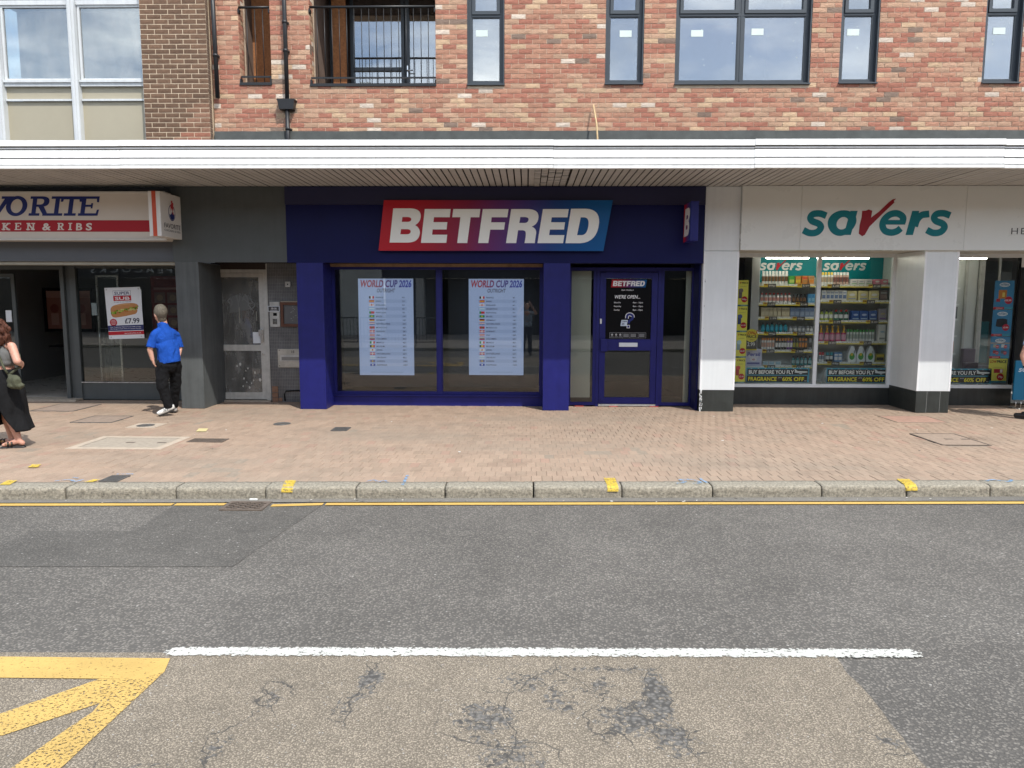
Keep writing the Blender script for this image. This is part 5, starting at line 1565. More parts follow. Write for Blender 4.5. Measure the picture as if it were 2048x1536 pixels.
pr.build('print', t, (-6.985, VY - .003, 1.03), M['print'], U=(math.cos(ang), 0, math.sin(ang)), V=(-math.sin(ang), 0, math.cos(ang)))
mb = MB(); mb.box(-6.985, -6.40, VY - .0022, VY + .0015, 1.06, 1.86); mb.build('sheet', M['paper'], t)

# fascia sign: letters drawn with slab serifs
fs = thing('fascia_sign', 'long cream fascia sign with navy slab letters above a red band', 'sign', (-7.6, 11.05, 2.57))
SX0, SX1, SZ0, SZ1, SY = -10.2, -5.40, 2.575, 3.285, 11.02
mb = MB(); mb.box(SX0, SX1, SY, F_Y + .115, SZ0, SZ1); mb.build('sign_box', mat('sign_cream', (0.60, 0.55, 0.49), rough=.35, var=.04, scale=1), fs)
mb = MB(); mb.box(SX0, SX1, SY - .016, SY, SZ1 - .022, SZ1 + .004); mb.box(SX0, SX1, SY - .016, SY, SZ0 - .004, SZ0 + .03); mb.build('sign_rim', mat('sign_rim', (0.55, 0.53, 0.49), rough=.4, var=.05), fs)
pr = Print(.0008)
pr.rect(0, .125, SX1 - SX0, .295, (0.36, 0.010, 0.02), 1)
def slab(pr, ch, u, v, h, w, col, lay, sh=.20):
    """Heavy slab-serif capital: strokes as overlapping pieces, each on its own hair-thin layer."""
    st, sf = .235 * h, .105 * h
    k = [lay]
    def P(*pts):
        pr.poly([[(u + x * w + y * h * sh, v + y * h) for x, y in pts]], col, k[0]); k[0] += .25
    def B_(x0, y0, x1, y1): P((x0, y0), (x1, y0), (x1, y1), (x0, y1))
    s_ = st / w; f_ = .13
    if ch == 'I': B_(.5 - s_ / 2, 0, .5 + s_ / 2, 1); B_(.12, 0, .88, f_); B_(.12, 1 - f_, .88, 1)
    elif ch == 'T': B_(.5 - s_ / 2, 0, .5 + s_ / 2, 1); B_(.22, 0, .78, f_); B_(0, 1 - f_ * 1.2, 1, 1); P((0, .72), (.11, .72), (.16, .99), (0, .99)); P((1, .72), (1, .99), (.84, .99), (.89, .72))
    elif ch in 'EF':
        B_(.10, 0, .10 + s_, 1); B_(0, 1 - f_, .9, 1); P((.95, .70), (.95, 1), (.80, .99), (.85, .70)); B_(.25, .46, .62, .57); B_(.58, .38, .67, .65); B_(0, 0, .5, f_)
        if ch == 'E': B_(.4, 0, .9, f_); P((1.0, .32), (.90, .32), (.84, .01), (.96, .0))
    elif ch == 'V': P((.02, .96), (.36, .96), (.62, 0), (.40, 0)); P((.98, .96), (.80, .96), (.45, 0), (.60, 0)); B_(-.06, 1 - f_, .46, 1); B_(.66, 1 - f_, 1.08, 1)
    elif ch == 'A': P((0.06, .04), (.24, .04), (.58, 1), (.42, 1)); P((.95, .04), (.62, .04), (.38, 1), (.60, 1)); B_(.25, .26, .75, .38); B_(-.08, 0, .34, f_); B_(.54, 0, 1.06, f_)
    elif ch == 'O':
        o = [(u + (.5 + .5 * math.cos(t)) * w + (.5 + .52 * math.sin(t)) * h * sh, v + (.5 + .52 * math.sin(t)) * h) for t in [2 * math.pi * i / 40 for i in range(40)]]
        i_ = [(u + (.5 + .27 * math.cos(t)) * w + (.5 + .36 * math.sin(t)) * h * sh, v + (.5 + .36 * math.sin(t)) * h) for t in [2 * math.pi * i / 40 for i in range(40)]]
        pr.poly([o, i_], col, lay)
    elif ch == 'R':
        B_(.12, 0, .12 + s_, 1); B_(0, 0, .52, f_); B_(0, 1 - f_, .4, 1)
        out = path([(.3, 1), (.58, 1), ((.95, .98), (.93, .72)), ((.92, .48), (.58, .46)), (.3, .46)]); inn = path([(.3, .87), (.52, .87), ((.68, .86), (.67, .73)), ((.66, .59), (.52, .58)), (.3, .58)])
        pr.poly([[(u + x * w + y * h * sh, v + y * h) for x, y in l] for l in (out, inn)], col, k[0]); k[0] += .25
        P((.42, .47), (.68, .50), (.92, .06), (.68, .06)); B_(.66, 0, 1.06, f_)
NV = (0.010, 0.020, 0.135)
# measured lower-left corners and widths of the letters in view, then the rest of the word running on to the left
for ch, xa, w in (('V', -8.22, .45), ('O', -7.845, .325), ('R', -7.485, .315), ('I', -7.195, .25), ('T', -7.02, .32), ('E', -6.735, .31), ('A', -8.62, .42), ('F', -8.97, .33)):
    slab(pr, ch, xa - SX0, .360, .285, w, NV, 1)
for ch, xa, w in (('R', -7.063, .10), ('I', -6.905, .075), ('B', -6.785, .10), ('S', -6.63, .095), ('&', -7.29, .12), ('N', -7.525, .115), ('E', -7.71, .10), ('K', -7.90, .115), ('C', -8.10, .10), ('I', -8.22, .08), ('H', -8.40, .11), ('C', -8.56, .10)):
    if ch in 'RIE':
        slab(pr, ch, xa - SX0, .150, .105, w, (.66, .62, .58), 2, .12)
    else:
        pr.text(ch, xa - SX0, .150, .105, (.66, .62, .58), 2, bold=.03, shear=.12, width=w)
        if ch in 'KNH':
            for q in (0, .62):
                for zz in (.0, .83): pr.rect(xa - SX0 + q * w - .008 + .012 * (zz > 0), .150 + zz * .105, xa - SX0 + q * w + .05 + .012 * (zz > 0), .150 + zz * .105 + .017, (.66, .62, .58), 2.5)
pr.build('lettering', fs, (SX0, SY - .001, SZ0), M['gloss_print'])
# projecting box sign
bs = thing('projecting_sign', 'white box sign with red stripe and cockerel roundel projecting above takeaway', 'sign', (-5.35, 10.9, 2.6))
mb = MB(); mb.bbox(-5.435, -5.262, 10.58, F_Y + .10, 2.60, 3.235, .006); mb.build('sign_box', mat('sign_white', (0.66, 0.64, 0.61), rough=.35, var=.05, scale=2), bs)
pr = Print(.0012); pr.rect(.052, .0, .112, .635, (0.50, 0.075, 0.035), 1); pr.build('red_stripe', bs, (-5.435, 10.5795, 2.60), M['gloss_print'])
pr = Print(.0008)
cu, cv = .325, .365
pr.disc(cu, cv, .105, NV, 1, 32, ry=.118); pr.disc(cu, cv, .092, (.62, .61, .60), 2, 32, ry=.104)
pr.poly([path([(cu - .08, cv - .02), ((cu - .06, cv - .11), (cu + .01, cv - .10)), ((cu + .08, cv - .09), (cu + .075, cv - .01)), ((cu + .03, cv - .03), (cu + .0, cv + .02)), ((cu - .03, cv - .05), (cu - .08, cv - .02))])], NV, 3)
pr.poly([path([(cu - .03, cv + .02), ((cu - .06, cv + .11), (cu - .01, cv + .13)), ((cu - .03, cv + .20), (cu + .005, cv + .17)), ((cu + .02, cv + .21), (cu + .03, cv + .15)), ((cu + .07, cv + .16), (cu + .045, cv + .11)), ((cu + .07, cv + .04), (cu + .02, cv + .03)), (cu - .005, cv + .07)])], (.42, .03, .04), 4)
pr.poly([path([(cu + .02, cv + .04), ((cu + .05, cv), (cu + .04, cv - .03)), ((cu + .01, cv - .03), (cu + .01, cv + .03))])], (.42, .03, .04), 5)
pr.text('FAVORITE', cu - .005, .135, .070, (.02, .02, .03), 2, bold=.012, align='c', width=.50, shear=.06)
pr.text('CHICKEN & RIBS', cu - .005, .085, .030, (.10, .10, .11), 2, bold=.01, align='c', width=.50)
pr.build('lettering', bs, (-5.2615, 10.59, 2.60), M['gloss_print'], U=(0, 1, 0), N=(1, 0, 0))
# ================================================================ health and beauty shop
sv = thing('drugstore_shop_front', 'white panelled shop front with black plinths and a stocked display window', 'shop front', (6.2, 11.6, 0))
SVY = 12.05
for x0, x1 in ((2.66, 3.19), (5.958, 6.467)):
    first = x0 < 3
    mb = MB(); mb.bbox(x0, x1, F_Y + .002, SVY + .02, .335, 2.442 if first else 2.455, .004); pl = mb.build('pillar', M['white_panel'], sv)
    mb = MB(); mb.bbox(x0 + .004, x1 - .004, F_Y + .006, SVY + .02, 0, .333, .004); mb.build('plinth', M['plinth'], pl)
    for xx in (x0, x1 - .028):
        mb = MB(); mb.box(xx, xx + .028, F_Y - .001, F_Y + .0025, .337, 2.44); mb.build('corner_trim', mat('white_trim', (0.76, 0.77, 0.78), rough=.3, var=.02), pl)
    if not first:
        for xx in (x0 + .165, x0 + .365):
            mb = MB(); mb.box(xx, xx + .004, F_Y + .003, F_Y + .0065, .005, .33); mb.build('plank_joint', mat('pale_joint', (.25, .26, .25), var=.2), pl)
mb = MB(); mb.box(2.66, 3.185, F_Y + .004, F_Y + .1, 2.448, 3.39); mb.build('side_panel', M['white_panel'], sv)
# flaked edge next to the navy return
mb = MB()
for i in range(60):
    z = random.uniform(.02, 2.3) if i < 25 else random.uniform(0, .36)
    w = random.uniform(.006, .03); h = random.uniform(.006, .035)
    c = (.72, .73, .73) if z < .36 else (.015, .015, .04)
    x = 2.662 + random.uniform(-.004, .02 if z < .36 else .004)
    mb.box(x, x + w, F_Y - .0005, F_Y + .0045, z, z + h, c)
mb.build('flaked_paint', M['print'], sv)
fx = [3.19, 4.064, 6.481, 9.8]
for i in range(3):
    mb = MB(); mb.bbox(fx[i] + .0015, fx[i + 1] - .0015, 11.145, F_Y + .1, 2.455, 3.39, .002); mb.build('fascia_panel', M['white_fascia'], sv)
# window frames and stall riser
def sframe(x0, x1, mull):
    f = MB(); f.box(x0, x1, SVY - .01, SVY + .06, .285, .34); f.box(x0, x1, SVY - .01, SVY + .06, 2.40, 2.47); f.box(x0, x0 + .05, SVY, SVY + .06, .34, 2.40); f.box(x1 - .05, x1, SVY, SVY + .06, .34, 2.40)
    for m_ in mull: f.box(m_ - .03, m_ + .03, SVY - .004, SVY + .06, .34, 2.40)
    fo = f.build('window_frame', M['white_panel'], sv)
    xs = [x0 + .05] + [q for m_ in mull for q in (m_ - .03, m_ + .03)] + [x1 - .05]
    for i in range(0, len(xs), 2):
        p = MB(); p.box(xs[i] - .004, xs[i + 1] + .004, SVY + .02, SVY + .028, .336, 2.404); p.build('pane', M['display_glass'], fo)
sframe(3.19, 5.958, [4.735])
f = MB(); f.box(6.467, 7.95, SVY - .01, SVY + .06, .285, .34); f.box(6.467, 7.95, SVY - .01, SVY + .06, 2.40, 2.47); f.build('window_frame', M['white_panel'], sv)
p = MB(); p.box(6.467, 7.93, SVY + .02, SVY + .028, .336, 2.404); p.build('pane', M['display_glass'], sv)
mb = MB(); mb.box(3.19, 5.958, SVY + .0, SVY + .08, 0, .284); mb.box(6.467, 7.95, SVY + .0, SVY + .08, 0, .284); mb.build('stall_riser', M['plinth'], sv)
mb = MB(); mb.box(3.0, 9.8, F_Y + .1, SVY + .1, 2.462, 2.50); mb.build('recess_ceiling', mat('cream_soffit', (0.55, 0.52, 0.46), var=.05), sv)
M['shop_wall'] = mat('pale_shop_wall', (0.58, 0.60, 0.58), rough=.6, var=.04, scale=1)
# display box of the first window
mb = MB()
mb.box(3.90, 6.6, 13.05, 13.10, .3, 2.6)                # back
mb.build('display_back', M['shop_wall'], sv)
mb = MB(); mb.box(6.20, 6.24, SVY + .07, 13.04, .30, 2.55); mb.build('display_side', mat('pale_green_panel', (0.50, 0.56, 0.53), rough=.5, var=.03), sv)
mb = MB(); mb.box(3.80, 3.93, 12.55, 13.05, .30, 2.55); mb.build('display_side', mat('grey_panel', (0.33, 0.33, 0.32), rough=.5, var=.03), sv)
mb = MB(); mb.box(3.19, 6.2, SVY + .062, 13.05, .27, .292); mb.build('display_floor', M['shop_wall'], sv)
mb = MB(); mb.box(3.19, 6.2, SVY + .062, 13.05, 2.58, 2.6); mb.build('display_ceiling', M['shop_wall'], sv)
mb = MB(); mb.box(3.25, 3.29, SVY + .07, 13.05, .3, 2.55); mb.box(3.29, 3.80, 13.0, 13.03, .3, 2.55); mb.build('dark_lining', M['black_room'], sv)
room(sv, 6.26, 10.2, SVY + .062, 17.5, .03, 2.75, mat('shop_interior', (0.45, 0.45, 0.44), rough=.8, var=.1, scale=1))

def tick_word(pr, u, v, k, col, red, lay):
    """The lower-case shop name with its brushed tick, traced on a 1640 x 316 field."""
    f = lambda p: (u + (p[0] - 508) * k, v + (316 - p[1]) * k)
    S = [(672, 176), (628, 161), (580, 165), (561, 190), (577, 214), (622, 232), (638, 258), (612, 290), (562, 296), (516, 276)]
    pr.stroke([f(p) for p in S], 46 * k, col, lay)
    pr.stroke([f((p[0] + 862, p[1] - 2)) for p in S], 46 * k, col, lay)
    pr.poly([[f((783 + (99 - 12 * math.sin(t)) * math.cos(t) - 10 * math.sin(t), 227 + 89 * math.sin(t))) for t in [2 * math.pi * i / 36 for i in range(36)]],
             [f((788 + 41 * math.cos(t) - 6 * math.sin(t), 228 + 43 * math.sin(t))) for t in [2 * math.pi * i / 36 for i in range(36)]]], col, lay)
    pr.poly([[f(p) for p in ((838, 142), (889, 142), (850, 309), (800, 309))]], col, lay + .4)
    pr.stroke([f(p) for p in ((1206, 224), (1206, 185), (1165, 160), (1115, 168), (1076, 205), (1068, 245), (1088, 280), (1130, 292), (1170, 283), (1196, 262))], 46 * k, col, lay)
    pr.poly([[f(p) for p in ((1080, 205), (1228, 205), (1225, 237), (1080, 237))]], col, lay + .4)
    pr.poly([[f(p) for p in ((1268, 142), (1318, 142), (1284, 309), (1232, 309))]], col, lay)
    pr.stroke([f(p) for p in ((1292, 250), (1305, 205), (1335, 172), (1388, 163))], 47 * k, col, lay + .4)
    tick = [(920, 142), (945, 141), (965, 132), (990, 141), (985, 188), (1040, 145), (1100, 84), (1128, 62), (1152, 58), (1136, 74), (1141, 84), (1075, 150), (1020, 207), (978, 250), (948, 308), (930, 318), (905, 300), (908, 240), (918, 190)]
    pr.poly([[f(p) for p in tick]], red, lay + .8)
TEAL, TRED = (0.0, 0.155, 0.185), (0.26, 0.010, 0.018)
t = thing('shop_lettering', 'teal italic shop name with a red brushed tick on the white fascia', 'sign', (5.2, 11.14, 2.67))
pr = Print(.0012); tick_word(pr, 0, 0, .0021083, TEAL, TRED, 1); pr.build('letters', t, (4.090, 11.1445, 2.662), M['gloss_print'])
t = thing('strapline_lettering', 'thin dark capitals at the edge of the white fascia', 'sign', (7.2, 11.14, 2.69))
pr = Print(.0012); pr.text('HEALTH  HOME  BEAUTY', 0, 0, .098, (.05, .05, .05), 1, width=2.3, space=.12); pr.build('letters', t, (7.15, 11.1445, 2.690), M['gloss_print'])

# lamps: white tubes over the display
M['tube'] = mat('lit_tube', (1.0, 0.94, 0.80), rough=.5, var=0, emit=20.0)
for lab, xa, xb in (('lit fluorescent tube above the display in the stocked window, inner end by the mullion', 3.96, 4.70), ('short lit fluorescent tube beyond the mullion of the stocked window', 4.80, 5.69), ('lit fluorescent tube behind the window next to the blue price posters', 6.70, 7.62)):
    t = thing('fluorescent_lamp', lab, 'lamp', ((xa + xb) / 2, 12.40, 2.39))
    mb = MB(); mb.box(xa, xb, 12.38, 12.44, 2.425, 2.47); mb.build('batten', M['paper'], t)
    mb = MB(); mb.tube([(xa + .02, 12.40, 2.41), (xb - .02, 12.40, 2.41)], .014, 10); mb.build('tube', M['tube'], t)

# shelving
SH_Y0, SH_Y1 = 12.60, 13.04
shv = thing('shelving_unit', 'white retail shelving with price strips filling the display window', 'shelving', (5.0, 12.8, .3))
M['shelf'] = mat('white_shelf', (0.74, 0.75, 0.73), rough=.45, var=.03)
SHL = [(3.95, 4.93, z) for z in (1.960, 1.646, 1.406, 1.147, .845, .575)] + [(4.99, 6.19, z) for z in (1.955, 1.690, 1.351, .992, .640)]
for i, (xa, xb, z) in enumerate(SHL):
    mb = MB(); mb.box(xa, xb, SH_Y0 + .012, SH_Y1, z + .002, z + .022); so = mb.build('shelf', M['shelf'], shv)
    mb = MB((.62, .62, .58)); mb.box(xa, xb, SH_Y0, SH_Y0 + .011, z - .026, z + .024); mb.box(xa, xb, SH_Y0 - .004, SH_Y0 - .0005, z - .027, z - .010, (.60, .50, .05)); mb.build('price_strip', M['print'], so)
    pr = Print(.001)
    w = xb - xa
    for k in range(int(w / .075)):
        pr.rect(.03 + k * .075, .030, .042 + k * .075, .040, (.25, .22, .08), 1)
    for k in (random.uniform(.06, .16), random.uniform(.55, .7)):
        u = w * k
        pr.rect(u, -.004, u + .21, .058, (.09, .085, .08), 2); pr.rect(u, -.004, u + .07, .058, (.55, .42, .05), 3); pr.rect(u + .01, .03, u + .06, .05, (.20, .06, .03), 4); pr.text(random.choice(['2.49', '1.99', '3.00', '£1.49', '99p']), u + .085, .012, .028, (.55, .53, .48), 4, bold=.03, width=.11)
    pr.build('price_labels', so, (xa, SH_Y0 - .006, z - .03), M['print'])
mb = MB(); mb.box(3.935, 3.95, SH_Y0, SH_Y1, .3, 2.5); mb.build('upright', M['shelf'], shv)
mb = MB(); mb.box(4.945, 4.975, SH_Y0 + .02, SH_Y1, .3, 2.1); mb.build('upright', M['shelf'], shv)
mb = MB((0.0, 0.19, 0.21)); mb.box(3.955, 6.195, 12.98, 13.0, 2.02, 2.50); hb = mb.build('header_board', M['print'], shv)
pr = Print(.0012)
tick_word(pr, .10, .20, .00072, (.62, .63, .62), (.42, .02, .03), 1); tick_word(pr, 1.20, .20, .00072, (.62, .63, .62), (.42, .02, .03), 1)
pr.build('header_lettering', hb, (3.955, 12.978, 2.03), M['print'])

# products, a row at a time; each one stands on its own
def product(kind_, w, h, cb, cl, cc):
    """cb body, cl label, cc cap. Base at the origin, front towards -y."""
    mb = MB(); r = w / 2
    if kind_ == 'aerosol':
        mb.lathe((0, 0, 0), [(r * .86, 0), (r * .9, .006), (r * .9, h * .22), (r * .9, h * .60), (r * .9, h * .74), (r * .78, h * .78), (r * .78, h * .97), (r * .62, h)], 12, cols=[cb, cb, cl, cb, cb, cc, cc, cc])
    elif kind_ == 'bottle':
        mb.lathe((0, 0, 0), [(r * .80, 0), (r * .90, h * .03), (r * .90, h * .20), (r * .90, h * .55), (r * .86, h * .64), (r * .42, h * .78), (r * .40, h * .82), (r * .46, h * .82), (r * .44, h)], 12, sy=.7, cols=[cb, cb, cl, cb, cb, cb, cc, cc, cc])
    elif kind_ == 'pump':
        mb.lathe((0, 0, 0), [(r * .88, 0), (r * .92, h * .03), (r * .92, h * .10), (r * .92, h * .44), (r * .80, h * .55), (r * .34, h * .64), (r * .32, h * .72), (r * .38, h * .72), (r * .36, h * .84), (r * .12, h * .85), (r * .12, h)], 12, sy=.7, cols=[cb, cb, cl, cb, cc, cc, cc, cc, cc, cc, cc])
        mb.box(-r * .55, r * .25, -.012, .012, h * .93, h * .99, cc)
    elif kind_ == 'jar':
        mb.lathe((0, 0, 0), [(r * .86, 0), (r * .9, h * .04), (r * .9, h * .25), (r * .9, h * .62), (r * .9, h * .70), (r * .84, h * .72), (r * .84, h)], 12, cols=[cb, cb, cl, cb, cc, cc, cc])
    elif kind_ == 'jug':
        pts = path([(-.40, 0), (.40, 0), ((.50, .10), (.47, .35)), ((.44, .62), (.12, .97)), (-.10, 1.0), ((-.36, .72), (-.46, .40)), ((-.50, .12), (-.40, 0))])
        P_ = [(p[0] * w, p[1] * h) for p in pts[:-1]]
        mb.prism_y(P_, -w * .24, w * .24, cb)
        L_ = [(math.cos(a) * w * .30, h * .34 + math.sin(a) * h * .22) for a in [2 * math.pi * k / 14 for k in range(14)]]
        mb.prism_y(L_, -w * .246, -w * .241, cl)
        L_ = [(-w * .03 + math.cos(a) * w * .15, h * .46 + math.sin(a) * h * .09) for a in [2 * math.pi * k / 10 for k in range(10)]]
        mb.prism_y(L_, -w * .252, -w * .247, cc)
        L_ = [(w * .24 + math.cos(a) * w * .06, h * .62 + math.sin(a) * h * .12) for a in [2 * math.pi * k / 10 for k in range(10)]]
        mb.prism_y(L_, -w * .246, -w * .241, tuple(c * .3 for c in cb))
    elif kind_ == 'pack':
        mb.bbox(-r * .96, r * .96, -.05, .05, 0, h * .97, min(.018, h * .12), cb)
        mb.lathe((0, 0, 0), [(r * .55, 0), (r * .55, .002)], 14, cols=[cl, cl]); n0 = len(mb.v) - 28
        for i in range(n0, len(mb.v)):
            x, y, z = mb.v[i]; mb.v[i] = (x, -.0515 - z, h * .55 + y * .45)
        mb.box(-r * .7, r * .7, -.0522, -.0502, h * .12, h * .22, cc)
    else:
        mb.box(-r * .96, r * .96, -.045, .045, 0, h, cb)
        mb.box(-r * .78, r * .78, -.0468, -.0455, h * .18, h * .55, cl)
        mb.box(-r * .78, r * .78, -.0468, -.0455, h * .66, h * .84, cc)
    me = mb.mesh('product', (0, 0, 0))
    me.materials.append(M['product'])
    return me
M['product'] = mat('product_plastic', None, rough=.32, var=0)
w_, k_, g_, br, am, rd, bl, nb, te, gr, dg, ye, or_, pk, pu, gy, tn = (.62, .62, .60), (.02, .02, .022), (.25, .26, .26), (.18, .09, .04), (.38, .20, .06), (.45, .03, .03), (.05, .22, .42), (.03, .06, .25), (.01, .22, .25), (.06, .28, .05), (.01, .10, .05), (.60, .42, .03), (.55, .20, .03), (.50, .04, .15), (.16, .07, .26), (.34, .35, .36), (.40, .34, .22)
UL, UR = 'narrow bay', 'wide bay'
ROWS = [
 ('aerosol_can', 'aerosol', 8, 4.00, 4.45, .222, 0, w_, br, w_, 'brown and white tall can in row on top shelf of narrow bay'),
 ('soap_box', 'box', 1, 4.45, 4.55, .140, 0, gr, (.40, .48, .12), gr, 'lime green box stack on top shelf of narrow bay'),
 ('soap_box', 'box', 1, 4.56, 4.66, .140, 0, am, ye, or_, 'amber box stack on top shelf beside the lime green box'),
 ('soap_box', 'box', 1, 4.67, 4.77, .140, 0, or_, am, rd, 'deep orange box stack on top shelf of narrow bay'),
 ('soap_box', 'box', 1, 4.78, 4.88, .140, 0, (.5, .26, .12), or_, am, 'peach coloured box at the mullion end of the top shelf'),
 ('lotion_bottle', 'bottle', 8, 3.99, 4.52, .165, 1, w_, (.45, .2, .16), rd, 'white bottle with red cap in row on second shelf of narrow bay'),
 ('lotion_bottle', 'bottle', 4, 4.53, 4.78, .149, 1, (.035, .02, .015), br, k_, 'black bottle on second shelf after the red capped bottles'),
 ('tissue_box', 'box', 2, 4.79, 4.91, .149, 1, bl, (.2, .4, .55), bl, 'light blue box on second shelf next to the mullion'),
 ('cream_box', 'box', 7, 4.00, 4.49, .158, 2, tn, (.5, .44, .3), (.3, .26, .16), 'tan box in row on third shelf of narrow bay'),
 ('cream_box', 'box', 5, 4.50, 4.91, .158, 2, (.17, .22, .32), (.28, .34, .44), (.12, .18, .3), 'slate blue box in row on third shelf of narrow bay'),
 ('wash_bottle', 'bottle', 6, 4.02, 4.48, .155, 3, te, (.05, .33, .45), k_, 'teal bottle with black cap in row on fourth shelf'),
 ('cream_jar', 'jar', 6, 4.50, 4.92, .100, 3, gy, w_, g_, 'grey and white jar in row on fourth shelf'),
 ('deodorant_can', 'aerosol', 5, 4.04, 4.27, .200, 4, w_, (.5, .3, .22), or_, 'white can with orange cap in row on fifth shelf'),
 ('deodorant_can', 'aerosol', 4, 4.28, 4.48, .195, 4, k_, w_, or_, 'black and white can with orange cap in row on fifth shelf'),
 ('deodorant_can', 'aerosol', 2, 4.48, 4.58, .195, 4, pu, w_, or_, 'purple can with orange cap on fifth shelf'),
 ('deodorant_can', 'aerosol', 2, 4.58, 4.68, .195, 4, k_, (.3, .28, .03), (.1, .09, .03), 'black can with mustard label on fifth shelf'),
 ('deodorant_can', 'aerosol', 3, 4.68, 4.83, .195, 4, (.03, .03, .03), or_, or_, 'black can with orange label and cap on fifth shelf'),
 ('deodorant_can', 'aerosol', 1, 4.84, 4.91, .200, 4, g_, k_, g_, 'dark grey can beside the mullion on fifth shelf'),
 ('mouthwash_bottle', 'bottle', 5, 4.57, 4.92, .160, 5, (.01, .17, .17), (.3, .42, .42), k_, 'dark teal bottle with black cap in row on lowest shelf'),
 ('wipes_pack', 'box', 3, 4.06, 4.38, .070, 5, w_, (.3, .45, .5), (.2, .4, .5), 'flat white and blue pack on lowest shelf of narrow bay'),
 ('hair_spray_can', 'aerosol', 4, 5.01, 5.21, .208, 6, w_, (.4, .3, .2), ye, 'white can with yellow cap in row on top shelf of wide bay'),
 ('hair_spray_can', 'aerosol', 5, 5.21, 5.48, .208, 6, (.45, .32, .26), (.18, .07, .06), w_, 'pinkish brown can with white cap in row on top shelf of wide bay'),
 ('cotton_pack', 'pack', 3, 5.49, 5.86, .094, 6, (.5, .5, .48), (.3, .32, .32), gr, 'low whitish pack in row on top shelf of wide bay'),
 ('cotton_pack', 'pack', 2, 5.87, 6.13, .093, 6, (.5, .16, .22), w_, (.55, .3, .34), 'pink pack on the far end of top shelf'),
 ('toothpaste_box', 'box', 6, 5.02, 5.44, .170, 7, w_, (.14, .2, .34), (.3, .34, .42), 'white box with navy print in row on second shelf of wide bay'),
 ('tablet_box', 'pack', 3, 5.44, 5.99, .170, 7, (.56, .5, .24), w_, (.25, .3, .4), 'yellow box with white roundel on second shelf of wide bay'),
 ('dark_box', 'box', 1, 6.00, 6.13, .170, 7, (.12, .09, .09), (.2, .14, .13), g_, 'dark brown box at the end of second shelf of wide bay'),
 ('dish_soap_bottle', 'bottle', 3, 5.01, 5.25, .179, 8, (.28, .36, .05), w_, k_, 'yellow green liquid bottle in row on third shelf of wide bay'),
 ('dish_soap_bottle', 'bottle', 3, 5.25, 5.51, .179, 8, dg, w_, rd, 'dark green liquid bottle with red cap on third shelf of wide bay'),
 ('tablet_bag', 'pack', 3, 5.53, 5.98, .171, 8, (.03, .08, .26), (.35, .42, .55), (.3, .4, .5), 'blue bag in row on third shelf of wide bay'),
 ('tablet_bag', 'pack', 1, 5.99, 6.14, .204, 8, (.28, .26, .30), (.4, .34, .2), pu, 'grey mauve bag at the end of third shelf of wide bay'),
 ('pump_bottle', 'pump', 5, 5.01, 5.49, .267, 9, (.42, .03, .12), (.55, .3, .36), (.60, .34, .03), 'crimson spray bottle with yellow top in row on fourth shelf of wide bay'),
 ('air_freshener_can', 'aerosol', 9, 5.49, 5.97, .200, 9, w_, (.3, .34, .3), gr, 'white can with green cap in row on fourth shelf of wide bay'),
 ('large_pack', 'pack', 1, 6.00, 6.14, .300, 9, w_, (.3, .42, .52), g_, 'tall white pack at the end of fourth shelf of wide bay'),
 ('scent_jar', 'jar', 2, 5.03, 5.13, .160, 10, w_, (.2, .26, .3), rd, 'white jar with red lid on lowest shelf of wide bay'),
 ('scent_jar', 'jar', 2, 5.15, 5.28, .160, 10, k_, w_, te, 'black jar with teal lid on lowest shelf of wide bay'),
 ('powder_box', 'box', 2, 5.28, 5.42, .160, 10, (.06, .18, .36), w_, w_, 'blue and white box on lowest shelf of wide bay'),
 ('detergent_jug', 'jug', 3, 5.51, 5.98, .275, 10, (.66, .68, .68), gr, ye, 'big white detergent bottle with green label on lowest shelf'),
 ('mustard_box', 'box', 1, 5.99, 6.14, .141, 10, (.34, .30, .05), k_, ye, 'mustard box at the end of lowest shelf of wide bay'),
]
ORD = ['first', 'second', 'third', 'fourth', 'fifth', 'sixth', 'seventh', 'eighth', 'ninth']
for nm, kd, n, xa, xb, h, si, cb, cl, cc, lab in ROWS:
    w = (xb - xa) / n
    me = product(kd, w * .97, h, cb, cl, cc)
    for i in range(n):
        o = link(nm, me, (xa + w * (i + .5), SH_Y0 + .065 + random.uniform(0, .012), SHL[si][2] + .0225), None, (0, 0, random.uniform(-.08, .08)))
        if n > 1:
            tag(o, lab.replace(' in row', '') .replace(' on ', ', %s from left, on ' % ORD[i], 1), nm.split('_')[-1], 'row of ' + nm.replace('_', ' ') + 's on shelf %d' % (si + 1))
        else:
            tag(o, lab, nm.split('_')[-1])
    # a second rank behind fills the depth of the shelf
me = product('jug', .155, .275, (.42, .46, .48), (.2, .26, .28), (.5, .5, .5))
tag(link('detergent_jug', me, (5.095, 12.45, .2925)), 'clear grey bottle standing on the display floor by the mullion', 'jug')
me = product('pack', .30, .30, (.42, .42, .52), (.5, .5, .55), (.10, .10, .25))
o = tag(link('washing_powder_bag', me, (3.80, 12.34, .607)), 'large lilac washing powder bag on the display floor under the low price card', 'bag')
pr = Print(.001); pr.text('Persil', 0, 0, .062, (.05, .06, .30), 1, bold=.02, align='c', shear=.1, width=.22); pr.disc(0, -.06, .06, (.55, .54, .55), 1, ry=.035); pr.text('43', 0, -.075, .03, (.35, .03, .03), 2, bold=.03, align='c')
pr.build('pack_print', o, (3.80, 12.286, .607 + .175), M['print'])
tag(MB().bbox(3.62, 3.98, 12.26, 12.46, .2925, .6065, .006).build('display_block', M['shop_wall']), 'white block under the lilac washing powder bag', 'display block')

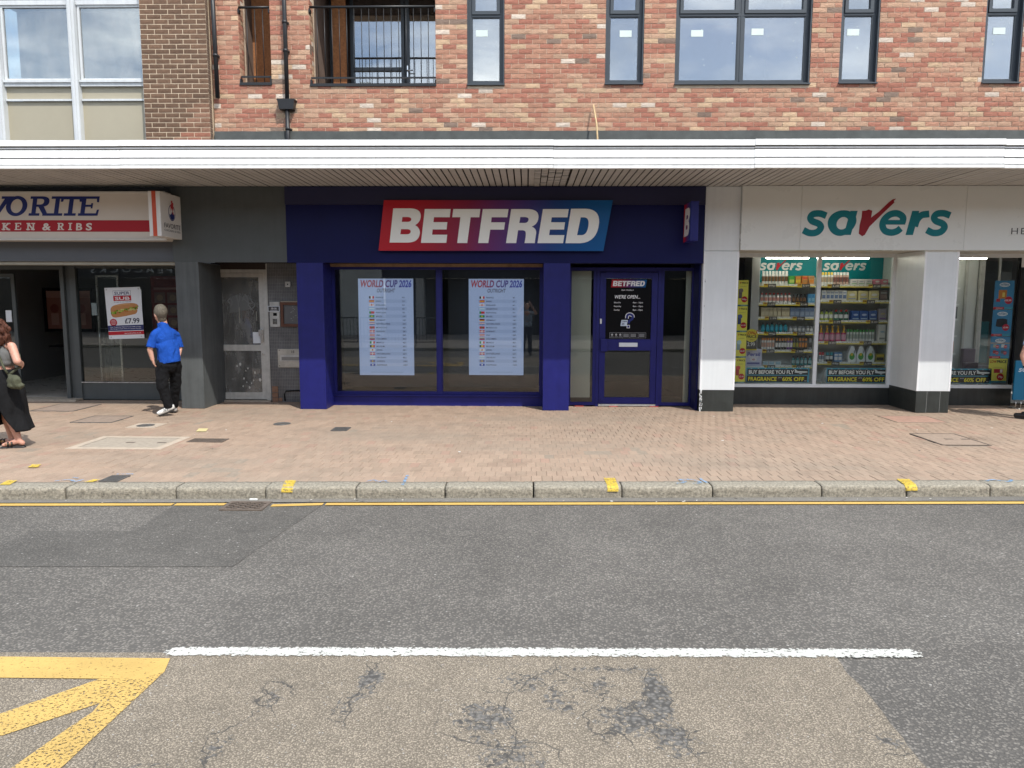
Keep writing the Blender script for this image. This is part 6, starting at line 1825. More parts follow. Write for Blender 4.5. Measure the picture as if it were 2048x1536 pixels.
# posters on the glass
PY = SVY + .034
def price_column(t, x, z0, n, hh, w):
    for i in range(n):
        pr = Print(.0006)
        Y0 = .003
        pr.rect(0, Y0, w, hh - .003, (.72, .66, .10), 0)
        pr.text('PRICE', w * .97, hh * .86, hh * .065, (.03, .03, .03), 1, bold=.03, align='r', width=w * .62); pr.text('V', w * .12, hh * .86, hh * .075, (.4, .02, .02), 1, bold=.03, shear=.3)
        pr.rect(w * .2, hh * .74, w * .8, hh * .76, (.45, .42, .1), 1)
        c = [(.42, .06, .06), (.25, .35, .38), (.06, .08, .18), (.12, .1, .09)][i % 4]
        pr.rect(w * .06, hh * .30, w * .40, hh * .66, c, 1); pr.disc(w * .30, hh * .60, w * .22, tuple(q * 1.6 for q in c), 2, 10)
        pr.disc(w * .64, hh * .26, w * .30, (.42, .02, .03), 3, 20); pr.text(['£3.49', '£2.49', '£1.99', '95p'][i % 4], w * .64, hh * .235, hh * .055, (.62, .58, .58), 4, bold=.03, align='c', width=w * .46)
        pr.rect(0, Y0, w, hh * .055, (.05, .16, .2), 2); pr.rect(w * .3, Y0 + .003, w * .9, hh * .045, (.25, .4, .42), 3)
        pr.build('price_poster', t, (x, PY, z0 + i * hh), M['print'])
t = thing('price_poster_strip', 'strip of four yellow price posters with red discs at window edge', 'poster', (3.52, PY, .345))
price_column(t, 3.45 - .005, .345, 4, .4225, .165)
t = thing('low_price_card', 'yellow round LOW PRICE card with black 2.99 panel', 'sign', (3.72, SVY + .10, .90))
pr = Print(.0006)
pr.rect(.0, .0, .19, .20, (.05, .05, .05), 0); pr.disc(.095, .245, .108, (.58, .50, .06), 1, 28)
pr.text('LOW', .075, .262, .055, (.35, .02, .02), 2, bold=.03, align='c', width=.13); pr.text('PRICE', .095, .205, .045, (.03, .03, .03), 2, bold=.03, align='c', width=.17); pr.text('ONLY', .11, .165, .02, (.03, .03, .03), 2, bold=.02, align='c')
pr.text('2.99', .095, .070, .065, (.6, .6, .58), 2, bold=.0, align='c', width=.13); pr.rect(0, 0, .19, .022, (.45, .38, .05), 1); pr.stroke([(.14, .29), (.155, .26), (.20, .34)], .012, (.35, .02, .02), 3)
pr.build('card', t, (3.615, SVY + .10, .885), M['print'])
def banner(lab, x, w=1.03, clip=None):
    t = thing('window_banner', lab, 'banner', (x + w / 2, PY, .365))
    h = .245
    pr = Print(.0006)
    pr.rect(0, 0, w, h, (.05, .27, .38), 0); pr.rect(.015, .128, w - .02, h - .022, (.025, .028, .032), 1); pr.rect(.008, .008, w - .03, .113, (.022, .022, .022), 1)
    pr.text('BUY BEFORE YOU FLY', .035, .143, .062, (.82, .82, .80), 2, bold=.02, width=.74)
    pr.text('FRAGRANCE', .03, .026, .066, (.74, .66, .03), 2, bold=.02, width=.47); pr.text('UP TO', .525, .073, .016, (.5, .5, .5), 2, bold=.03, width=.06); pr.text('60% OFF', .59, .026, .066, (.74, .66, .03), 2, bold=.02, width=.36); pr.text('RRP', .955, .022, .014, (.5, .5, .5), 2, bold=.02, width=.035)
    pr.poly([path([(.79, .165), ((.88, .15), (1.0, .168)), ((1.015, .178), (.985, .186)), ((.92, .19), (.84, .19)), (.80, .222), (.785, .222), (.795, .185)])], (.60, .62, .62), 2)
    pr.poly([[(.85, .170), (.93, .172), (.90, .140), (.88, .140)]], (.45, .47, .48), 3)
    for k in range(9): pr.tri([(.06 + k * .115, h - .022), (.10 + k * .115, h - .022), (.08 + k * .115, h - .008)], [(0, 1, 2)], (.4, .5, .55), 1)
    pr.build('print', t, (x, PY, .360), M['print'])
    mb = MB(); mb.box(x, x + w, PY + .001, PY + .004, .361, .604); mb.build('board', M['paper'], t)
banner('travel offer banner with black and blue print below the narrow shelf bay', 3.632)
banner('travel offer banner with black and blue print below the wide shelf bay', 4.945)
banner('travel offer banner partly hidden behind the second white pillar', 6.60)

# second window: blue gift posters, low price poster, stock
t = thing('gift_poster_strip', 'blue strip of three gift posters on the window behind the second pillar', 'poster', (7.73, PY, .775))
for i, (z0, hh) in enumerate(((.775, .36), (1.14, .43), (1.575, .465))):
    pr = Print(.0006); w = .315
    pr.rect(0, 0, w, hh - .004, (.05, .19, .33), 0)
    for k in range(30): pr.rect(*(lambda u, v: (u, v, u + .008, v + .004))(random.uniform(.01, .3), random.uniform(.05, hh - .03)), (.12, .3, .45), 1)
    pr.disc(w / 2, hh - .07, .085, (.55, .57, .58), 1, 16, ry=.035); pr.text("FATHER'S", w / 2, hh - .085, .028, (.06, .12, .2), 2, bold=.03, align='c', width=.13); pr.text('HAPPY', w / 2, hh - .055, .012, (.06, .12, .2), 2, bold=.02, align='c')
    if i == 0:
        for u, v, c in ((.07, .19, (.3, .28, .2)), (.20, .19, (.5, .52, .5)), (.07, .09, (.35, .05, .05)), (.20, .09, (.1, .1, .12))):
            pr.rect(u - .02, v - .01, u + .03, v + .04, c, 2); pr.disc(u + .045, v, .028, (.40, .02, .04), 3); pr.rect(u + .025, v - .004, u + .065, v + .004, (.6, .5, .5), 4)
        pr.rect(0, hh - .115, w, hh - .105, (.5, .25, .05), 2)
    elif i == 1:
        pr.poly([path([(.06, .16), (.07, .27), ((.16, .30), (.24, .27)), (.25, .17), ((.15, .13), (.06, .16))])], (.03, .03, .035), 2); pr.disc(.225, .14, .055, (.40, .02, .04), 3); pr.text('£5.99', .225, .128, .024, (.62, .58, .58), 4, bold=.03, align='c', width=.08)
    else:
        pr.rect(.07, .17, .20, .31, (.45, .16, .03), 2); pr.rect(.13, .20, .17, .27, (.6, .45, .1), 3); pr.rect(.04, .12, .10, .17, (.35, .03, .04), 3); pr.disc(.235, .145, .062, (.40, .02, .04), 3); pr.text('£22.99', .225, .132, .026, (.62, .58, .58), 4, bold=.03, align='c', width=.11)
    pr.rect(0, .0, w * .55, .035, (.40, .03, .04), 2); pr.rect(w * .55, 0, w, .035, (.06, .25, .33), 2); pr.rect(.04, .014, .15, .022, (.6, .5, .5), 3)
    pr.build('poster', t, (7.575, PY, z0), M['print'])
t = thing('low_price_poster', 'yellow LOW PRICE poster with red disc below the blue gift posters', 'poster', (7.72, PY, .37))
pr = Print(.0006)
pr.rect(0, 0, .30, .395, (.60, .54, .10), 0); pr.text('LOW', .015, .325, .045, (.35, .02, .02), 1, bold=.035, width=.105); pr.text('PRICE', .125, .325, .045, (.03, .03, .03), 1, bold=.035, width=.16)
pr.rect(.09, .245, .22, .255, (.45, .42, .1), 1); pr.rect(.09, .16, .24, .225, (.35, .03, .04), 1); pr.rect(.19, .165, .23, .22, (.6, .55, .5), 2); pr.disc(.20, .095, .058, (.42, .02, .03), 2); pr.text('79p', .20, .080, .032, (.62, .58, .58), 3, bold=.03, align='c', width=.075)
pr.rect(0, 0, .30, .03, (.05, .16, .2), 1)
pr.build('poster', t, (7.575, PY, .375), M['print'])
t = thing('side_shelves', 'pale wall rack of small shelves seen just past the second pillar', 'shelving', (7.1, 12.6, .3))
mb = MB(); mb.box(7.02, 7.06, 12.45, 12.95, .3, 2.35); mb.box(7.06, 7.30, 12.93, 12.96, .3, 2.35); mb.build('upright', M['shelf'], t)
for z in (1.90, 1.63, 1.38, 1.10, .80, .55):
    mb = MB(); mb.box(7.06, 7.27, 12.5, 12.93, z, z + .03); mb.build('shelf', M['shelf'], t)
for x, c, lab in ((7.16, (.5, .12, .02), 'orange pack on the side rack behind the second pillar'), (7.18, (.16, .17, .17), 'grey box on the side rack above the orange pack')):
    z = .83 if c[0] > .3 else 1.41
    tag(MB(c).bbox(x - .07, x + .08, 12.52, 12.6, z, z + .2, .008, c).build('stock_box', M['product']), lab, 'box')
for lab, x, y, w, h, c, l in (('lilac pet food pouch stacked on the display floor behind the third banner', 7.47, 12.42, .24, .40, (.10, .07, .09), (.3, .24, .1)), ('white and purple tub pack behind the third banner', 7.66, 12.36, .16, .36, (.40, .38, .44), (.12, .05, .16)), ('purple grey carton beside the blue gift posters', 7.62, 12.75, .22, .62, (.18, .14, .17), (.3, .28, .28))):
    tag(link('stock_pack', product('pack', w, h, c, l, w_), (x, y, .2925)), lab, 'pack')
mb = MB(); mb.box(6.47, 7.95, SVY + .062, 13.2, .27, .292); mb.build('display_floor', M['shop_wall'], sv)
mb = MB(); mb.box(6.47, 7.86, 13.02, 13.05, .3, 2.6); mb.build('pale_partition', M['shop_wall'], sv)
mb = MB(); mb.box(6.47, 7.93, SVY + .062, 13.2, 2.58, 2.6); mb.build('display_ceiling', M['shop_wall'], sv)  # pale ceiling added to bounce the tube's light and brighten this window
mb = MB(); mb.box(6.47, 6.50, SVY + .062, 13.02, .3, 2.58); mb.build('display_side', M['shop_wall'], sv)  # side wall added likewise, throwing light back into the display
mb = MB(); mb.box(7.95, 8.14, 13.06, 13.08, .62, 1.35); mb.build('teal_reflection', mat('teal_reflection', (0.03, 0.20, 0.23), var=.1), sv)  # teal sheet painted in for the poster reflections seen here
for x in (7.62, 7.86, 7.90, 8.17):
    mb = MB(); mb.box(x, x + .035, 12.95, 13.0, .3, 2.45); mb.build('partition_post', M['alu'], sv)
p = MB(); p.box(7.93, 8.4, 12.97, 12.976, .3, 2.4); p.build('partition_glass', M['shop_glass'], sv)
mb = MB(); mb.box(7.925, 7.95, SVY, SVY + .06, .285, 2.47); mb.build('glass_edge', M['blackboard'], sv)
# open doorway beyond
mb = MB(); mb.box(7.95, 9.8, SVY, SVY + .06, 2.25, 2.47); mb.build('door_head', M['white_panel'], sv)
mb = MB(); mb.box(9.3, 9.8, F_Y, SVY + .06, 0, 2.45); mb.build('pillar', M['white_panel'], sv)

# pavement board at the doorway
t = thing('pavement_board', 'blue pavement board on wire feet at the shop doorway', 'sign board', (8.0, 11.72, 0))
mb = MB(); mb.bbox(7.755, 8.32, 11.70, 11.73, .14, .77, .008); mb.build('panel', mat('board_blue', (0.0, 0.14, 0.27), rough=.35, var=.03), t)
pr = Print(.001); tick_word(pr, .05, .45, .00034, (.5, .6, .66), (.5, .6, .66), 1); pr.build('lettering', t, (7.755, 11.6995, .14), M['print'])
for x in (7.78, 8.22):
    mb = MB(); mb.tube([(x, 11.66, .008), (x, 11.66, .11), (x, 11.715, .145)], .006, 6); mb.tube([(x + .08, 11.66, .008), (x + .08, 11.66, .11), (x + .08, 11.715, .145)], .006, 6); mb.tube([(x, 11.62, .008), (x + .08, 11.62, .008), (x + .08, 11.85, .008), (x, 11.85, .008), (x, 11.62, .008)], .006, 6); mb.build('foot', M['steel'], t)
# ================================================================ people
def skin_mat(name, c):
    m, nt, b = new_mat(name)
    v = ramp(nt, noise_fac(nt, 30, 4), 0.3, 0.7, (0.9, 0.86, 0.84), (1.06,) * 3)
    nt.links.new(mixc(nt, c, v, 1.0, 'MULTIPLY'), b.inputs['Base Color'])
    b.inputs['Roughness'].default_value = .5
    b.inputs['Subsurface Weight'].default_value = .12
    b.inputs['Subsurface Radius'].default_value = (.01, .004, .002)
    return m
def cloth_mat(name, c, fold=.5, fs=9.0, rough=.85):
    m, nt, b = new_mat(name)
    v = ramp(nt, noise_fac(nt, 6, 5), 0.3, 0.7, (0.88,) * 3, (1.08,) * 3)
    nt.links.new(mixc(nt, c, v, 1.0, 'MULTIPLY'), b.inputs['Base Color'])
    b.inputs['Roughness'].default_value = rough
    b.inputs['Specular IOR Level'].default_value = .15
    f = noise_fac(nt, fs, 4, .55, pos_node(nt, (1, 1, .55)), 1.0)
    add_bump(nt, b, f, fold, .05)
    return m
SKIN = skin_mat('skin', (0.56, 0.30, 0.22))
SKIN_PALE = skin_mat('pale_skin', (0.60, 0.34, 0.25))

def capsule(bm, p0, r0, p1, r1, seg=14):
    p0, p1 = Vector(p0), Vector(p1)
    d = p1 - p0
    L = d.length or 1e-6
    q = d.to_track_quat('Z', 'Y')
    prof = []
    for k in range(5): a = -math.pi / 2 + math.pi / 2 * k / 4; prof.append((r0 * math.cos(a), r0 * math.sin(a)))
    for k in range(5): a = math.pi / 2 * k / 4; prof.append((r1 * math.cos(a), L + r1 * math.sin(a)))
    rings = []
    for r, z in prof:
        rings.append([bm.verts.new(p0 + q @ Vector((max(r, 1e-4) * math.cos(2 * math.pi * i / seg), max(r, 1e-4) * math.sin(2 * math.pi * i / seg), z))) for i in range(seg)])
    for a, b in zip(rings, rings[1:]):
        for i in range(seg): bm.faces.new((a[i], a[(i + 1) % seg], b[(i + 1) % seg], b[i]))
    bm.faces.new(list(reversed(rings[0]))); bm.faces.new(rings[-1])
def ellipsoid(bm, c, r, rz=0.0, tilt=0.0):
    m = Matrix.Translation(Vector(c)) @ Matrix.Rotation(rz, 4, 'Z') @ Matrix.Rotation(tilt, 4, 'X') @ Matrix.Diagonal((*r, 1))
    bmesh.ops.create_uvsphere(bm, u_segments=20, v_segments=12, radius=1.0, matrix=m)

def flesh(name, prims, material, parent, voxel=.011, smooth=8, ripple=0.0, rscale=10.0, squash=(1, 1, .6), hems=()):
    """Overlapping limbs and masses fused into one continuous skin; ripple adds real folds."""
    bm = bmesh.new()
    for p in prims:
        if p[0] == 'c': capsule(bm, *p[1:])
        else: ellipsoid(bm, *p[1:])
    me = bpy.data.meshes.new(name); bm.to_mesh(me); bm.free()
    tmp = bpy.data.objects.new(name, me); COL.objects.link(tmp)
    r = tmp.modifiers.new('remesh', 'REMESH'); r.mode = 'VOXEL'; r.voxel_size = voxel
    s = tmp.modifiers.new('smooth', 'SMOOTH'); s.factor = .5; s.iterations = smooth
    bpy.context.view_layer.update()
    out = bpy.data.meshes.new_from_object(tmp.evaluated_get(bpy.context.evaluated_depsgraph_get()))
    bpy.data.objects.remove(tmp)
    if ripple:
        ns = [v.normal.copy() for v in out.vertices]
        for v, n in zip(out.vertices, ns):
            c = v.co
            k = noise.noise(Vector((c.x * rscale * squash[0], c.y * rscale * squash[1], c.z * rscale * squash[2]))) + .5 * noise.noise(Vector((c.x * rscale * 2.2, c.y * rscale * 2.2, c.z * rscale * 1.6)))
            v.co = c + n * k * ripple
    for p, n, rad in hems:                       # cut sleeves, hems and cuffs off square
        p, n = Vector(p), Vector(n).normalized()
        for v in out.vertices:
            d = (v.co - p).dot(n)
            if d > 0 and (v.co - p).length < rad:
                v.co = v.co - n * d
    out.polygons.foreach_set('use_smooth', [True] * len(out.polygons))
    out.materials.clear(); out.materials.append(material)
    xs = [v.co for v in out.vertices]
    o = Vector((sum(v.x for v in xs) / len(xs), sum(v.y for v in xs) / len(xs), min(v.z for v in xs)))
    out.transform(Matrix.Translation(-o))
    return link(name, out, o, parent)

def hand(wrist, d, side, up, k=1.0):
    """Capsules of a relaxed hand: palm along d, four bent fingers, thumb from the side."""
    w, d, s, u = Vector(wrist), Vector(d).normalized(), Vector(side).normalized(), Vector(up).normalized()
    P = []
    for i in range(4):
        a = w + s * (i - 1.5) * .018 * k
        kn = a + d * (.085 - abs(i - 1.3) * .006) * k
        l = (.036, .042, .038, .029)[i] * k
        m1 = kn + (d * .85 - u * .5).normalized() * l
        m2 = m1 + (d * .35 - u * .9).normalized() * l * .8
        P += [('c', tuple(a), .012 * k, tuple(kn), .0105 * k), ('c', tuple(kn), .0095 * k, tuple(m1), .0085 * k), ('c', tuple(m1), .0085 * k, tuple(m2), .0075 * k)]
    b = w + d * .022 * k - s * .030 * k
    e = b + (d * .7 - s * .6 - u * .3).normalized() * .045 * k
    P += [('c', tuple(b), .013 * k, tuple(e), .0105 * k), ('c', tuple(e), .0100 * k, tuple(e + (d * .9 - u * .4).normalized() * .03 * k), .0080 * k)]
    P += [('c', tuple(w - d * .02 * k), .021 * k, tuple(w + d * .05 * k), .022 * k)]
    return P

# ---------------- man walking away, hands in pockets
man = thing('person', 'person in bright blue polo shirt and black trousers walking past the takeaway', 'person', (-5.25, 10.5, 0))
flesh('body', [
    ('e', (-5.300, 10.50, 1.495), (.086, .104, .118), R(40)), ('e', (-5.340, 10.535, 1.435), (.055, .065, .060), R(40)),
    ('c', (-5.265, 10.515, 1.28), .064, (-5.290, 10.505, 1.42), .062), ('e', (-5.395, 10.578, 1.465), (.016, .018, .020)),
    ('e', (-5.337, 10.425, 1.465), (.014, .022, .032), R(35)),
    ('c', (-5.255, 10.52, 1.05), .09, (-5.26, 10.52, 1.25), .08),
    ('c', (-5.370, 10.410, 1.15), .032, (-5.422, 10.385, .975), .039), ('c', (-5.422, 10.385, .975), .039, (-5.402, 10.405, .835), .029),
    ('c', (-5.155, 10.645, 1.14), .030, (-5.118, 10.66, .97), .036), ('c', (-5.118, 10.66, .97), .036, (-5.125, 10.60, .84), .029)]
    + hand((-5.400, 10.408, .825), (.16, .14, -1), (.5, -.8, 0), (-.8, -.5, 0), .9) + hand((-5.12, 10.60, .83), (-.2, 0, -1), (-.5, .8, 0), (.8, .5, 0), .9), SKIN_PALE, man, .0085, 5)
def hair_mat(name, c, sc=90):
    m, nt, b = new_mat(name)
    f = ramp(nt, noise_fac(nt, sc, 4, .6, pos_node(nt, (1, 1, .25))), .3, .7, (.55,) * 3, (1.3,) * 3)
    nt.links.new(mixc(nt, c, f, 1.0, 'MULTIPLY'), b.inputs['Base Color'])
    b.inputs['Roughness'].default_value = .6
    b.inputs['Specular IOR Level'].default_value = .25
    add_bump(nt, b, noise_fac(nt, sc, 4, .6, pos_node(nt, (1, 1, .25))), .8, .01)
    return m
flesh('hair', [('e', (-5.286, 10.482, 1.518), (.090, .108, .112), R(40)), ('c', (-5.280, 10.478, 1.49), .080, (-5.276, 10.488, 1.415), .062)], hair_mat('grey_hair', (0.130, 0.113, 0.088), 120), man, .007, 6, .004, 55)
BLUE = cloth_mat('blue_polo', (0.012, 0.070, 0.36), .8, 9)
SHR = R(49)
flesh('polo_shirt', [
    ('e', (-5.252, 10.525, 1.13), (.138, .110, .17), SHR), ('e', (-5.235, 10.54, .99), (.162, .142, .18), SHR), ('c', (-5.232, 10.54, .97), .150, (-5.228, 10.54, .80), .160),
    ('c', (-5.263, 10.515, 1.265), .074, (-5.365, 10.420, 1.195), .056), ('c', (-5.263, 10.515, 1.265), .074, (-5.150, 10.640, 1.175), .056), ('c', (-5.262, 10.515, 1.24), .088, (-5.280, 10.508, 1.33), .074),
    ('c', (-5.368, 10.412, 1.185), .056, (-5.408, 10.390, 1.02), .061), ('c', (-5.150, 10.645, 1.160), .054, (-5.120, 10.66, 1.00), .056)], BLUE, man, .009, 4, .0075, 12, (1, 1, .38),
    hems=(((-5.408, 10.390, 1.01), (-.2, -.1, -1), .11), ((-5.120, 10.66, .99), (.2, 0, -1), .10), ((-5.28, 10.508, 1.352), (-.25, .25, 1), .10), ((-5.23, 10.54, .775), (.14, 0, -1), .45)))
TROU = cloth_mat('black_trousers', (0.008, 0.008, 0.009), .6, 11)
flesh('trousers', [
    ('e', (-5.235, 10.54, .78), (.160, .138, .105), SHR), ('e', (-5.265, 10.49, .74), (.108, .118, .12)), ('e', (-5.19, 10.59, .74), (.105, .115, .12)), ('e', (-5.20, 10.50, .72), (.10, .09, .09)),
    ('c', (-5.290, 10.475, .73), .100, (-5.290, 10.42, .44), .080), ('c', (-5.290, 10.42, .46), .078, (-5.225, 10.455, .13), .066),
    ('c', (-5.175, 10.60, .73), .098, (-5.205, 10.66, .45), .078), ('c', (-5.205, 10.66, .45), .076, (-5.285, 10.73, .11), .062)], TROU, man, .009, 4, .011, 15, (1, 1, .9),
    hems=(((-5.222, 10.455, .115), (.2, 0, -1), .12), ((-5.288, 10.73, .085), (0, 0, -1), .12)))
M['shoe'] = mat('white_trainer', (0.62, 0.61, 0.58), rough=.5, var=.25, scale=40)
M['sole'] = mat('dark_sole', (0.05, 0.05, 0.05), rough=.7, var=.1)
def shoe(parent, heel, toe, name='shoe', m=None, lace=True):
    h, t_ = Vector(heel), Vector(toe)
    d = (t_ - h); u = Vector((0, 0, 1)); u = (u - d * (u.dot(d) / d.length_squared)).normalized()
    o = flesh(name, [('c', tuple(h + u * .012), .036, tuple(h + d * .45 + u * .012), .038), ('c', tuple(h + d * .45 + u * .008), .040, tuple(t_ + u * .004), .034), ('c', tuple(h + u * .03), .036, tuple(h + d * .28 + u * .045), .030)], m or M['shoe'], parent, .007, 4)
    s = flesh('sole', [('c', tuple(h - u * .022), .022, tuple(h + d * .5 - u * .022), .024), ('c', tuple(h + d * .5 - u * .022), .024, tuple(t_ - u * .020), .026)], M['sole'], parent, .007, 3)
    if lace:
        sd0 = d.cross(u).normalized()
        for sg in (-1, 1):
            for k in (.30, .42, .54):
                c = h + d * k
                mb = MB(); mb.tube([tuple(c + sd0 * sg * .036 + u * .034), tuple(c + d * .09 + sd0 * sg * .043 + u * .006)], .0055, 5); mb.build('shoe_stripe', M['sole'], parent)
        for k in (.35, .48, .6):
            c = h + d * k + u * .048
            sd = d.cross(u).normalized() * .026
            mb = MB(); mb.tube([tuple(c - sd - u * .012), tuple(c + u * .006), tuple(c + sd - u * .012)], .004, 5); mb.build('lace', M['sole'], parent)
    return o
shoe(man, (-5.175, 10.465, .118), (-5.335, 10.385, .048))
shoe(man, (-5.275, 10.735, .048), (-5.43, 10.79, .045))

# ---------------- woman walking out of frame on the left
wom = thing('person', 'person with wavy auburn hair, grey crop top, long black skirt and olive shoulder bag', 'person', (-5.98, 8.15, 0))
flesh('body', [
    ('e', (-6.03, 8.18, 1.375), (.078, .095, .108), R(30)), ('c', (-6.0, 8.16, 1.20), .050, (-6.02, 8.17, 1.30), .048),
    ('c', (-5.965, 8.16, .86), .115, (-5.965, 8.16, 1.12), .105), ('c', (-6.14, 8.24, 1.165), .048, (-5.80, 8.10, 1.165), .048),
    ('c', (-5.795, 8.10, 1.16), .046, (-5.722, 8.06, 1.00), .040), ('c', (-5.722, 8.06, 1.00), .040, (-5.79, 8.22, .955), .030), ('c', (-6.15, 8.25, 1.16), .046, (-6.22, 8.24, .95), .038), ('c', (-6.22, 8.24, .95), .038, (-6.20, 8.36, .80), .028),
    ('c', (-5.955, 8.13, .50), .070, (-5.895, 8.13, .34), .058), ('c', (-5.895, 8.13, .34), .056, (-5.835, 8.145, .10), .034), ('c', (-5.835, 8.145, .075), .034, (-5.93, 8.11, .045), .026), ('c', (-5.80, 8.155, .05), .030, (-5.835, 8.145, .08), .032), ('c', (-5.93, 8.11, .045), .030, (-5.975, 8.095, .036), .022),
    ('c', (-6.03, 8.28, .45), .068, (-6.06, 8.30, .30), .055), ('c', (-6.06, 8.30, .30), .052, (-6.03, 8.30, .10), .033), ('c', (-6.0, 8.30, .05), .030, (-6.17, 8.26, .035), .024)]
    + hand((-5.80, 8.24, .952), (-.4, 1, -.1), (0, .1, 1), (1, .4, 0), .85) + hand((-6.20, 8.37, .79), (0, .1, -1), (0, 1, 0), (-1, 0, 0), .85), SKIN, wom, .0085, 5)
HAIR = hair_mat('auburn_hair', (0.085, 0.030, 0.017), 60)
pr_ = [('e', (-6.01, 8.165, 1.375), (.108, .122, .112), R(30)), ('e', (-5.965, 8.10, 1.30), (.115, .085, .12)), ('e', (-5.915, 8.08, 1.255), (.075, .06, .085)), ('e', (-6.05, 8.08, 1.27), (.08, .075, .12))]
random.seed(3)
for i in range(70):
    a = random.uniform(0, 6.28); z = random.uniform(1.175, 1.42); r = .115 + random.uniform(-.02, .035) - max(0, z - 1.34) * .55
    pr_.append(('e', (-5.972 + r * math.cos(a), 8.12 + r * .8 * math.sin(a) - .02, z), (random.uniform(.016, .028), random.uniform(.016, .028), random.uniform(.022, .04))))
flesh('hair', pr_, HAIR, wom, .007, 2, .007, 46, (1, 1, .6))
curl = MB()
for i in range(240):
    a = random.uniform(0, 6.28); z0 = random.uniform(1.26, 1.45); r0 = .118 - max(0, z0 - 1.36) * .6 + random.uniform(-.015, .02)
    ln = random.uniform(.07, .16); ph0 = random.uniform(0, 6.28); w0 = random.uniform(.006, .013)
    pts = []
    for k in range(9):
        t_ = k / 8; rr = r0 + .02 * t_ + w0 * math.cos(ph0 + t_ * 11); aa = a + w0 * 6 * math.sin(ph0 + t_ * 11)
        pts.append((-5.972 + rr * math.cos(aa), 8.11 + rr * .82 * math.sin(aa), max(1.15, z0 - ln * t_)))
    curl.tube(pts, [.0052] * 7 + [.004, .002], 5)
kind(curl.build('curls', HAIR, wom), 'stuff')
GREYT = cloth_mat('grey_top', (0.155, 0.155, 0.152), .4, 9)
flesh('crop_top', [('e', (-5.955, 8.165, 1.06), (.160, .125, .15), R(-20)), ('e', (-5.965, 8.165, .985), (.155, .125, .075), R(-20)), ('c', (-6.10, 8.22, 1.165), .050, (-5.86, 8.12, 1.165), .048), ('c', (-5.97, 8.165, 1.10), .12, (-5.985, 8.165, 1.19), .075)], GREYT, wom, .010, 6, .005, 11)
# skirt: flared, pleated tube with an open side slit
sk = MB()
rows, seg = 34, 84
SL0, SL1 = R(258), R(300)
for j in range(rows + 1):
    t_ = j / rows
    z = .905 - t_ * .69
    cx = -5.965 + .02 * t_ + .03 * max(0, t_ - .5); cy = 8.165 + .03 * t_
    rx = .130 + .050 * math.sin(min(1, t_ * 2.4) * math.pi / 2) - .05 * max(0, min(.35, t_ - .4)) + .20 * max(0, t_ - .78); ry = .12 + .055 * math.sin(min(1, t_ * 2.4) * math.pi / 2) + .03 * t_
    for i in range(seg + 1):
        g = 0.0
        if t_ > .66: g = min(1.6, (t_ - .66) * 5.0)
        a0 = SL1 - (SL1 - SL0) * (1 - g) * .5; a1 = SL0 + 2 * math.pi + (SL1 - SL0) * (1 - g) * .5
        if g == 0: a0 = (SL0 + SL1) / 2; a1 = a0 + 2 * math.pi
        a = a0 + (a1 - a0) * i / seg
        w = 1 + (.010 + .055 * t_) * math.sin(a * 7 + 3.0 * t_) + .03 * t_ * noise.noise(Vector((a * 2.5, t_ * 3, 1)))
        sk.v.append((cx + rx * w * math.cos(a), cy + ry * w * math.sin(a), z + (.04 * math.cos(a + .6) * max(0, t_ - .8) * 5 * -.6)))
for j in range(rows):
    for i in range(seg):
        a = j * (seg + 1) + i
        sk.f.append((a, a + 1, a + seg + 2, a + seg + 1)); sk.c.append((0, 0, 0)); sk.sm.append(True)
so = sk.build('skirt', cloth_mat('black_jersey', (0.011, 0.011, 0.012), .5, 8), wom)
so.modifiers.new('thickness', 'SOLIDIFY').thickness = .004
M['black_leather'] = mat('black_leather', (0.014, 0.013, 0.013), rough=.45, var=.2, scale=30)
for h, t_ in (((-5.795, 8.16), (-5.985, 8.09)), ((-5.985, 8.30), (-6.19, 8.255))):
    d = Vector((t_[0] - h[0], t_[1] - h[1], 0)); n_ = Vector((-d.y, d.x, 0)).normalized()
    flesh('sandal', [('c', (h[0], h[1], .014), .030, (h[0] + d.x * .5, h[1] + d.y * .5, .014), .030), ('c', (h[0] + d.x * .5, h[1] + d.y * .5, .014), .032, (t_[0], t_[1], .014), .030)], M['black_leather'], wom, .007, 3).scale.z = .62
    for k in (.52, .70):
        c = Vector((h[0], h[1], 0)) + d * k
        mb = MB(); mb.tube([tuple(c - n_ * .036 + Vector((0, 0, .02))), tuple(c - n_ * .026 + Vector((0, 0, .066))), tuple(c + Vector((0, 0, .076 - k * .02))), tuple(c + n_ * .026 + Vector((0, 0, .066))), tuple(c + n_ * .036 + Vector((0, 0, .02)))], .011, 7); mb.build('sandal_strap', M['black_leather'], wom)
        for q in (-.012, .010):
            mb = MB(); mb.bbox(c.x + q - .004, c.x + q + .004, c.y - .045, c.y - .036, .045, .058, .002); mb.build('buckle', mat('brass', (.6, .45, .2), metal=.9, rough=.3, var=0), wom)
bag = thing('shoulder_bag', 'olive green slouchy bag hanging at the hip of the person with auburn hair', 'bag', (-5.73, 8.02, .70))
OL = cloth_mat('olive_cloth', (0.085, 0.088, 0.058), .7, 16)
flesh('pouch', [('e', (-5.735, 8.005, .785), (.095, .050, .070), R(-15), 0), ('c', (-5.81, 8.03, .85), .018, (-5.74, 8.02, .80), .045), ('c', (-5.77, 8.02, .755), .040, (-5.675, 8.0, .725), .038), ('e', (-5.715, 8.0, .735), (.098, .048, .040))], OL, bag, .008, 4, .006, 22, (1, 1, .3))
mb = MB()
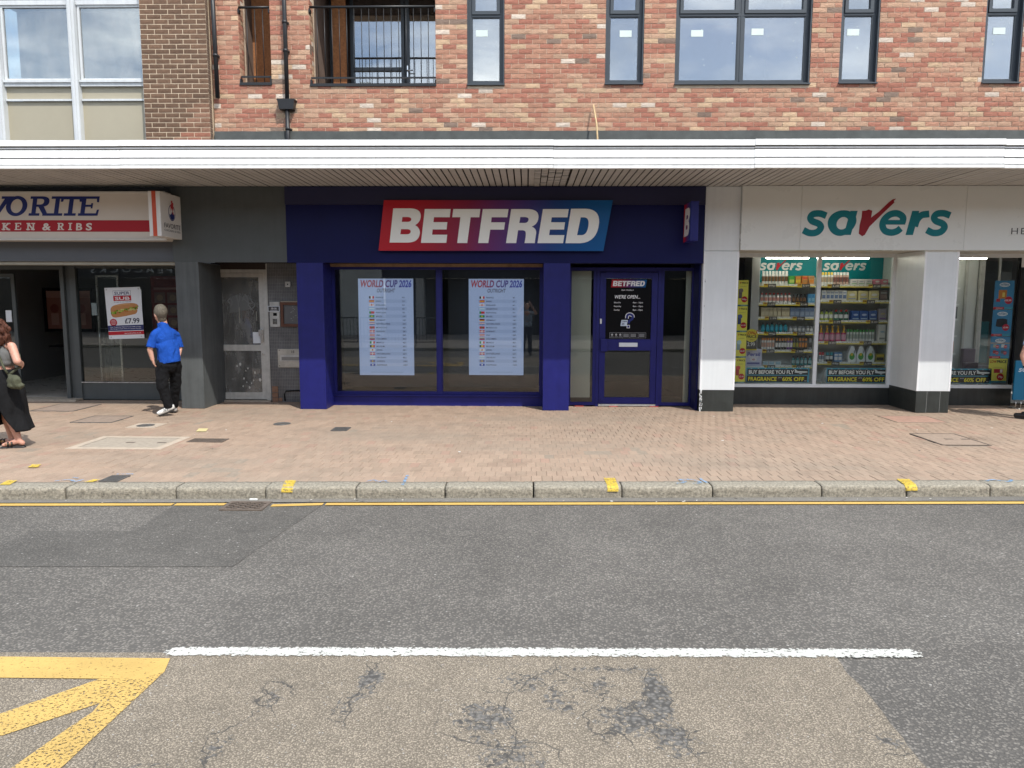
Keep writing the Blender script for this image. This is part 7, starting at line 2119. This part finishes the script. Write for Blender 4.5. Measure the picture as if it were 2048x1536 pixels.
for pts in ([(-5.815, 8.025, .86), (-5.85, 8.02, .93), (-5.90, 8.03, 1.05), (-5.955, 8.06, 1.17), (-6.01, 8.11, 1.225), (-6.06, 8.20, 1.235)], [(-5.80, 8.04, .86), (-5.79, 8.20, .93), (-5.86, 8.30, 1.05), (-6.0, 8.28, 1.20)]):
    mb.tube(pts, .013, 6)
mb.build('strap', OL, bag)

# ---------------- plain standing figure used for two bystanders
def stander(t, base, ang, shirt, trousers, hair, arms, s=1.0, face_hair=True):
    c, sn = math.cos(ang), math.sin(ang)
    def X(p): return (base[0] + (p[0] * c - p[1] * sn) * s, base[1] + (p[0] * sn + p[1] * c) * s, base[2] + p[2] * s)
    def cc(p0, r0, p1, r1): return ('c', X(p0), r0 * s, X(p1), r1 * s)
    def ee(p, r): return ('e', X(p), tuple(q * s for q in r), ang)
    B_ = [ee((0, .01, 1.615), (.078, .098, .115)), ee((0, .075, 1.57), (.05, .045, .05)), ee((0, .112, 1.605), (.014, .02, .02)), ee((.08, 0, 1.61), (.012, .02, .03)), ee((-.08, 0, 1.61), (.012, .02, .03)), cc((0, -.01, 1.40), .058, (0, 0, 1.54), .055), cc((0, 0, 1.1), .11, (0, 0, 1.36), .11)]
    S_ = [ee((0, 0, 1.22), (.185, .118, .22)), ee((0, .01, 1.02), (.175, .125, .14)), cc((-.17, -.01, 1.385), .068, (.17, -.01, 1.385), .068), cc((0, 0, 1.38), .08, (0, 0, 1.46), .064)]
    for sgn, (el, wr) in zip((-1, 1), arms):
        sh = (sgn * .19, -.01, 1.37)
        mid = tuple(sh[i] * .38 + el[i] * .62 for i in range(3))
        S_ += [cc(sh, .066, mid, .060)]
        B_ += [cc(sh, .048, el, .040), cc(el, .040, wr, .029)]
        d = Vector(wr) - Vector(el)
        dd = Vector((d.x * c - d.y * sn, d.x * sn + d.y * c, d.z)).normalized()
        side = dd.cross(Vector((sgn, .2, .3))).normalized()
        B_ += hand(X(wr), dd, side, dd.cross(side), s)
    flesh('body', B_, SKIN_PALE, t, .009, 5)
    H_ = []
    for sgn, (el, wr) in zip((-1, 1), arms):
        sh = Vector((sgn * .19, -.01, 1.37)); e_ = Vector(el); m_ = sh * .38 + e_ * .62; dv = (e_ - sh)
        H_.append((X(m_), (dv.x * c - dv.y * sn, dv.x * sn + dv.y * c, dv.z), .10 * s))
    flesh('shirt', S_, shirt, t, .011, 6, .006, 11, (1, 1, .4), H_)
    flesh('trousers', [ee((0, 0, .93), (.165, .125, .12)), cc((-.09, 0, .90), .098, (-.10, .01, .50), .074), cc((-.10, .01, .50), .072, (-.11, -.01, .11), .058), cc((.09, 0, .90), .098, (.10, .01, .50), .074), cc((.10, .01, .50), .072, (.11, -.01, .11), .058)], trousers, t, .011, 6, .006, 12)
    flesh('hair', [ee((0, -.015, 1.64), (.084, .098, .10)), ee((0, -.05, 1.58), (.07, .06, .07))], hair, t, .009, 4, .004, 40)
    for sgn in (-1, 1):
        h, q = X((sgn * .11, -.05, .048)), X((sgn * .125, .15, .045))
        shoe(t, h, q, m=M['black_leather'], lace=False)
byst = thing('person', 'person in pale blue short-sleeved shirt at the edge by the blue board', 'person', (7.43, 10.68, 0))
PALEB = cloth_mat('pale_blue_shirt', (0.33, 0.42, 0.60), .35, 8)
stander(byst, (7.36, 10.68, 0), R(35), PALEB, cloth_mat('dark_jeans', (0.02, 0.022, 0.03), .5, 10), hair_mat('brown_hair', (.08, .05, .03)), (((-.232, .086, .97), (-.222, .03, .775)), ((.27, 0, 1.05), (.25, .06, .80))), .96)
wd = MB(); wd.tube([(7.166, 10.582, .765), (7.163, 10.588, .785)], .036, 12); wd.build('wristband', M['blackboard'], byst)
ph = thing('phone', 'black phone held in the hand of the person in pale blue shirt', 'phone', (7.14, 10.66, .66))
mb = MB(); mb.bbox(7.125, 7.20, 10.535, 10.547, .60, .735, .004); mb.build('case', M['blackboard'], ph)

# the photographer, seen only in the shop window
pho = thing('person', 'person in pale shirt holding up a phone, mirrored in the betting shop window', 'person', (0.0, -.52, ROAD_Z))
stander(pho, (0.0, -.50, ROAD_Z), 0.0, cloth_mat('grey_blue_shirt', (0.34, 0.40, 0.46), .35, 8), cloth_mat('navy_trousers', (0.02, 0.022, 0.035), .5, 10), hair_mat('dark_hair', (.05, .035, .025)), (((-.30, .12, 1.38), (-.10, .30, 1.70)), ((.30, .12, 1.38), (.10, .30, 1.70))), 1.0)
mb = MB(); mb.bbox(-.08, .08, -.075, -.066, 1.66, 1.74, .003); mb.build('held_phone', M['blackboard'], pho)
random.seed(11)
# ================================================================ the other side of the street (mirrored in the glass)
M['far_paving'] = mat('far_paving', (0.26, 0.23, 0.20), rough=.9, var=.15, scale=6)
far = kind(MB().box(-40, 40, -14, -2.6, -.15, 0.0).build('opposite_pavement', M['far_paving']), 'structure')
mb = MB(); mb.box(-40, 40, -2.6, -2.42, -.15, .004); mb.build('kerb_edge', M['kerb'], far)
ob = thing('opposite_building', 'row of shops with dark glazing and pale walls mirrored in the windows', 'building', (0, -12, 0))
mb = MB(); mb.box(-40, 40, -16, -12.2, 3.6, 7.5); mb.build('upper_wall', mat('far_brick', (0.30, 0.20, 0.15), rough=.9, var=.2, scale=3), ob)
mb = MB(); mb.box(-40, -9.6, -12.6, -12.1, 2.75, 3.6); mb.box(-7.0, 40, -12.6, -12.1, 2.75, 3.6); mb.build('fascia', mat('far_fascia', (0.025, 0.025, 0.028), rough=.4, var=.1), ob)
mb = MB(); mb.box(-9.6, -7.0, -12.4, -11.8, 0, 3.6); mb.build('white_wall', mat('far_white', (0.62, 0.62, 0.58), rough=.7, var=.06, scale=2), ob)
mb = MB(); mb.box(-40, -9.6, -12.9, -12.8, 0, 2.75); mb.box(-7.0, 40, -12.9, -12.8, 0, 2.75); mb.build('shop_glazing', mat('far_glazing', (0.02, 0.022, 0.024), rough=.15, var=.1), ob)
for x in (-24, -16.5, -12, -5.2, -1.4, 3.5, 8, 12.5, 18):
    mb = MB(); mb.box(x - .2, x + .2, -12.75, -12.12, 0, 2.75); mb.build('pier', mat('far_pier', (0.5, 0.49, 0.46), rough=.7, var=.1) if x in (-5.2, 8) else M['grey_shop'], ob)
pr = Print(.002)
pr.text('PEACOCKS', 0, 0, .30, (.62, .62, .6), 1, bold=.0, width=4.3, space=.25)
pr.build('lettering', ob, (-17.6, -12.098, 3.0), M['print'], U=(-1, 0, 0), N=(0, 1, 0))
# pedestrian railings at the far kerb
gr_ = thing('guard_railing', 'black pedestrian guard railing mirrored in the takeaway window', 'railing', (-8, -2.9, 0))
mb = MB(); mb.tube([(-14, -2.9, 1.05), (-3.2, -2.9, 1.05)], .022, 8); mb.build('top_rail', M['black_steel'], gr_)
mb = MB(); mb.tube([(-14, -2.9, .18), (-3.2, -2.9, .18)], .018, 8); mb.build('bottom_rail', M['black_steel'], gr_)
x = -14.0; i = 0
while x < -3.1:
    mb = MB(); mb.tube([(x, -2.9, .18 if i % 16 else -.05), (x, -2.9, 1.05)], .009 if i % 16 else .024, 6); mb.build('rail_bar' if i % 16 else 'post', M['black_steel'], gr_)
    x += .125; i += 1
